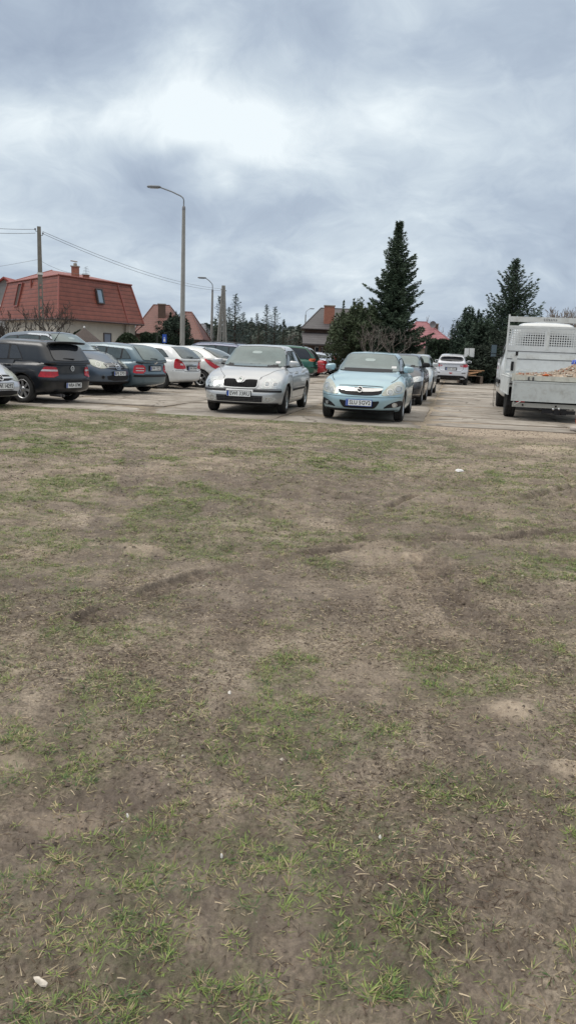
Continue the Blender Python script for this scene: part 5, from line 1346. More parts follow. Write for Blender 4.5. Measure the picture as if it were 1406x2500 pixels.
def asx():
    L, W, H = 4.29, 1.80, 1.63
    P = paint('white_silver', (.60, .62, .66), metal=.1, dirt=.15)
    p = hatch_rear(L, W, H, P, None, wb=2.67, tr=.34, zb=.26, top=[(0, .84), (.1, .90), (.5, 1.02), (1.1, 1.12), (1.6, 1.10), (3.4, 1.15), (4.29, 1.16)], cowl=1.1, rooff=1.9, roofr=L-.50, rearb=L-.04, wroof=.68, wbelt=.90, drop=.06, rpow=1.5, ry=.34)
    loc, rz = place(gp(1134, 940.5), -(L/2-.70), (W/2-.12), DIRF(13))
    c = Car(p, 'white crossover seen straight from behind with four tailpipes, beyond the empty aisle', loc, rz)
    c.side_windows([2.2, 3.0], GLASS_D, SEAM); c.windscreen(GLASS); c.doors([1.4, 2.2, 3.1]); c.mirrors()
    c.patch('rear_window', 'R', chaikin([(-.62, 1.30), (-.50, 1.23), (.50, 1.23), (.62, 1.30), (.58, 1.42), (.45, 1.475), (-.45, 1.475), (-.58, 1.42)], 2), GLASS_T, off=.010)
    V, F = rbox(14, 5, 4, .58, .10, .04, .08, .05, .018, .018); mb = MB(); mb.add([(v[0], -L/2+.30+v[1], H-.125+v[2]+.03*(1-(v[0]/.6)**2)) for v in V], F, 0, True); mb.build('roof_spoiler', P, c.root)
    for sx in (1, -1):
        o = c.patch('tail_light', ('D', sx, -1, R(30)), chaikin([(-.34, .98), (-.10, .93), (.16, .96), (.24, 1.04), (.10, 1.12), (-.14, 1.09), (-.34, 1.03)], 1), REDL, off=.012)
        c.patch('clear_band', ('D', sx, -1, R(30)), [(-.30, 1.0), (-.20, .98), (-.20, 1.05), (-.30, 1.03)], LB, off=.016, parent=o)
        c.patch('reflector', 'R', [(sx*.56, .62), (sx*.76, .625), (sx*.76, .66), (sx*.56, .655)], BLK, off=.008)
    c.patch('lower_bumper', 'R', chaikin([(-.86, .26), (.86, .26), (.70, .48), (.55, .50), (-.55, .50), (-.70, .48)], 1), BLK, off=.012, cell=.06)
    c.patch('diffuser_plate', 'R', [(-.36, .34), (.36, .34), (.36, .38), (-.36, .38)], STEEL, off=.022)
    c.patch('rear_fog_lamp', 'R', [(-.09, .65), (.09, .65), (.05, .59), (-.05, .59)], REDL, off=.012)
    c.line('R', [(-.64, 1.12), (-.62, .80), (-.5, .72), (.5, .72), (.62, .80), (.64, 1.12)], w=.014)
    c.patch('plate_recess', 'R', [(-.31, .76), (.31, .76), (.31, .93), (-.31, .93)], BLK, off=.006)
    c.plate('R', 0, .845, 'EWI 186H'); rearwiper(c, .0, 1.24, -.3, 1.27)
    for x in (-.66, -.55, .55, .66):
        mb = MB(); mb.lathe([(.028, -L/2+.2), (.040, -L/2+.02), (.034, -L/2+.01), (.024, -L/2+.05)], 'Y', 16, (x, 0, .34)); mb.build('exhaust', CHROME, c.root)
    aerial(c, 0, L-.8, .10, .8); c.wheels('five', .235); c.finish()
for fn in (octavia, astra, golf, fabia, civic, peugeot, qashqai, opel_left, blue_mpv, sharan, red_car, volvo, dark_vw, silver_mid, asx): fn()

# ================================================================== TREES AND PLANTS
def darr(n, *r): return rng.random((n,)+r)
def diamonds(cx, dirs, L, W):
    """long thin leaf faces at centres cx along unit dirs"""
    n = len(cx); rnd = rng.normal(size=(n, 3)); side = np.cross(dirs, rnd); side /= np.linalg.norm(side, axis=1)[:, None]+1e-9
    a = cx-dirs*L[:, None]*.5; b = cx+dirs*L[:, None]*.5; m = cx+dirs*L[:, None]*-.08
    V = np.stack([a, m+side*W[:, None]*.5, b, m-side*W[:, None]*.5], 1).reshape(-1, 3)
    return V, np.arange(n*4).reshape(n, 4)
NEEDLE = leafmat('needles', .75)
def crown_mesh(name, V, F, col, m=None):
    me = npmesh(name, V, F, False); vcol(me, np.repeat(col, F.shape[1], 0)); me.materials.append(m or NEEDLE); return me
def conifer_meshes(H, Rb, seed, dens=1.0, low=.06, top=1.2, up=.25, c0=(.016, .030, .021), c1=(.040, .066, .042), asym=0.0, leafs=1.0):
    r = np.random.default_rng(seed); C_ = []; D_ = []; L_ = []; W_ = []; K_ = []
    tb = MB(); tb.tube([(0, 0, -.1), (0, 0, H*.5), (0, 0, H)], [H*.016, H*.010, .012], 8)
    nb = int(H*16*dens)
    for i in range(nb):
        t = low+(1-low)*((i+r.random())/nb); z = t*H*.985
        az = i*2.399+r.random()*.5
        env = (1-t)**.85*(.55+.30*r.random()+.35*r.random()**3+.22*math.sin(t*21+az)*math.cos(t*9))*(1+asym*math.cos(az))
        if t < .18: env *= .8+t
        l = max(.18, Rb*env); droop = -.20*(1-t)+.25*t
        n = max(3, int(l/.13*1.0*dens**.3)); th = np.linspace(.1, 1, n)
        ca, sa = math.cos(az), math.sin(az)
        def pos(q): return np.stack([ca*l*q, sa*l*q, z+l*(droop*q+up*q**2.2)], -1)
        P = pos(th)
        tb.tube([tuple(pos(np.array(0.))), tuple(pos(np.array(.5))), tuple(pos(np.array(1.)))], [.012+.010*l, .010, .004], 3, cap=False)
        for j, q in enumerate(th):
            w = .34*l*(1-q)**.7*(q**.25)+.10
            k = max(2, int((3+w*10)*leafs))
            s = (r.random(k)*2-1)*w; back = np.abs(s)*.55
            ctr = P[j][None]+np.stack([-sa*s+ca*back*.6, ca*s+sa*back*.6, -np.abs(s)*.22+r.normal(0, .035, k)-.03*r.random(k)], 1)
            d = np.stack([ca*.75-sa*np.sign(s)*.65, sa*.75+ca*np.sign(s)*.65, np.full(k, up*.5)], 1)+r.normal(0, .28, (k, 3)); d /= np.linalg.norm(d, axis=1)[:, None]
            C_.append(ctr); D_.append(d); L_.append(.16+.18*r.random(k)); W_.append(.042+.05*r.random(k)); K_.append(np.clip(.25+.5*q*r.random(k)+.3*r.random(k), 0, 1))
        # tip
        C_.append(P[-1:]+[0, 0, .03]); D_.append(np.array([[ca*.8, sa*.8, .5]])/1.07); L_.append(np.array([.28])); W_.append(np.array([.05])); K_.append(np.array([.7]))
    nz = 14; zz_ = H*(.93+.07*np.linspace(0, 1, nz)); C_.append(np.stack([r.normal(0, .02, nz), r.normal(0, .02, nz), zz_], 1)); D_.append(np.tile([[0, 0, 1.]], (nz, 1))+r.normal(0, .3, (nz, 3))); L_.append(np.full(nz, .2)); W_.append(np.full(nz, .05)); K_.append(np.full(nz, .6))
    c = np.concatenate(C_); d = np.concatenate(D_); d /= np.linalg.norm(d, axis=1)[:, None]
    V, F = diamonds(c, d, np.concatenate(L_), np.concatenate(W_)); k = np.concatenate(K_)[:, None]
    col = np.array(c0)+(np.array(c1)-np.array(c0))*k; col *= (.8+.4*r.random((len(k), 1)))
    o = tb.build('trunk', BARK); tm = o.data; bpy.data.objects.remove(o)
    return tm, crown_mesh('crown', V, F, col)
BARK = mat('bark', (.075, .058, .045), rough=.95, var=.3, vscale=14, bump=.6, bscale=30)
GBARK = mat('grey_bark', (.16, .14, .125), rough=.95, var=.3, vscale=14, bump=.5, bscale=30)
def plant(name, loc, label, cat, parts, rz=0, sc=1.0, group=None):
    t = thing(name, loc, rz, label, cat, group); t.scale = (sc, sc, sc)
    for nm, me in parts: link(bpy.data.objects.new(nm, me), t)
    return t
def cloud_mesh(pts, size, c0, c1, seed, flat=.6, wfac=.55, m=None, up=0.0):
    r = np.random.default_rng(seed); n = len(pts); d = r.normal(size=(n, 3)); d[:, 2] = d[:, 2]*flat+up; d /= np.linalg.norm(d, axis=1)[:, None]
    L = size*(.6+.8*r.random(n)); V, F = diamonds(pts, d, L, L*wfac)
    k = np.clip(vn3(pts*1.4)*.7+.3*r.random(n), 0, 1)[:, None]
    return crown_mesh('crown', V, F, (np.array(c0)+(np.array(c1)-np.array(c0))*k)*(.75+.5*r.random((n, 1))), m)
def vn3(p): return (fbm(p[:, 0]+p[:, 2]*.7, p[:, 1]*.8-p[:, 2]*.9, 3, 90))
def bush_points(n, rx, ry, rz, seed, lump=.35, flatbottom=True):
    r = np.random.default_rng(seed); d = r.normal(size=(n*2, 3)); d /= np.linalg.norm(d, axis=1)[:, None]
    rad = r.random(n*2)**.28
    k = 1+lump*(fbm(d[:, 0]*2.2+seed, d[:, 2]*2.2+d[:, 1]*2, 3, seed)-.5)*2
    p = d*(rad*k)[:, None]*[rx, ry, rz]; p[:, 2] += rz*.95
    p = p[(p[:, 2] > .02)][:n]
    g = fbm(p[:, 0]*2.2, p[:, 2]*2.2+p[:, 1], 3, seed+5); return p[g > .34]
def bare_tree(name, loc, H, spread, seed, label, col=None, depth=5, lean=0.0, cat='tree', twig=.007, n0=3, group=None, trunk_h=.25, r0=None):
    r = random.Random(seed); tr = MB(); br = MB()
    r0 = r0 or H*.014
    def grow(p, d, l, rad, k):
        pts = [p]; n = 4
        q = p
        for i in range(n):
            d = (d+Vector((r.uniform(-.18, .18), r.uniform(-.18, .18), r.uniform(-.05, .14)))).normalized(); q = q+d*l/n; pts.append(q)
        e = max(twig, rad*.62)
        (tr if k == 0 else br).tube(pts, [rad+(e-rad)*i/n for i in range(n+1)], 6 if k < 2 else 3, cap=False)
        if k < depth:
            m = n0 if k == 0 else r.choice((2, 2, 3))
            for i in range(m):
                a = r.uniform(0, 2*PI); s = r.uniform(.45, 1.15)*spread
                u = d.cross(Vector((math.cos(a), math.sin(a), .3))).normalized()
                nd = (d+u*s+Vector((0, 0, .12))).normalized(); st = pts[r.choice((2, 3, 4))] if k > 0 else pts[r.choice((3, 4))]
                grow(st, nd, l*r.uniform(.6, .85), e, k+1)
    t = thing(name, loc, 0, label, cat, group)
    grow(Vector((0, 0, -.05)), Vector((lean, 0, 1)).normalized(), H*trunk_h, r0, 0)
    m = col or GBARK
    tr.build('trunk', m, t, fixn=False); br.build('crown', m, t, fixn=False); return t

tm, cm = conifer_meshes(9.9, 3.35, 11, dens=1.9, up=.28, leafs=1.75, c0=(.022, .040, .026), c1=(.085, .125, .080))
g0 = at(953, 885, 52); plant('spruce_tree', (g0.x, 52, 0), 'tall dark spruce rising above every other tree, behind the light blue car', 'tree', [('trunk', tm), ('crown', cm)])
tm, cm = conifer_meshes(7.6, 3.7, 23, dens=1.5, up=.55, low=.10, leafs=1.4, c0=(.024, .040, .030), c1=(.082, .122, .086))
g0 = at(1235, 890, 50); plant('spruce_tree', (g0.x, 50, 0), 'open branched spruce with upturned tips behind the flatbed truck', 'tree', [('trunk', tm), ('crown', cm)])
# bushy conifers beside them
def bushy(px, Y, H, rx, seed, label, cols=((.026, .042, .024), (.080, .105, .052)), n=15000, name='juniper_tree', size=.22, rzt=None, group=None, cat='tree', spikes=0):
    p = bush_points(n, rx, rx, H/2, seed)
    if spikes:
        r = np.random.default_rng(seed); q = []
        for _ in range(spikes):
            a = r.random()*6.28; rr = r.random()*rx*.75; hh = H*(.75+.33*r.random()); t = r.random(260)
            q.append(np.stack([rr*math.cos(a)+r.normal(0, .13, 260)*(1.1-t), rr*math.sin(a)+r.normal(0, .13, 260)*(1.1-t), hh*(.45+.55*t)], 1))
        p = np.concatenate([p]+q)
    cm = cloud_mesh(p, size, cols[0], cols[1], seed, wfac=.28, up=.5)
    tb = MB(); tb.tube([(0, 0, -.1), (0, 0, H*.7)], [.12, .04], 7); 
    for k in range(7):
        a = k*.9; tb.tube([(0, 0, H*.1*(1+k*.4)), (rx*.6*math.cos(a), rx*.6*math.sin(a), H*(.3+.07*k))], [.05, .015], 5)
    o = tb.build('trunk', BARK); tme = o.data; bpy.data.objects.remove(o)
    g = at(px, 870, Y); return plant(name, (g.x, Y, 0), label, cat, [('trunk', tme), ('crown', cm)], group=group)
bushy(870, 50.5, 4.6, 1.75, 31, 'wide olive green conifer at the left foot of the tall spruce', spikes=16, n=17000)
bushy(925, 50, 3.6, 1.5, 32, 'low dark conifer between the olive conifer and the tall spruce', cols=((.018, .028, .02), (.045, .065, .04)), n=11000)
bushy(1000, 49, 1.5, 1.3, 33, 'low rounded green shrub under the right side of the tall spruce', cols=((.02, .04, .025), (.05, .085, .045)), n=7000, name='shrub', cat='shrub')
bushy(1140, 51, 4.4, 1.15, 34, 'bluish green conifer above the hedge, right of the white crossover', cols=((.025, .045, .032), (.07, .105, .075)), spikes=12, n=12000)
bushy(1178, 49, 3.9, 1.35, 35, 'dark dense conifer between the bluish conifer and the flatbed truck', cols=((.018, .032, .022), (.05, .078, .05)), n=14000, spikes=6)
bushy(1170, 47, 2.2, 1.2, 36, 'dark shrub behind the timber heap', cols=((.016, .024, .018), (.04, .055, .035)), n=9000, name='shrub', cat='shrub')
bushy(1225, 48, 3.3, 1.5, 37, 'dark shrub below the open branched spruce, beside the cab of the flatbed truck', cols=((.016, .026, .018), (.042, .06, .038)), n=11000, name='shrub', cat='shrub')
# bare trees
def bt(px, Y, H, spread, seed, label, **k):
    g = at(px, 870, Y); return bare_tree('bare_tree', (g.x, Y, 0), H, spread, seed, label, **k)
DKB = mat('dark_bark', (.05, .042, .036), rough=.95, var=.3, vscale=12)
BUD = mat('pale_twigs', (.22, .19, .17), rough=.95, var=.3, vscale=12)
bt(905, 47, 4.2, .9, 5, 'leafless tree with pale twigs in front of the olive conifer', n0=5, trunk_h=.3)
bt(955, 47.5, 4.0, .8, 6, 'leafless tree in front of the tall spruce', n0=5, trunk_h=.32)
bt(1062, 100, 9.0, .8, 7, 'leafless tree right of the tall spruce, above the pink roof', n0=4, col=BUD, twig=.013)
bt(1098, 100, 8.0, .8, 8, 'pale leafless tree behind the pink roof chimney', n0=4, col=BUD, twig=.016)
bt(1350, 56, 7.4, .75, 9, 'pale leafless tree above the right end of the truck headboard', n0=6, col=BUD, depth=6, twig=.016, trunk_h=.27, r0=.12)
bt(1385, 58, 6.2, .75, 10, 'pale leafless tree at the right edge of the photo', n0=6, col=BUD, depth=6, twig=.016, trunk_h=.27, r0=.11)
bt(8, 41, 3.9, 1.1, 12, 'dark leafless shrub at the left edge, in front of the mansard house', n0=8, col=DKB, depth=5, trunk_h=.24, twig=.012)
bt(50, 42, 4.2, 1.1, 13, 'dark leafless tree with crooked boughs left of the concrete pole', n0=7, col=DKB, depth=5, trunk_h=.25, twig=.012)
bt(118, 42, 5.0, .9, 14, 'dark leafless tree with a tall thin leader just right of the concrete pole', n0=6, col=DKB, depth=5, trunk_h=.28, twig=.011)
bt(470, 70, 3.2, 1.0, 15, 'dark leafless shrub right of the tall street lamp', n0=7, col=DKB)
bt(1088, 52, 2.6, .7, 16, 'slender leafless sapling in front of the clipped hedge', n0=3, col=BUD)
# distant conifers along the skyline, each its own
FAR = [conifer_meshes(8, 2.4, 51, dens=.75, up=.25, leafs=.7, c0=(.030, .048, .040), c1=(.065, .095, .075)),
       conifer_meshes(8, 2.9, 52, dens=.75, up=.2, leafs=.7, c0=(.045, .070, .068), c1=(.09, .13, .12)),
       conifer_meshes(8, 2.1, 53, dens=.75, up=.35, leafs=.7, c0=(.025, .040, .030), c1=(.055, .08, .055))]
far_spec = [(505, 95, 4.4, 0, 'small far conifer left of the short lamp'), (535, 92, 7.4, 2, 'far conifer behind the short lamp and the braced pole'), (558, 96, 6.4, 0, 'far conifer just right of the braced pole'),
    (572, 90, 7.6, 1, 'blue green pointed conifer right of the braced pole, tallest of the far ones'), (592, 94, 5.8, 1, 'blue green far conifer right of the tallest far one'), (612, 98, 5.4, 0, 'mid green far conifer above the silver grey car'),
    (630, 88, 4.6, 2, 'lower dark far conifer above the middle of the silver grey car'), (648, 96, 6.9, 0, 'narrow pointed conifer above the windscreen of the silver grey car'), (668, 94, 6.6, 1, 'blunt blue green conifer right of the narrow pointed one'),
    (690, 90, 5.0, 2, 'rounded dark conifer above the right shoulder of the silver grey car'), (708, 99, 4.6, 0, 'faint conifer left of the short dark one by the brown roof'), (729, 82, 4.2, 2, 'short dark conifer touching the corner of the brown roofed house'),
    (690, 120, 6.0, 0, 'small far conifer tip above the rounded dark conifer'), (625, 130, 7.4, 0, 'distant conifer tip in the gap of the skyline')]
for i, (px, Y, H, k, lb) in enumerate(far_spec):
    g = at(px, 860, Y); t = plant('far_conifer', (g.x, Y, 0), lb, 'tree', [('trunk', FAR[k][0]), ('crown', FAR[k][1])], rz=i*1.3, sc=H/8, group='conifers along the skyline'); t.scale = (H/8*1.25, H/8*1.25, H/8)
bt(640, 110, 6.0, .8, 71, 'greyish leafless tree between the far conifers', n0=5, depth=5); bt(716, 112, 6.4, .8, 72, 'greyish leafless tree beside the brown roof', n0=5, col=BUD)
def woodland():
    P = []; r = np.random.default_rng(5)
    for k in range(46):
        px = 460+k*6.6+r.normal(0, 3); Y = 125+r.random()*30; g = at(px, 860, Y); h = 4.5+r.random()*2.2
        q = bush_points(420, 2.6, 2.6, h/2, 100+k); P.append(q+[g.x, Y, 0])
    for k in range(44):
        px = 1000+k*13; Y = 110+r.random()*40; g = at(px, 870, Y); h = 3.2+r.random()*1.5
        P.append(bush_points(300, 3, 3, h/2, 200+k)+[g.x, Y, 0])
    for k in range(60):
        px = -700+k*18; Y = 130+r.random()*40; g = at(px, 860, Y); h = 4+r.random()*1.5
        P.append(bush_points(260, 4, 3, h/2, 300+k)+[g.x, Y, 0])
    P = np.concatenate(P)
    me = cloud_mesh(P, .9, (.05, .065, .055), (.11, .125, .105), 9, wfac=.5); me.name = 'far_woodland'
    tag(link(bpy.data.objects.new('far_woodland', me)), kind='stuff')
woodland()
# clipped hedges
def hedge(name, x0, x1, Y0, Y1, h, label, seed, cols=((.014, .028, .016), (.04, .068, .035)), dpt=1.0, px=True, stripes=.8):
    a = at(x0, 870, Y0); b = at(x1, 870, Y1); L = (b-a).length; ang = math.atan2(b.y-a.y, b.x-a.x)
    r = np.random.default_rng(seed); n = int(L*h*520)
    u = r.random(n)*L; top = r.random(n) < .25; z = np.where(top, h, r.random(n)*h)
    bulge = .10*np.abs(np.sin(u*PI/stripes)); yv = np.where(top, r.random(n)*dpt, -bulge+r.normal(0, .05, n)); z = z+r.normal(0, .04, n)+.06*np.abs(np.sin(u*PI/stripes))*top
    P = np.stack([u, yv, np.maximum(z, .02)], 1)
    me = cloud_mesh(P, .16, cols[0], cols[1], seed, wfac=.4, up=.6)
    t = thing(name, (a.x, a.y, 0), ang, label, 'hedge')
    link(bpy.data.objects.new('foliage', me), t)
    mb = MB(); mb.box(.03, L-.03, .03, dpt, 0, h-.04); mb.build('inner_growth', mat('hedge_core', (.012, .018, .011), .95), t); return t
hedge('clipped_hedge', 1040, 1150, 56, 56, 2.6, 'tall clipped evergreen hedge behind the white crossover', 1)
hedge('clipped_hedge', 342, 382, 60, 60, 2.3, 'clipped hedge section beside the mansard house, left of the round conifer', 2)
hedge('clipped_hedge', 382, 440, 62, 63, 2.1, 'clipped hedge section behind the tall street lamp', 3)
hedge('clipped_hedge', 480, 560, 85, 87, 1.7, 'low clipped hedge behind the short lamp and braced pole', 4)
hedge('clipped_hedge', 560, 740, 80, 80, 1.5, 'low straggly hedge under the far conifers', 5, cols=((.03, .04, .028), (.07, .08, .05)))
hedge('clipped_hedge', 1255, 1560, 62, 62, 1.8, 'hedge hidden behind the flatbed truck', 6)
bushy(425, 64, 4.2, 1.5, 38, 'dark round conifer in front of the second red roof, beside the tall street lamp', cols=((.015, .028, .020), (.042, .065, .045)), n=13000, spikes=5)
bushy(700, 70, 2.0, 1.4, 39, 'dark shrub left of the brown roofed house', n=4000, name='shrub', cat='shrub')
def dome(px, Y, rx, h, label, seed, cols=((.014, .026, .012), (.035, .055, .024))):
    r = np.random.default_rng(seed); n = 9000; d = r.normal(size=(n, 3)); d /= np.linalg.norm(d, axis=1)[:, None]; d[:, 2] = np.abs(d[:, 2])
    P = d*[rx, rx*.8, h]*(1+r.normal(0, .012, (n, 1)))
    g = at(px, 850, Y); t = thing('topiary_dome', (g.x, Y, 0), 0, label, 'shrub'); link(bpy.data.objects.new('foliage', cloud_mesh(P, .12, *cols, seed, wfac=.5)), t)
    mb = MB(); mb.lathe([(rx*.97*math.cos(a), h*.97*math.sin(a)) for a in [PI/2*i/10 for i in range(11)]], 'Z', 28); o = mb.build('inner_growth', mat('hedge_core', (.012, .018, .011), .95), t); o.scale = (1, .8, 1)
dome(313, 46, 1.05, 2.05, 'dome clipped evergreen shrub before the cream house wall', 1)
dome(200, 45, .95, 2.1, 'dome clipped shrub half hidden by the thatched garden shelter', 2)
bt(218, 43, 2.9, 1.1, 19, 'fine leafless shrub growing before the thatched garden shelter', n0=7, col=DKB, trunk_h=.2)

# ================================================================== BUILDINGS
def roof_mat(name, col, course=.30, wave=.0, axis=2, line=.45):
    m = bpy.data.materials.new(name); m.use_nodes = True; t = m.node_tree; p = t.nodes['Principled BSDF']
    co = N(t, 'ShaderNodeTexCoord').outputs['Object']; sp = N(t, 'ShaderNodeSeparateXYZ', {0: co})
    f = math_n(t, 'FRACT', math_n(t, 'DIVIDE', sp.outputs[axis], course))
    cr = ramp(t, f, [(0, (line,)*3), (.10, (line,)*3), (.2, (.95,)*3), (.9, (1.08,)*3), (1, (.8,)*3)])
    n = N(t, 'ShaderNodeTexNoise', {'Vector': co, 'Scale': 1.6, 'Detail': 8.0, 'Roughness': .7}).outputs[0]
    c = ramp(t, n, [(.3, tuple(x*.78 for x in col)), (.7, tuple(x*1.2 for x in col))])
    c = mixc(t, 1., c, cr, 'MULTIPLY')
    t.links.new(c, p.inputs['Base Color']); p.inputs['Roughness'].default_value = .55
    h = f
    if wave:
        g = math_n(t, 'SINE', math_n(t, 'MULTIPLY', math_n(t, 'ADD', sp.outputs[0], sp.outputs[1]), 2*PI/wave)); h = math_n(t, 'ADD', f, math_n(t, 'MULTIPLY', g, .5))
    b = N(t, 'ShaderNodeBump', {'Height': h, 'Strength': .7, 'Distance': .04}); t.links.new(b.outputs[0], p.inputs['Normal'])
    return m
STUC = mat('cream_render', (.46, .43, .37), rough=.9, var=.10, vscale=3, bump=.2, bscale=50, dirt=(.4, 1.5, (.25, .22, .18)))
STUCG = mat('grey_render', (.27, .27, .27), rough=.9, var=.1, vscale=3)
BRN = mat('brown_render', (.10, .065, .05), rough=.9, var=.15, vscale=3)
BRICK = mat('chimney_brick', (.30, .13, .09), rough=.9, var=.25, vscale=9, bump=.4, bscale=30)
WIN = mat('house_glass', (.05, .07, .09), rough=.08, metal=.3); FRM = mat('dark_frame', (.06, .05, .05), rough=.6); WFR = mat('white_frame', (.6, .6, .6), rough=.5)
def window(parent, c, ux, uz, w, h, name='window', frame=FRM, gl=WIN, th=.06, nrm=None):
    """a framed pane centred at c, ux along its width, uz up its height"""
    ux = Vector(ux).normalized(); uz = Vector(uz).normalized(); n = ux.cross(uz).normalized(); c = Vector(c)
    if nrm is not None and n.dot(Vector(nrm)) < 0: n = -n
    M = Matrix((( ux.x, uz.x, n.x, c.x), (ux.y, uz.y, n.y, c.y), (ux.z, uz.z, n.z, c.z), (0, 0, 0, 1)))
    f = MB(); t = .07
    for (a, b, d, e) in ((-w/2, w/2, h/2-t, h/2), (-w/2, w/2, -h/2, -h/2+t), (-w/2, -w/2+t, -h/2+t, h/2-t), (w/2-t, w/2, -h/2+t, h/2-t)): f.box(a, b, d, e, -.04, th, M=M)
    o = f.build(name, frame, parent)
    g = MB(); g.box(-w/2+t, w/2-t, -h/2+t, h/2-t, -.03, th*.4, M=M); g.build('pane', gl, o); return o
def mansard():
    A = at(143, 782, 50); B = at(352, 800, 57); Cc = at(-6, 778, 60)
    A.z = B.z = Cc.z = 0
    t = thing('mansard_house', A, 0, 'cream house under a steep red metal mansard roof, left side', 'house')
    b = B-A; c = Cc-A; d = b+c; ub = b.normalized(); uc = c.normalized()
    base = [Vector((0, 0, 0)), b, d, c]; cen = d/2
    RM = roof_mat('red_metal_tiles', (.225, .070, .048), .27, line=.45); RM2 = roof_mat('red_tiles_flat', (.27, .095, .08), .10, wave=.22, line=.6)
    ze, zt, zp = 2.93, 5.62, 6.42
    inset = lambda P, k: P+(cen-P).normalized()*k*1.25
    wl = MB(); W_ = [inset(P, .55) for P in base]
    for i in range(4):
        p, q = W_[i], W_[(i+1) % 4]; wl.add([p, q, q+Vector((0, 0, ze-.02)), p+Vector((0, 0, ze-.02))], [(0, 1, 2, 3)])
    wall = wl.build('wall', STUC, t)
    rf = MB(); E = [P+Vector((0, 0, ze)) for P in base]; T = [inset(P, .85)+Vector((0, 0, zt)) for P in base]
    for i in range(4):
        j = (i+1) % 4; rf.add([E[i], E[j], T[j], T[i]], [(0, 1, 2, 3)])
    rf.add(E, [(0, 3, 2, 1)]); rf.add([e-Vector((0, 0, .10)) for e in E]+E, [(0, 1, 5, 4), (1, 2, 6, 5), (2, 3, 7, 6), (3, 0, 4, 7)])
    rf.build('lower_roof', RM, t)
    u = MB(); pk = [T[0].lerp(T[2], .35)*1.0, T[1].lerp(T[3], .35)*1.0]
    p0 = (T[0]+T[3])/2; p1 = (T[1]+T[2])/2; r0 = p0.lerp(p1, .28)+Vector((0, 0, zp-zt)); r1 = p0.lerp(p1, .72)+Vector((0, 0, zp-zt))
    T2 = [q+(q-cen-Vector((0, 0, q.z))).normalized()*.12+Vector((0, 0, .012)) for q in T]
    u.add(T2+[r0, r1], [(0, 1, 5, 4), (1, 2, 5), (2, 3, 4, 5), (3, 0, 4)]); u.build('upper_roof', RM2, t)
    tr = MB()
    for i in range(4): tr.tube([E[i], T[i]], .06, 6); tr.tube([T2[i]+Vector((0, 0, .0)), T2[(i+1) % 4]], .05, 6)
    tr.tube([E[0].lerp(E[1], .80)+Vector((0, 0, .0)), T[0].lerp(T[1], .80)], .05, 6)
    for i in range(2, 4): tr.tube([T2[i], r1 if i == 2 else r0], .05, 6)
    tr.build('ridge_trim', mat('red_trim', (.25, .075, .06), .5), t)
    gt = MB(); 
    for i in (0, 3): gt.tube([E[i]-Vector((0, 0, .06)), E[(i+1) % 4]-Vector((0, 0, .06))], .06, 8)
    gt.tube([E[1]-Vector((.1, 0, .1)), E[1]-Vector((.6, 0, .55)), E[1]-Vector((.65, -.2, 2.8))], .045, 8); gt.build('gutter', mat('dark_gutter', (.05, .03, .03), .5), t)
    # windows in the slope
    def slope(k, s, v): 
        e0, e1, t0, t1 = (E[0], E[1], T[0], T[1]) if k == 0 else (E[3], E[0], T[3], T[0])
        p = e0.lerp(e1, s).lerp(t0.lerp(t1, s), v); ux = (e1-e0).normalized(); uz = (t0.lerp(t1, s)-e0.lerp(e1, s)).normalized(); n = ux.cross(uz)
        if n.y > 0: n = -n
        return p+n*.03, ux, uz, n
    p, ux, uz, n = slope(0, .50, .60); window(t, p, ux, uz, .62, 1.05, 'roof_window', FRM, mat('sky_pane', (.25, .32, .38), .08, .4), .09, n)
    p, ux, uz, n = slope(1, .32, .62); window(t, p, ux, uz, .9, 1.7, 'roof_window', mat('red_trim', (.25, .075, .06), .5), mat('dark_recess', (.05, .035, .03), .8), .12, n)
    wn = Vector((ub.y, -ub.x, 0))
    q = W_[0].lerp(W_[1], .60)+Vector((0, 0, 1.55)); window(t, q+wn*.02, ub, (0, 0, 1), .75, 1.25, 'window', FRM, mat('blue_blind', (.16, .19, .25), .4), .05, wn)
    q = W_[0].lerp(W_[1], .86)+Vector((0, 0, 1.3)); 
    pl = MB(); pl.box(-.12, .12, -.12, .12, -1.3, 1.55, M=Matrix.Translation(q+wn*.25)); pl.build('porch_post', STUC, t)
    for (px, py, Y, w, h, m, cap) in ((185, 683, 53.5, .42, 1.05, BRICK, 1), (211, 688, 54, .36, .55, BRICK, 0)):
        g = at(px, py, Y)-A; ch = MB(); ch.box(g.x-w/2, g.x+w/2, g.y-w/2, g.y+w/2, g.z-.5, g.z+h*.78); o = ch.build('chimney', m, t)
        c2 = MB(); c2.box(g.x-w/2-.05, g.x+w/2+.05, g.y-w/2-.05, g.y+w/2+.05, g.z+h*.78, g.z+h*.84)
        if cap: c2.tube([(g.x, g.y, g.z+h*.84), (g.x, g.y, g.z+h*1.0)], .12, 8); c2.tube([(g.x, g.y, g.z+h), (g.x, g.y, g.z+h+.15)], .02, 5); c2.tube([(g.x-.3, g.y, g.z+h+.16), (g.x+.15, g.y, g.z+h+.10)], .04, 5)
        c2.build('chimney_cap', mat('cap_concrete', (.30, .26, .22), .9), o)
    g = at(211, 672, 54)-A; an = MB(); an.tube([g-Vector((0, 0, .3)), g+Vector((0, 0, .55))], .012, 5)
    for k in range(5): an.tube([g+Vector((-.25+.03*k, 0, .10+.1*k)), g+Vector((.25-.03*k, 0, .16+.1*k))], .008, 4)
    an.build('antenna', STEEL, t)
    for px in (77, 85):
        g = at(px, 692, 55)-A; v = MB(); v.tube([g-Vector((0, 0, .3)), g+Vector((0, 0, .22))], .07, 8); v.build('vent_pipe', mat('red_trim', (.25, .075, .06), .5), t)
mansard()
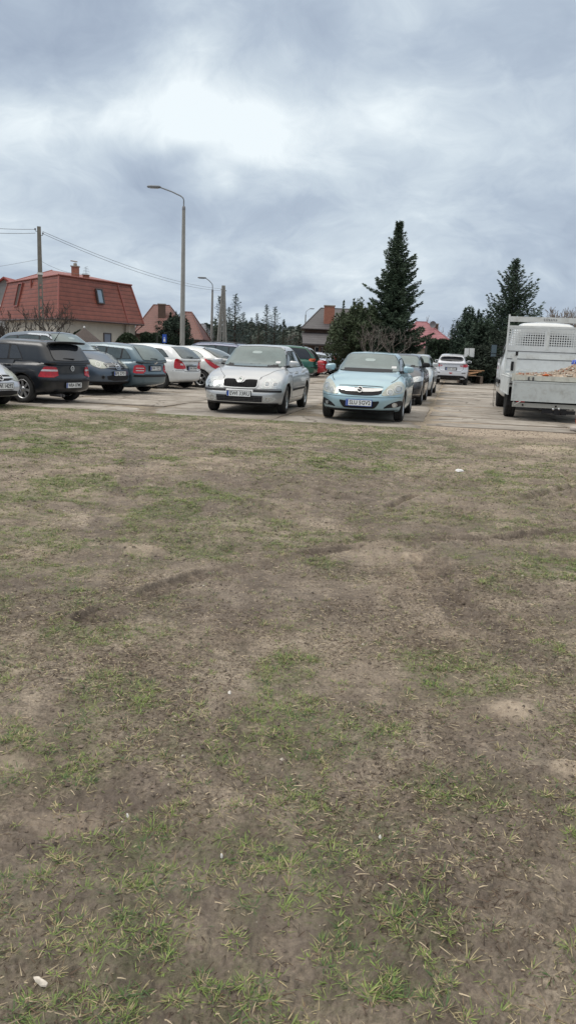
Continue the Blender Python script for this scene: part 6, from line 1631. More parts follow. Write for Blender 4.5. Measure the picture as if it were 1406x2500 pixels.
def house(label, x0, x1, Y, dep, ze, zr, rot, roofm, wallm, ridge=(.25, .75), hip=True, chim=(), name='house', over=.4, side_wall=True, wins=()):
    a = at(x0, 850, Y); b = at(x1, 850, Y); w = b.x-a.x
    t = thing(name, (a.x, Y, 0), R(rot), label, 'house')
    wl = MB(); wl.box(over, w-over, over, dep-over, 0, ze-.03)
    wl.build('wall', wallm, t)
    rf = MB(); r0, r1 = w*ridge[0], w*ridge[1]; ym = dep/2
    V = [(0, 0, ze), (w, 0, ze), (w, dep, ze), (0, dep, ze), (r0, ym, zr), (r1, ym, zr)]
    rf.add(V, [(0, 1, 5, 4), (1, 2, 5), (2, 3, 4, 5), (3, 0, 4), (0, 3, 2, 1)])
    o = rf.build('roof', roofm, t)
    tr = MB(); 
    for i, j in ((0, 4), (1, 5), (4, 5), (3, 4), (2, 5)): tr.tube([V[i], V[j]], .07, 6)
    tr.build('ridge_tiles', roofm, o)
    gt = MB(); gt.tube([(0, -.03, ze-.05), (w, -.03, ze-.05)], .07, 6); gt.build('gutter', FRM, t)
    for (cx, cy, cw, cz, m) in chim:
        c = MB(); c.box(cx*w-cw/2, cx*w+cw/2, cy*dep-cw*.4, cy*dep+cw*.4, ze, cz); q = c.build('chimney', m, o)
        c = MB(); c.box(cx*w-cw/2-.06, cx*w+cw/2+.06, cy*dep-cw*.4-.06, cy*dep+cw*.4+.06, cz, cz+.10); c.build('chimney_cap', mat('cap_concrete', (.30, .26, .22), .9), q)
    for (wx, wz, ww, wh) in wins: window(t, (wx*w, over-.01, wz), (1, 0, 0), (0, 0, 1), ww, wh, 'window', WFR, WIN, .05, (0, -1, 0))
    return t, w
RED2 = roof_mat('terracotta_tiles', (.15, .058, .046), .24, wave=.25, line=.55); BRO = roof_mat('brown_tiles', (.070, .065, .069), .22, line=.55); PNK = roof_mat('pink_tiles', (.30, .115, .13), .2, wave=.25, line=.7); RED3 = roof_mat('dark_red_sheet', (.27, .05, .04), .5, line=.8)
GRY = roof_mat('grey_tiles', (.13, .13, .145), .25, line=.7)
h2, w2 = house('house with a terracotta hipped roof behind the round conifer, right of the mansard house', 322, 448, 86, 9, 2.75, 6.05, 0, RED2, BRN, (.28, .60), chim=((.50, .30, .75, 6.0, BRN),))
window(h2, (w2*.55, 2.0, 4.05), (1, 0, 0), (0, 4.5, 3.3), .8, .9, 'roof_window', WFR, mat('sky_pane', (.25, .32, .38), .08, .4), .08, (0, -1, 1))
house('house wing with a steep terracotta gable right of the tall street lamp', 425, 496, 82, 8, 2.3, 5.2, 0, RED2, BRN, (.12, .42), name='house')
house('small house with a grey roof left of the short lamp', 462, 512, 112, 8, 3.0, 4.9, 0, GRY, BRN, (.3, .6))
h3, w3 = house('house with a dark brown roof and a wide brick chimney, left of the olive conifer', 733, 960, 78, 10, 3.75, 6.0, 0, BRO, BRN, (.22, .78), chim=((.30, .16, 1.02, 6.0, BRICK),), wins=((.2, 1.5, .8, 1.0),))
lw = MB(); V = [(w3*.02, -3.0, 2.25), (w3*.46, -3.0, 2.25), (w3*.50, .3, 3.35), (.1, .3, 3.35)]; lw.add(V+[(a, b, c-.14) for a, b, c in V], [(0, 1, 2, 3), (7, 6, 5, 4), (0, 4, 5, 1), (1, 5, 6, 2), (2, 6, 7, 3), (3, 7, 4, 0)]); lw.build('porch_roof', BRO, h3)
for x in (.05, .20, .36, .44):
    q = MB(); q.box(w3*x-.12, w3*x+.12, -2.8, -2.56, 0, 2.2); q.build('porch_post', mat('timber_post', (.09, .05, .035), .8), h3)
q = MB(); q.box(w3*.34, w3*.42, -.02, .05, 3.42, 3.6); q.build('facade_light', mat('pale_board', (.55, .52, .42), .6), h3)
h4, w4 = house('house with a pinkish tiled roof behind the hedge, right of the tall spruce', 985, 1128, 88, 10, 2.4, 5.45, 0, PNK, STUC, (.30, .48), chim=((.62, .45, .75, 5.2, BRN),))
d = MB(); d.lathe([(.001, 0), (.22, -.03), (.38, -.12)], 'Y', 16, (w4*.56, 3.6, 5.15)); d.tube([(w4*.56, 3.6, 5.1), (w4*.6, 4.2, 4.7)], .03, 5); d.build('satellite_dish', mat('dish_grey', (.18, .18, .19), .5), h4, fixn=False)
# gabled house at the far left
def gable():
    g = at(13, 676, 72); t = thing('house', (g.x, 72, 0), R(0), 'grey gabled house with red roof edges at the far left behind the mansard house', 'house')
    zr = g.z; mb = MB(); hw = 2.3
    mb.add([(-hw, 0, 0), (hw, 0, 0), (hw, 0, zr-2.0), (0, 0, zr-.12), (-hw, 0, zr-2.0)], [(0, 1, 2, 3, 4)]); mb.add([(-hw, 9, 0), (hw, 9, 0), (hw, 9, zr-2.0), (0, 9, zr-.12), (-hw, 9, zr-2.0)], [(0, 4, 3, 2, 1)]); mb.add([(hw, 0, 0), (hw, 9, 0), (hw, 9, zr-2), (hw, 0, zr-2)], [(0, 1, 2, 3)]); mb.add([(-hw, 0, 0), (-hw, 9, 0), (-hw, 9, zr-2), (-hw, 0, zr-2)], [(0, 3, 2, 1)])
    mb.build('wall', STUCG, t)
    r_ = MB(); 
    for s in (-1, 1):
        V = [(0, -.4, zr), (s*(hw+.7), -.4, zr-2.35), (s*(hw+.7), 9.4, zr-2.35), (0, 9.4, zr)]; r_.add(V+[(a, b, c-.16) for a, b, c in V], [(0, 1, 2, 3), (7, 6, 5, 4), (0, 4, 5, 1), (1, 5, 6, 2), (2, 6, 7, 3)])
    r_.build('roof', RED3, t); window(t, (-.9, -.02, zr-3.0), (1, 0, 0), (0, 0, 1), .9, 1.1, 'window', WFR, WIN, .05, (0, -1, 0))
gable()
# thatched garden shelter
g = at(207, 832, 44.2); t = thing('garden_shelter', (g.x, 44.2, 0), 0, 'conical grey thatched garden shelter with a white finial before the cream house', 'shelter')
mb = MB(); mb.lathe([(1.15, 1.35), (1.12, 1.40), (.62, 1.78), (.02, 2.26)], 'Z', 20); mb.build('thatch', mat('old_thatch', (.085, .068, .062), .95, var=.3, vscale=20, bump=.6, bscale=40), t)
mb = MB(); mb.lathe([(.001, 2.36), (.06, 2.33), (.05, 2.24)], 'Z', 10); mb.build('finial', WFR, t)
for k in range(6): mb = MB(); mb.tube([(.95*math.cos(k), .95*math.sin(k), 0), (.95*math.cos(k), .95*math.sin(k), 1.45)], .05, 6); mb.build('post', BARK, t)

# ================================================================== POLES, LAMPS, WIRES
CONC = mat('pole_concrete', (.27, .27, .255), rough=.9, var=.12, vscale=3, bump=.3, bscale=40, dirt=(.5, 2.0, (.17, .15, .13)))
GALV = mat('galvanised', (.24, .26, .28), rough=.5, metal=.5)
def lamp(px_top, ytop, Y, armpx, label, r=.11, side=-1, sc=1.0, group='street lamps'):
    tp = at(px_top, ytop, Y); H = tp.z; t = thing('street_lamp', (tp.x, Y, 0), 0, label, 'street lamp', group)
    mb = MB(); mb.tube([(0, 0, -.1), (0, 0, H*.45), (0, 0, H)], [r*1.35, r*1.15, r*.82], 14); mb.build('column', CONC, t)
    mb = MB(); mb.tube([(0, 0, H), (0, 0, H+.14*sc), (0, 0, H+.18*sc)], [r*.86, r*.8, r*.45], 12); mb.build('collar', mat('collar_dark', (.16, .16, .17), .6), t)
    w = armpx/FPX*Y; mb = MB(); mb.tube([(0, 0, H+.1*sc), (0, 0, H+.42*sc), (side*.04, 0, H+.54*sc), (side*.14, 0, H+.62*sc), (side*w*.5, 0, H+.80*sc), (side*w, 0, H+.98*sc)], .032*sc, 8); a = mb.build('arm', GALV, t)
    V, F = rbox(8, 6, 4, .33*sc, .12*sc, .11*sc, .15*sc, .09*sc, .05*sc, .02); mb = MB(); mb.add([(side*(w+.26*sc)+v[0], v[1]*(1-.3*max(0, side*v[0]/.33/sc)), H+.93*sc+v[2]) for v in V], F, 0, True); hd = mb.build('lantern', mat('lantern_grey', (.14, .15, .16), .5), t)
    mb = MB(); mb.box(side*(w+.26*sc)-.2*sc, side*(w+.26*sc)+.2*sc, -.07*sc, .07*sc, H+.915*sc, H+.935*sc); mb.build('lantern_glass', mat('lantern_glass', (.4, .42, .42), .2), hd)
lamp(449, 513, 38.5, 56, 'tall concrete street lamp, nearest of the three, left of the silver grey car', r=.095)
lamp(519, 712, 91, 17, 'smaller second street lamp just left of the braced pole', r=.13, sc=1.5)
lamp(746, 771, 143, 10, 'tiny distant street lamp beside the brown roofed house, its arm to the right', r=.12, side=1, sc=1.3)
# I-section pole with its slots
g = at(96, 553, 44); PH = g.z; t = thing('power_pole', (g.x, 44, 0), R(12), 'slotted concrete power pole standing left before the mansard house', 'pole', 'power poles')
mb = MB(); w = .15
for s in (-1, 1): mb.add([(s*w*.55, -.10, -.1), (s*w, -.10, -.1), (s*w, .10, -.1), (s*w*.55, .10, -.1), (s*w*.42, -.08, PH*.60), (s*w*.8, -.08, PH*.60), (s*w*.8, .08, PH*.60), (s*w*.42, .08, PH*.60)], [(0, 1, 5, 4), (1, 2, 6, 5), (2, 3, 7, 6), (3, 0, 4, 7), (4, 5, 6, 7)])
mb.add([(-w*.8, -.08, PH*.60), (w*.8, -.08, PH*.60), (w*.8, .08, PH*.60), (-w*.8, .08, PH*.60), (-w*.62, -.065, PH), (w*.62, -.065, PH), (w*.62, .065, PH), (-w*.62, .065, PH)], [(0, 1, 5, 4), (1, 2, 6, 5), (2, 3, 7, 6), (3, 0, 4, 7), (4, 5, 6, 7)])
for k in range(9): z = .4+k*.55; mb.box(-w*.5, w*.5, -.06, .06, z, z+.16)
mb.build('shaft', mat('dark_pole_concrete', (.17, .16, .14), rough=.9, var=.2, vscale=4), t)
mb = MB(); mb.box(-.15, .15, -.11, .11, PH*.665, PH*.68); mb.build('band', mat('pale_band', (.6, .6, .58), .6), t)
for s in (-1, 1): mb = MB(); mb.tube([(0, 0, PH-.35-.1*s), (s*.18, 0, PH-.35-.1*s), (s*.20, 0, PH-.27-.1*s)], .018, 6); mb.lathe([(.03, 0), (.045, .05), (.02, .1)], 'Z', 10, (s*.20, 0, PH-.29-.1*s)); mb.build('insulator', STEEL, t)
P1 = Vector((g.x, 44, PH))
# A-frame braced pole
g = at(546, 697, 85); PH2 = g.z; t = thing('power_pole', (g.x, 85, 0), 0, 'braced power pole of splayed concrete legs above the dark blue people carrier', 'pole', 'power poles'); P2 = Vector((g.x, 85, PH2))
for (x0, x1) in ((-.62, -.10), (-.30, -.03), (.16, .04), (.50, .10)):
    mb = MB(); mb.tube([(x0, 0, -.1), (x1, 0, PH2)], [.13, .09], 4, smooth=False); mb.build('leg', CONC, t)
mb = MB()
for z in (1.8, 3.2, 4.6, 6.0): k = 1-z/PH2; mb.box(-.62*k, .50*k, -.06, .06, z, z+.14)
mb.build('cross_brace', CONC, t)
mb = MB(); mb.tube([(-.35, 0, PH2*.80), (.1, 0, PH2*.80)], .05, 6); mb.tube([(-.28, 0, PH2-.4), (.34, 0, PH2-.55)], .04, 6); mb.build('cross_arm', STEEL, t)
def wire(a, b, sag, label, grp='overhead wires', r=.012):
    pts = [a.lerp(b, i/16)-Vector((0, 0, sag*4*(i/16)*(1-i/16))) for i in range(17)]
    mb = MB(); mb.tube(pts, r, 4, cap=False); tag(mb.build('overhead_wire', mat('wire_grey', (.16, .17, .18), .7), fixn=False), label, 'wire', grp)
wire(P1+Vector((.2, 0, -.25)), P2+Vector((-.25, 0, -.35)), .55, 'upper wire sagging from the left concrete pole to the braced pole')
wire(P1+Vector((.2, 0, -.36)), P2+Vector((-.25, 0, -.55)), .60, 'lower wire sagging from the left concrete pole to the braced pole')
L0 = at(-160, 540, 40)
wire(P1+Vector((-.2, 0, -.15)), at(-160, 542, 38), .1, 'upper wire leaving the left concrete pole for the left photo edge')
wire(P1+Vector((-.2, 0, -.35)), at(-160, 556, 38), .1, 'lower wire leaving the left concrete pole for the left photo edge')
wire(at(96, 633, 44), at(-160, 670, 60), .1, 'thin cable dropping left from the pale band of the pole', r=.008)
wire(at(97, 635, 44), at(215, 668, 54), .25, 'thin cable from the pale band of the pole to the house chimney', r=.008)

# ================================================================== FENCES, SIGNS, CLUTTER
def fence(x0, x1, Y0, Y1, h, label, m, post):
    a = at(x0, 870, Y0); b = at(x1, 870, Y1); L = math.hypot(b.x-a.x, b.y-a.y); t = thing('fence', (a.x, a.y, 0), math.atan2(b.y-a.y, b.x-a.x), label, 'fence')
    n = max(2, int(L/2.5))
    for i in range(n+1): mb = MB(); mb.box(i*L/n-.04, i*L/n+.04, -.04, .04, 0, h+.05); mb.build('post', post, t)
    for i in range(n):
        mb = MB(); x0_, x1_ = i*L/n+.05, (i+1)*L/n-.05; mb.box(x0_, x1_, -.02, .02, 0, .28, 0)
        k = int((x1_-x0_)/.16)
        for j in range(k+1): x = x0_+(x1_-x0_)*j/k; mb.box(x-.008, x+.008, -.008, .008, .28, h)
        for z in (.45, .8, 1.15, h-.03): 
            if z < h: mb.box(x0_, x1_, -.012, .012, z, z+.025)
        mb.build('panel', m, t)
    return t
GRNF = mat('green_fence', (.015, .075, .055), .6); 
fence(740, 905, 58, 58, 1.45, 'green metal fence below the brown roofed house', GRNF, GRNF)
fence(905, 1135, 54.5, 54.5, 1.3, 'wire fence in front of the clipped hedge and tall spruce', STEEL, STEEL)
fence(1150, 1300, 53.5, 53.5, 1.3, 'wire fence behind the dark shrubs at right', STEEL, STEEL)
fence(330, 560, 57, 58, 1.3, 'wire fence hidden behind the row of parked cars', STEEL, STEEL)
# white boards on posts
for (px0, px1, lb) in ((1134, 1143, 'left one of two white boards beside the white crossover'), (1146, 1156, 'right one of two white boards, partly behind conifer twigs')):
    a = at(px0, 850, 46.5); b = at(px1, 872, 46.5); t = thing('notice_board', ((a.x+b.x)/2, 46.5, 0), 0, lb, 'board', 'white boards by the hedge'); w = (b.x-a.x)/2
    mb = MB(); mb.box(-w, w, -.02, .02, b.z, a.z); mb.build('panel', mat('white_board', (.62, .64, .63), .6, var=.08), t)
    for s in (-1, 1): mb = MB(); mb.tube([(s*w*.8, .04, 0), (s*w*.8, .04, a.z)], .025, 6); mb.build('post', STEEL, t)
# timber heap
r_ = random.Random(3); g = at(1160, 893, 45.5)
for k in range(4):
    mb = MB(); a = r_.uniform(-.35, .35); z = .9+.06*k if k < 4 else .75
    M = Matrix.Translation((g.x-.45+.12*k+r_.uniform(-.2, .2), 45.3+.12*k, .45+.1*k)) @ Matrix.Rotation(a, 4, 'Z') @ Matrix.Rotation(r_.uniform(-.25, .25), 4, 'Y')
    mb.box(-.45, .45, -.07, .07, -.02, .02, M=M); tag(mb.build('plank', mat('raw_timber', (.42, .25, .14), .8, var=.2, vscale=6)), 'loose raw plank in the timber heap behind the white crossover', 'plank', 'planks in the timber heap')
mb = MB(); 
for s in (-1, 1): 
    mb.box(g.x-.85 if s < 0 else g.x+.25, g.x-.7 if s < 0 else g.x+.4, 45.1, 46.2, 0, .42)
mb.box(g.x-.85, g.x+.4, 45.1, 46.2, .42, .44)
tag(mb.build('trestle', mat('weathered_wood', (.13, .10, .08), .9, var=.2)), 'low weathered trestle carrying the raw planks by the hedge', 'trestle')
# blue sign
g = at(402, 832, 50); t = thing('blue_sign', (g.x, 50, 0), 0, 'small blue sign with a white symbol behind the white hatchbacks', 'sign')
mb = MB(); mb.tube([(0, .03, 0), (0, .03, g.z+.35)], .03, 6); mb.build('post', GALV, t)
mb = MB(); mb.box(-.13, .13, -.015, .015, g.z-.12, g.z+.40); mb.build('panel', mat('sign_blue', (.02, .08, .40), .4), t)
mb = MB(); mb.add([(-.07, -.018, g.z-.05), (.07, -.018, g.z-.05), (.045, -.018, g.z+.12), (-.045, -.018, g.z+.12)], [(0, 1, 2, 3)]); mb.lathe([(.001, -.018), (.04, -.018)], 'Y', 12, (0, 0, g.z+.18)); mb.build('symbol', PLATE_W, t)
# verge of grass and soil beyond the paving
def verge():
    n = 30000; r = np.random.default_rng(8); a = -44+r.random(n)*70; b = 57+r.random(n)**1.5*8; p = LO[None]+a[:, None]*LV[None]+b[:, None]*LU[None]
    L = .12+.25*r.random(n)
    P = np.stack([p[:, 0], p[:, 1], -.035+L*.4], 1); d = r.normal(size=(n, 3))*.5; d[:, 2] = 1; d /= np.linalg.norm(d, axis=1)[:, None]
    V, F = diamonds(P, d, L, L*.16); c = np.array([.12, .13, .06])+(np.array([.24, .21, .13])-np.array([.12, .13, .06]))*r.random((n, 1))
    me = crown_mesh('verge_grass', V, F, c); tag(link(bpy.data.objects.new('verge_grass', me)), kind='stuff')
verge()

# ================================================================== FLATBED TRUCK
def truck():
    TR = R(-11.7)
    t = thing('flatbed_truck', (5.15, 18.5, 0), TR, 'pale grey flatbed truck with its tailgate hanging open, seen from behind at right', 'truck')
    GP = mat('bed_grey_paint', (.58, .60, .59), rough=.55, metal=.1, var=.08, vscale=3, dirt=(.55, 4.0, (.27, .25, .21)), bump=.15, bscale=20)
    GW = mat('tailgate_grey', (.48, .51, .50), rough=.6, metal=.1, var=.08, vscale=3, dirt=(.6, 5.0, (.24, .22, .19)), bump=.15, bscale=20)
    WP = paint('cab_white', (.60, .62, .62), metal=0, dirt=.25)
    W = 2.12; FZ = 1.04
    def part(name, m, fn, parent=t, fix=True):
        mb = MB(); fn(mb); return mb.build(name, m, parent, fixn=fix)
    part('bed_floor', GP, lambda b: (b.box(.02, W-.02, .02, 3.4, FZ-.06, FZ)))
    rail = part('rear_rail', mat('rail_pale', (.52, .52, .46), .6, var=.1, dirt=(.6, 6., (.25, .22, .17))), lambda b: (b.box(0, W, -.035, .02, FZ-.10, FZ+.012), b.box(0, .05, -.04, .05, FZ-.13, FZ+.05)))
    hg = MB()
    for x in (.36, .46, 1.55, 1.65): hg.box(x, x+.035, -.06, -.036, FZ-.19, FZ-.02)
    hg.tube([(.30, -.05, FZ-.125), (.56, -.05, FZ-.125)], .014, 6); hg.tube([(1.5, -.05, FZ-.125), (1.76, -.05, FZ-.125)], .014, 6); hg.build('hinge', STEEL, rail)
    def tg(b):
        b.box(.03, W, -.075, -.045, .47, .915); b.box(.03, W, -.082, -.04, .895, .925); b.box(.03, W, -.082, -.04, .455, .48)
        b.box(.02, .065, -.084, -.038, .455, .925); b.box(W-.03, W+.01, -.084, -.038, .455, .925)
    g = part('tailgate', GW, tg)
    lt = MB(); lt.tube([(.08, -.09, .44), (.10, -.10, .36), (.24, -.10, .45)], .012, 6); lt.box(.065, .10, -.10, -.084, .84, .88); lt.build('latch', mat('pale_metal', (.5, .5, .48), .5, .3), g)
    # dropsides hanging along both flanks
    for x0, x1 in ((-.075, -.045), (W+.045, W+.075)):
        o = part('dropside', GP, lambda b: (b.box(x0, x1, .05, 3.25, .60, 1.0), b.box(x0-.006, x1+.006, .05, 3.25, .585, .61), b.box(x0-.006, x1+.006, .05, 3.25, .985, 1.01)))
    # corner post with its catch
    for x in (.0, W-.05):
        o = part('corner_post', GP, lambda b: (b.box(x+.04, x+.075, .02, .07, FZ+.012, 1.62), b.box(x-.06, x+.04, .03, .06, FZ+.013, 1.30), b.box(x-.03, x+.04, .03, .06, 1.30, 1.52)))
        q = MB(); q.box(x+.03, x+.09, .0, .02, 1.50, 1.60); q.build('catch', BLK, o); q = MB(); q.box(x-.05, x+.01, .0, .03, 1.15, 1.36); q.build('catch', BLK, o)
    # headboard
    HY = 3.42
    def frame(b):
        b.box(-.01, .035, HY-.03, HY+.03, FZ-.1, 2.62); b.box(W-.035, W+.01, HY-.03, HY+.03, FZ-.1, 2.62)
        b.box(.035, W-.035, HY-.025, HY+.025, 2.43, 2.57); b.box(.035, W-.035, HY-.02, HY+.02, 2.27, 2.33)
        b.box(1.04, 1.115, HY-.022, HY+.012, 1.70, 2.27)
    hf = part('headboard', GP, frame)
    def sheet(b):
        c = .064; z0, z1 = 2.235-7*c, 2.235
        def solid(xa, xb, za, zb): b.box(xa, xb, HY-.014, HY-.008, za, zb)
        solid(.035, W-.035, z1, 2.27); solid(.035, W-.035, FZ, z0)
        for (xa, n) in ((.036, 15), (1.122, 15)):
            xe = xa+n*c
            if xa < 1: solid(xe, 1.04, z0, z1)
            else: solid(xe, W-.035, z0, z1)
            for i in range(n):
                for j in range(7):
                    cx, cz = xa+(i+.5)*c, z0+(j+.5)*c; vs = []
                    for y in (HY-.014, HY-.008):
                        for k in range(8):
                            a = PI/4*k; o = max(abs(math.cos(a)), abs(math.sin(a))); vs.append((cx+c/2*math.cos(a)/o, y, cz+c/2*math.sin(a)/o))
                        for k in range(8): a = PI/4*k; vs.append((cx+.023*math.cos(a), y, cz+.023*math.sin(a)))
                    fs = []
                    for k in range(8):
                        k2 = (k+1) % 8; fs += [(k, k2, 8+k2, 8+k), (16+k, 24+k, 24+k2, 16+k2), (8+k, 8+k2, 24+k2, 24+k)]
                    b.add(vs, fs)
    sh = part('perforated_sheet', mat('sheet_grey', (.56, .58, .58), .55, .1, var=.06, dirt=(.3, 3., (.3, .28, .25))), sheet, hf, False)
    part('crease', STEEL, lambda b: (b.box(.04, W-.04, HY-.022, HY-.0145, 1.635, 1.650), b.box(.04, W-.04, HY-.020, HY-.0145, 1.425, 1.436)), hf)
    part('stiffener', GP, lambda b: (b.box(.04, W-.04, HY-.032, HY-.0145, 1.45, 1.58), b.box(.04, W-.04, HY-.030, HY-.0145, 1.10, 1.16)), hf)
    # maker's lettering on the top bar, worn to a row of strokes
    def strokes(b):
        r = random.Random(2)
        for k in range(8): x = .92+k*.045; b.box(x, x+.018, HY-.029, HY-.0255, 2.475, 2.53); b.box(x+.018, x+.030, HY-.029, HY-.0255, 2.475+.02*(k % 3), 2.487+.02*(k % 3))
    part('worn_lettering', mat('worn_ink', (.20, .20, .21), .7), strokes, hf)
    # cab
    V, F = rbox(18, 22, 22, 1.13, 1.38, 2.08, .28, .38, .24, .06)
    vs = []
    for x, y, z in V:
        w = z/2.08; u = x/1.13
        k = 1-.30*max(0, (w-.40)/.60)**1.1-.05*(1-w)*max(0, .3-w)*3
        yy = y-(max(0, (w-.45)/.55)**1.2*1.05 if y > 0 else 0)*(y/1.38)-.10*u*u*(y > .8)-.25*max(0, .2)*0
        vs.append((x*k+1.05, yy+4.98, .36+z*.985+(.05*(1-u*u) if w > .9 else 0)))
    b = MB(); b.add(vs, F, 0, True); cab = b.build('cab', WP, t)
    def rw(b):
        for x0, x1 in ((.42, 1.0), (1.14, 1.70)):
            P = [(x0, 1.83), (x1, 1.83), (x1, 2.10 if x1 > 1.2 else 2.12), (x0+.14, 2.12), (x0, 1.98)] if x0 < 1 else [(x0, 1.83), (x1, 1.83), (x1, 1.98), (x1-.14, 2.12), (x0, 2.12)]
            b.add([(x, 3.575, z) for x, z in P], [tuple(range(5))])
    part('rear_window', mat('black_window', (.008, .009, .010), .15), rw, cab)
    for s in (-1, 1):
        X = 1.05+s*1.135
        part('door', WP, lambda b: b.box(X-.012, X+.012, 4.35, 5.35, .62, 1.42), cab)
        part('side_window', GLASS_D, lambda b: b.add([(1.05+s*1.085, 4.4, 1.52), (1.05+s*1.085, 5.4, 1.52), (1.05+s*1.0, 5.0, 2.05), (1.05+s*1.0, 4.4, 2.05)], [(0, 1, 2, 3)]), cab, False)
        part('side_strip', BLK, lambda b: b.box(X-.02, X+.02, 3.75, 5.2, .74, .84), cab)
        m_ = part('wing_mirror', BLK, lambda b: (b.tube([(1.05+s*1.05, 5.25, 1.50), (1.05+s*1.32, 5.2, 1.55)], .025, 6), b.tube([(1.05+s*1.03, 5.2, 1.78), (1.05+s*1.32, 5.17, 1.75)], .02, 6), b.box(1.05+s*1.30-.085, 1.05+s*1.30+.085, 5.10, 5.20, 1.46, 1.84)), t)
        part('mirror_glass', mat('mirror_face', (.10, .13, .14), .05, .5), lambda b: (b.box(1.05+s*1.30-.075, 1.05+s*1.30+.075, 5.090, 5.098, 1.58, 1.82), b.box(1.05+s*1.30-.075, 1.05+s*1.30+.075, 5.090, 5.098, 1.48, 1.56)), m_)
        part('arch', BLK, lambda b: b.lathe([(.42, X-.02), (.46, X+.03*s), (.42, X+.03*s)], 'X', 28, (0, 5.45, .40)), cab)
    ws = MB(); ws.add([(.30, 6.05, 1.45), (1.80, 6.05, 1.45), (1.62, 5.45, 2.15), (.48, 5.45, 2.15)], [(0, 1, 2, 3)]); ws.build('windscreen', GLASS, cab)
    # chassis, lamps, underrun bar, towing hitch
    part('chassis', DARK, lambda b: (b.box(.62, .72, .1, 6.0, .62, .80), b.box(1.40, 1.50, .1, 6.0, .62, .80), b.box(.3, 1.8, .15, .22, .60, .97), b.box(.4, 1.7, 2.3, 2.9, .45, .75), b.tube([(.2, 1.19, .36), (1.92, 1.19, .36)], .06, 8), b.lathe([(.001, .95), (.15, .98), (.15, 1.15), (.001, 1.18)], 'X', 14, (0, 1.19, .36))))
    ub = part('underrun_bar', mat('bar_grey', (.36, .36, .33), .6, .2, dirt=(.6, 8., (.2, .18, .14))), lambda b: (b.box(.06, W-.04, -.03, .03, .315, .415)))
    part('bolt', BLK, lambda b: [b.lathe([(.001, -.045), (.022, -.042), (.022, -.03)], 'Y', 10, (x, 0, .365)) for x in (.30, 1.05, 1.8)], ub)
    for xa in (-.02, W-.26): part('mud_flap', BLK, lambda b: b.box(xa, xa+.28, .72, .74, .30, .62))
    for x in (.14, W-.46):
        l = part('tail_light', REDL, lambda b: b.box(x, x+.20, -.035, .03, .425, .465)); part('lamp_housing', BLK, lambda b: b.box(x-.02, x+.34, -.02, .06, .416, .475), l)
    part('hitch', BLK, lambda b: (b.box(.75, 1.02, -.01, .06, .20, .30), b.box(1.02, 1.30, -.03, .10, .17, .31), b.box(1.3, 1.5, .0, .08, .19, .27), b.tube([(1.16, -.06, .20), (1.16, -.12, .19), (1.16, -.13, .27)], .022, 8), b.lathe([(.001, .33), (.025, .315), (.025, .29), (.001, .275)], 'Z', 10, (1.16, -.13, 0))))
    part('hitch_socket', CHROME, lambda b: (b.lathe([(.001, -.035), (.03, -.033), (.03, .0)], 'Y', 12, (1.0, 0, .30)), b.lathe([(.001, -.04), (.03, -.038), (.03, .0)], 'Y', 12, (1.13, 0, .31))))
    part('white_pipe', mat('pale_metal', (.5, .5, .48), .5, .3), lambda b: b.tube([(.25, 2.4, .40), (1.2, 2.5, .38), (1.8, 2.5, .38)], .035, 8))
    for xa in (-.03, W-.27): part('wheel_arch_liner', BLK, lambda b: b.box(xa, xa+.30, .8, 1.62, .80, .82))
    me = wheel_meshes(.37, .21, 'steel')
    for yy in (1.19, 5.45):
        for s in (-1, 1):
            xx = 1.06+s*(1.06-.085) if yy < 2 else 1.05+s*.96
            o = bpy.data.objects.new('wheel', me[0]); link(o, t, (xx, yy, .37)); o.rotation_euler = (.6*yy, 0, 0 if s > 0 else PI); o.scale = (1.15, 1, 1)
            for k, nm in ((1, 'tyre'), (2, 'rim')): link(bpy.data.objects.new(nm, me[k]), o)
    Mt = Matrix.Translation((5.15, 18.5, 0)) @ Matrix.Rotation(TR, 4, 'Z')
    # load: rubble, sack, bucket, orange tray
    n = 60; X, Y = np.meshgrid(np.linspace(.10, 2.05, n), np.linspace(.06, 2.2, n)); X = X.ravel(); Y = Y.ravel()
    Z = .012+.24*np.exp(-((X-1.50)/.34)**2-((Y-.75)/.5)**2)+.07*np.exp(-((X-1.05)/.30)**2-((Y-.5)/.4)**2)+.20*np.exp(-((X-1.85)/.3)**2-((Y-.4)/.5)**2)+.035*np.exp(-((X-.55)/.35)**2-((Y-.5)/.5)**2)
    edge = np.minimum(np.minimum(X-.10, 2.05-X), np.minimum(Y-.06, 2.2-Y)); Z = (Z+(fbm(X*13, Y*13, 4, 3, .65)-.5)*.10*np.clip(Z*8, .3, 1))*np.clip(edge/.06, 0, 1)+FZ+.002
    i = (np.arange(n-1)[:, None]*n+np.arange(n-1)[None]).ravel(); F = np.stack([i, i+1, i+n+1, i+n], 1)
    r = np.random.default_rng(3); P = np.stack([X, Y, Z], 1); m0 = 2600; ids = r.integers(0, len(X), m0); Zr = Z[ids]-FZ; ids = ids[(Zr > .03) | (r.random(m0) < .3)]; m0 = len(ids)
    s = .008+.03*r.random(m0)**2; oc = np.array([(1, 0, 0), (-1, 0, 0), (0, 1, 0), (0, -1, 0), (0, 0, .8), (0, 0, -.6)], float)
    VV = oc[None]*(.6+.8*r.random((m0, 6, 1)))*s[:, None, None]+P[ids][:, None]+r.normal(0, .012, (m0, 1, 3))*[1, 1, .3]; VV[:, :, 2] += s[:, None]*.3
    VV[:, :, 0] = np.clip(VV[:, :, 0], .05, 2.09); VV[:, :, 1] = np.clip(VV[:, :, 1], .03, 3)
    tri = np.array([(0, 2, 4), (2, 1, 4), (1, 3, 4), (3, 0, 4), (2, 0, 5), (1, 2, 5), (3, 1, 5), (0, 3, 5)])
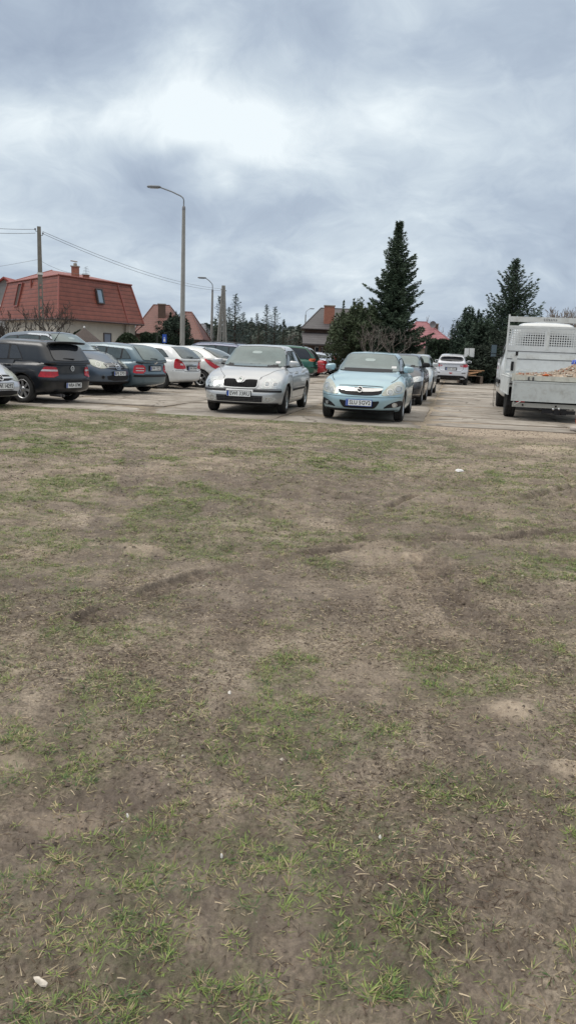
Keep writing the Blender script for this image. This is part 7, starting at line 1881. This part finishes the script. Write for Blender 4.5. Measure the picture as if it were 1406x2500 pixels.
    me1 = npmesh('rubble', np.concatenate([P, VV.reshape(-1, 3)]), np.concatenate([np.stack([F[:, 0], F[:, 1], F[:, 2]], 1), np.stack([F[:, 0], F[:, 2], F[:, 3]], 1), (tri[None]+np.arange(m0)[:, None, None]*6+len(P)).reshape(-1, 3)]))
    cc = np.concatenate([np.tile([.33, .26, .20], (len(P), 1))*(.7+.6*r.random((len(P), 1))), np.repeat(np.where(r.random((m0, 1)) < .3, [[.50, .46, .40]], np.where(r.random((m0, 1)) < .3, [[.30, .13, .08]], [[.34, .28, .22]]))*(.7+.5*r.random((m0, 1))), 6, 0)])
    vcol(me1, np.clip(cc, 0, 1)); me1.materials.append(BLADE)
    o = link(bpy.data.objects.new('rubble', me1), None, (5.15, 18.5, 0), TR); tag(o, 'heap of pale building rubble lying on the bed of the flatbed truck', 'rubble')
    def loose(name, x, y, z, mb, m, lb, cat):
        p = Mt @ Vector((x, y, z)); return tag(mb.build(name, m, None, p, TR), lb, cat)
    V, F = rbox(16, 10, 8, .26, .16, .15, .14, .12, .06, .05); b = MB(); b.add([(v[0]*(1-.25*(v[0] < 0)), v[1], v[2]+.02*math.sin(v[0]*22+v[1]*14)) for v in V], F, 0, True)
    m = bpy.data.materials.new('printed_sack'); m.use_nodes = True; nt_ = m.node_tree; co = N(nt_, 'ShaderNodeTexCoord').outputs['Object']
    vo = N(nt_, 'ShaderNodeTexNoise', {'Vector': co, 'Scale': 16.0, 'Detail': 2.0}).outputs[0]; nt_.links.new(ramp(nt_, vo, [(.56, (.03, .07, .38)), (.60, (.6, .62, .66))]), nt_.nodes['Principled BSDF'].inputs['Base Color']); nt_.nodes['Principled BSDF'].inputs['Roughness'].default_value = .45
    loose('cement_sack', 1.62, .95, 1.30, b, m, 'blue and white printed sack lying on the rubble heap', 'sack')
    b = MB(); b.lathe([(.001, 0), (.11, 0), (.135, .30), (.145, .30), (.145, .32), (.125, .32), (.105, .03), (.001, .03)], 'Z', 24); loose('bucket', 1.90, .55, 1.17, b, mat('pale_bucket', (.48, .56, .50), .5), 'pale whitish bucket on the rubble by the blue sack', 'bucket')
    b = MB(); b.lathe([(.001, .0), (.055, .0), (.085, .035), (.09, .038), (.08, .042), (.05, .012), (.001, .012)], 'Z', 20); b.lathe([(.001, .06), (.03, .052), (.035, .02)], 'Z', 10); loose('tray', .76, .04, FZ+.012, b, mat('orange_plastic', (.62, .13, .02), .45), 'small orange plastic tray at the rear edge of the truck bed', 'tray')
    # orange barrier on a pale foot, at the right edge
    g = gp(1412, 1052)
    t2 = thing('barrier', (g.x, g.y, 0), R(10), 'orange plastic barrier post on a pale foot at the right photo edge', 'barrier')
    V, F = rbox(10, 8, 5, .17, .11, .095, .05, .05, .03, .02); b = MB(); b.add(V, F, 0, True); b.build('foot', mat('pale_foot', (.42, .38, .35), .85, var=.15, bump=.4, bscale=40), t2, (0, 0, -.005))
    b = MB(); b.tube([(-.02, 0, .08), (-.055, 0, .20), (-.05, 0, .32), (0, 0, .38), (.30, 0, .39), (.9, 0, .39)], [.035, .038, .036, .034, .032, .032], 10); b.build('tube', mat('barrier_orange', (.66, .10, .03), .5), t2)
truck()
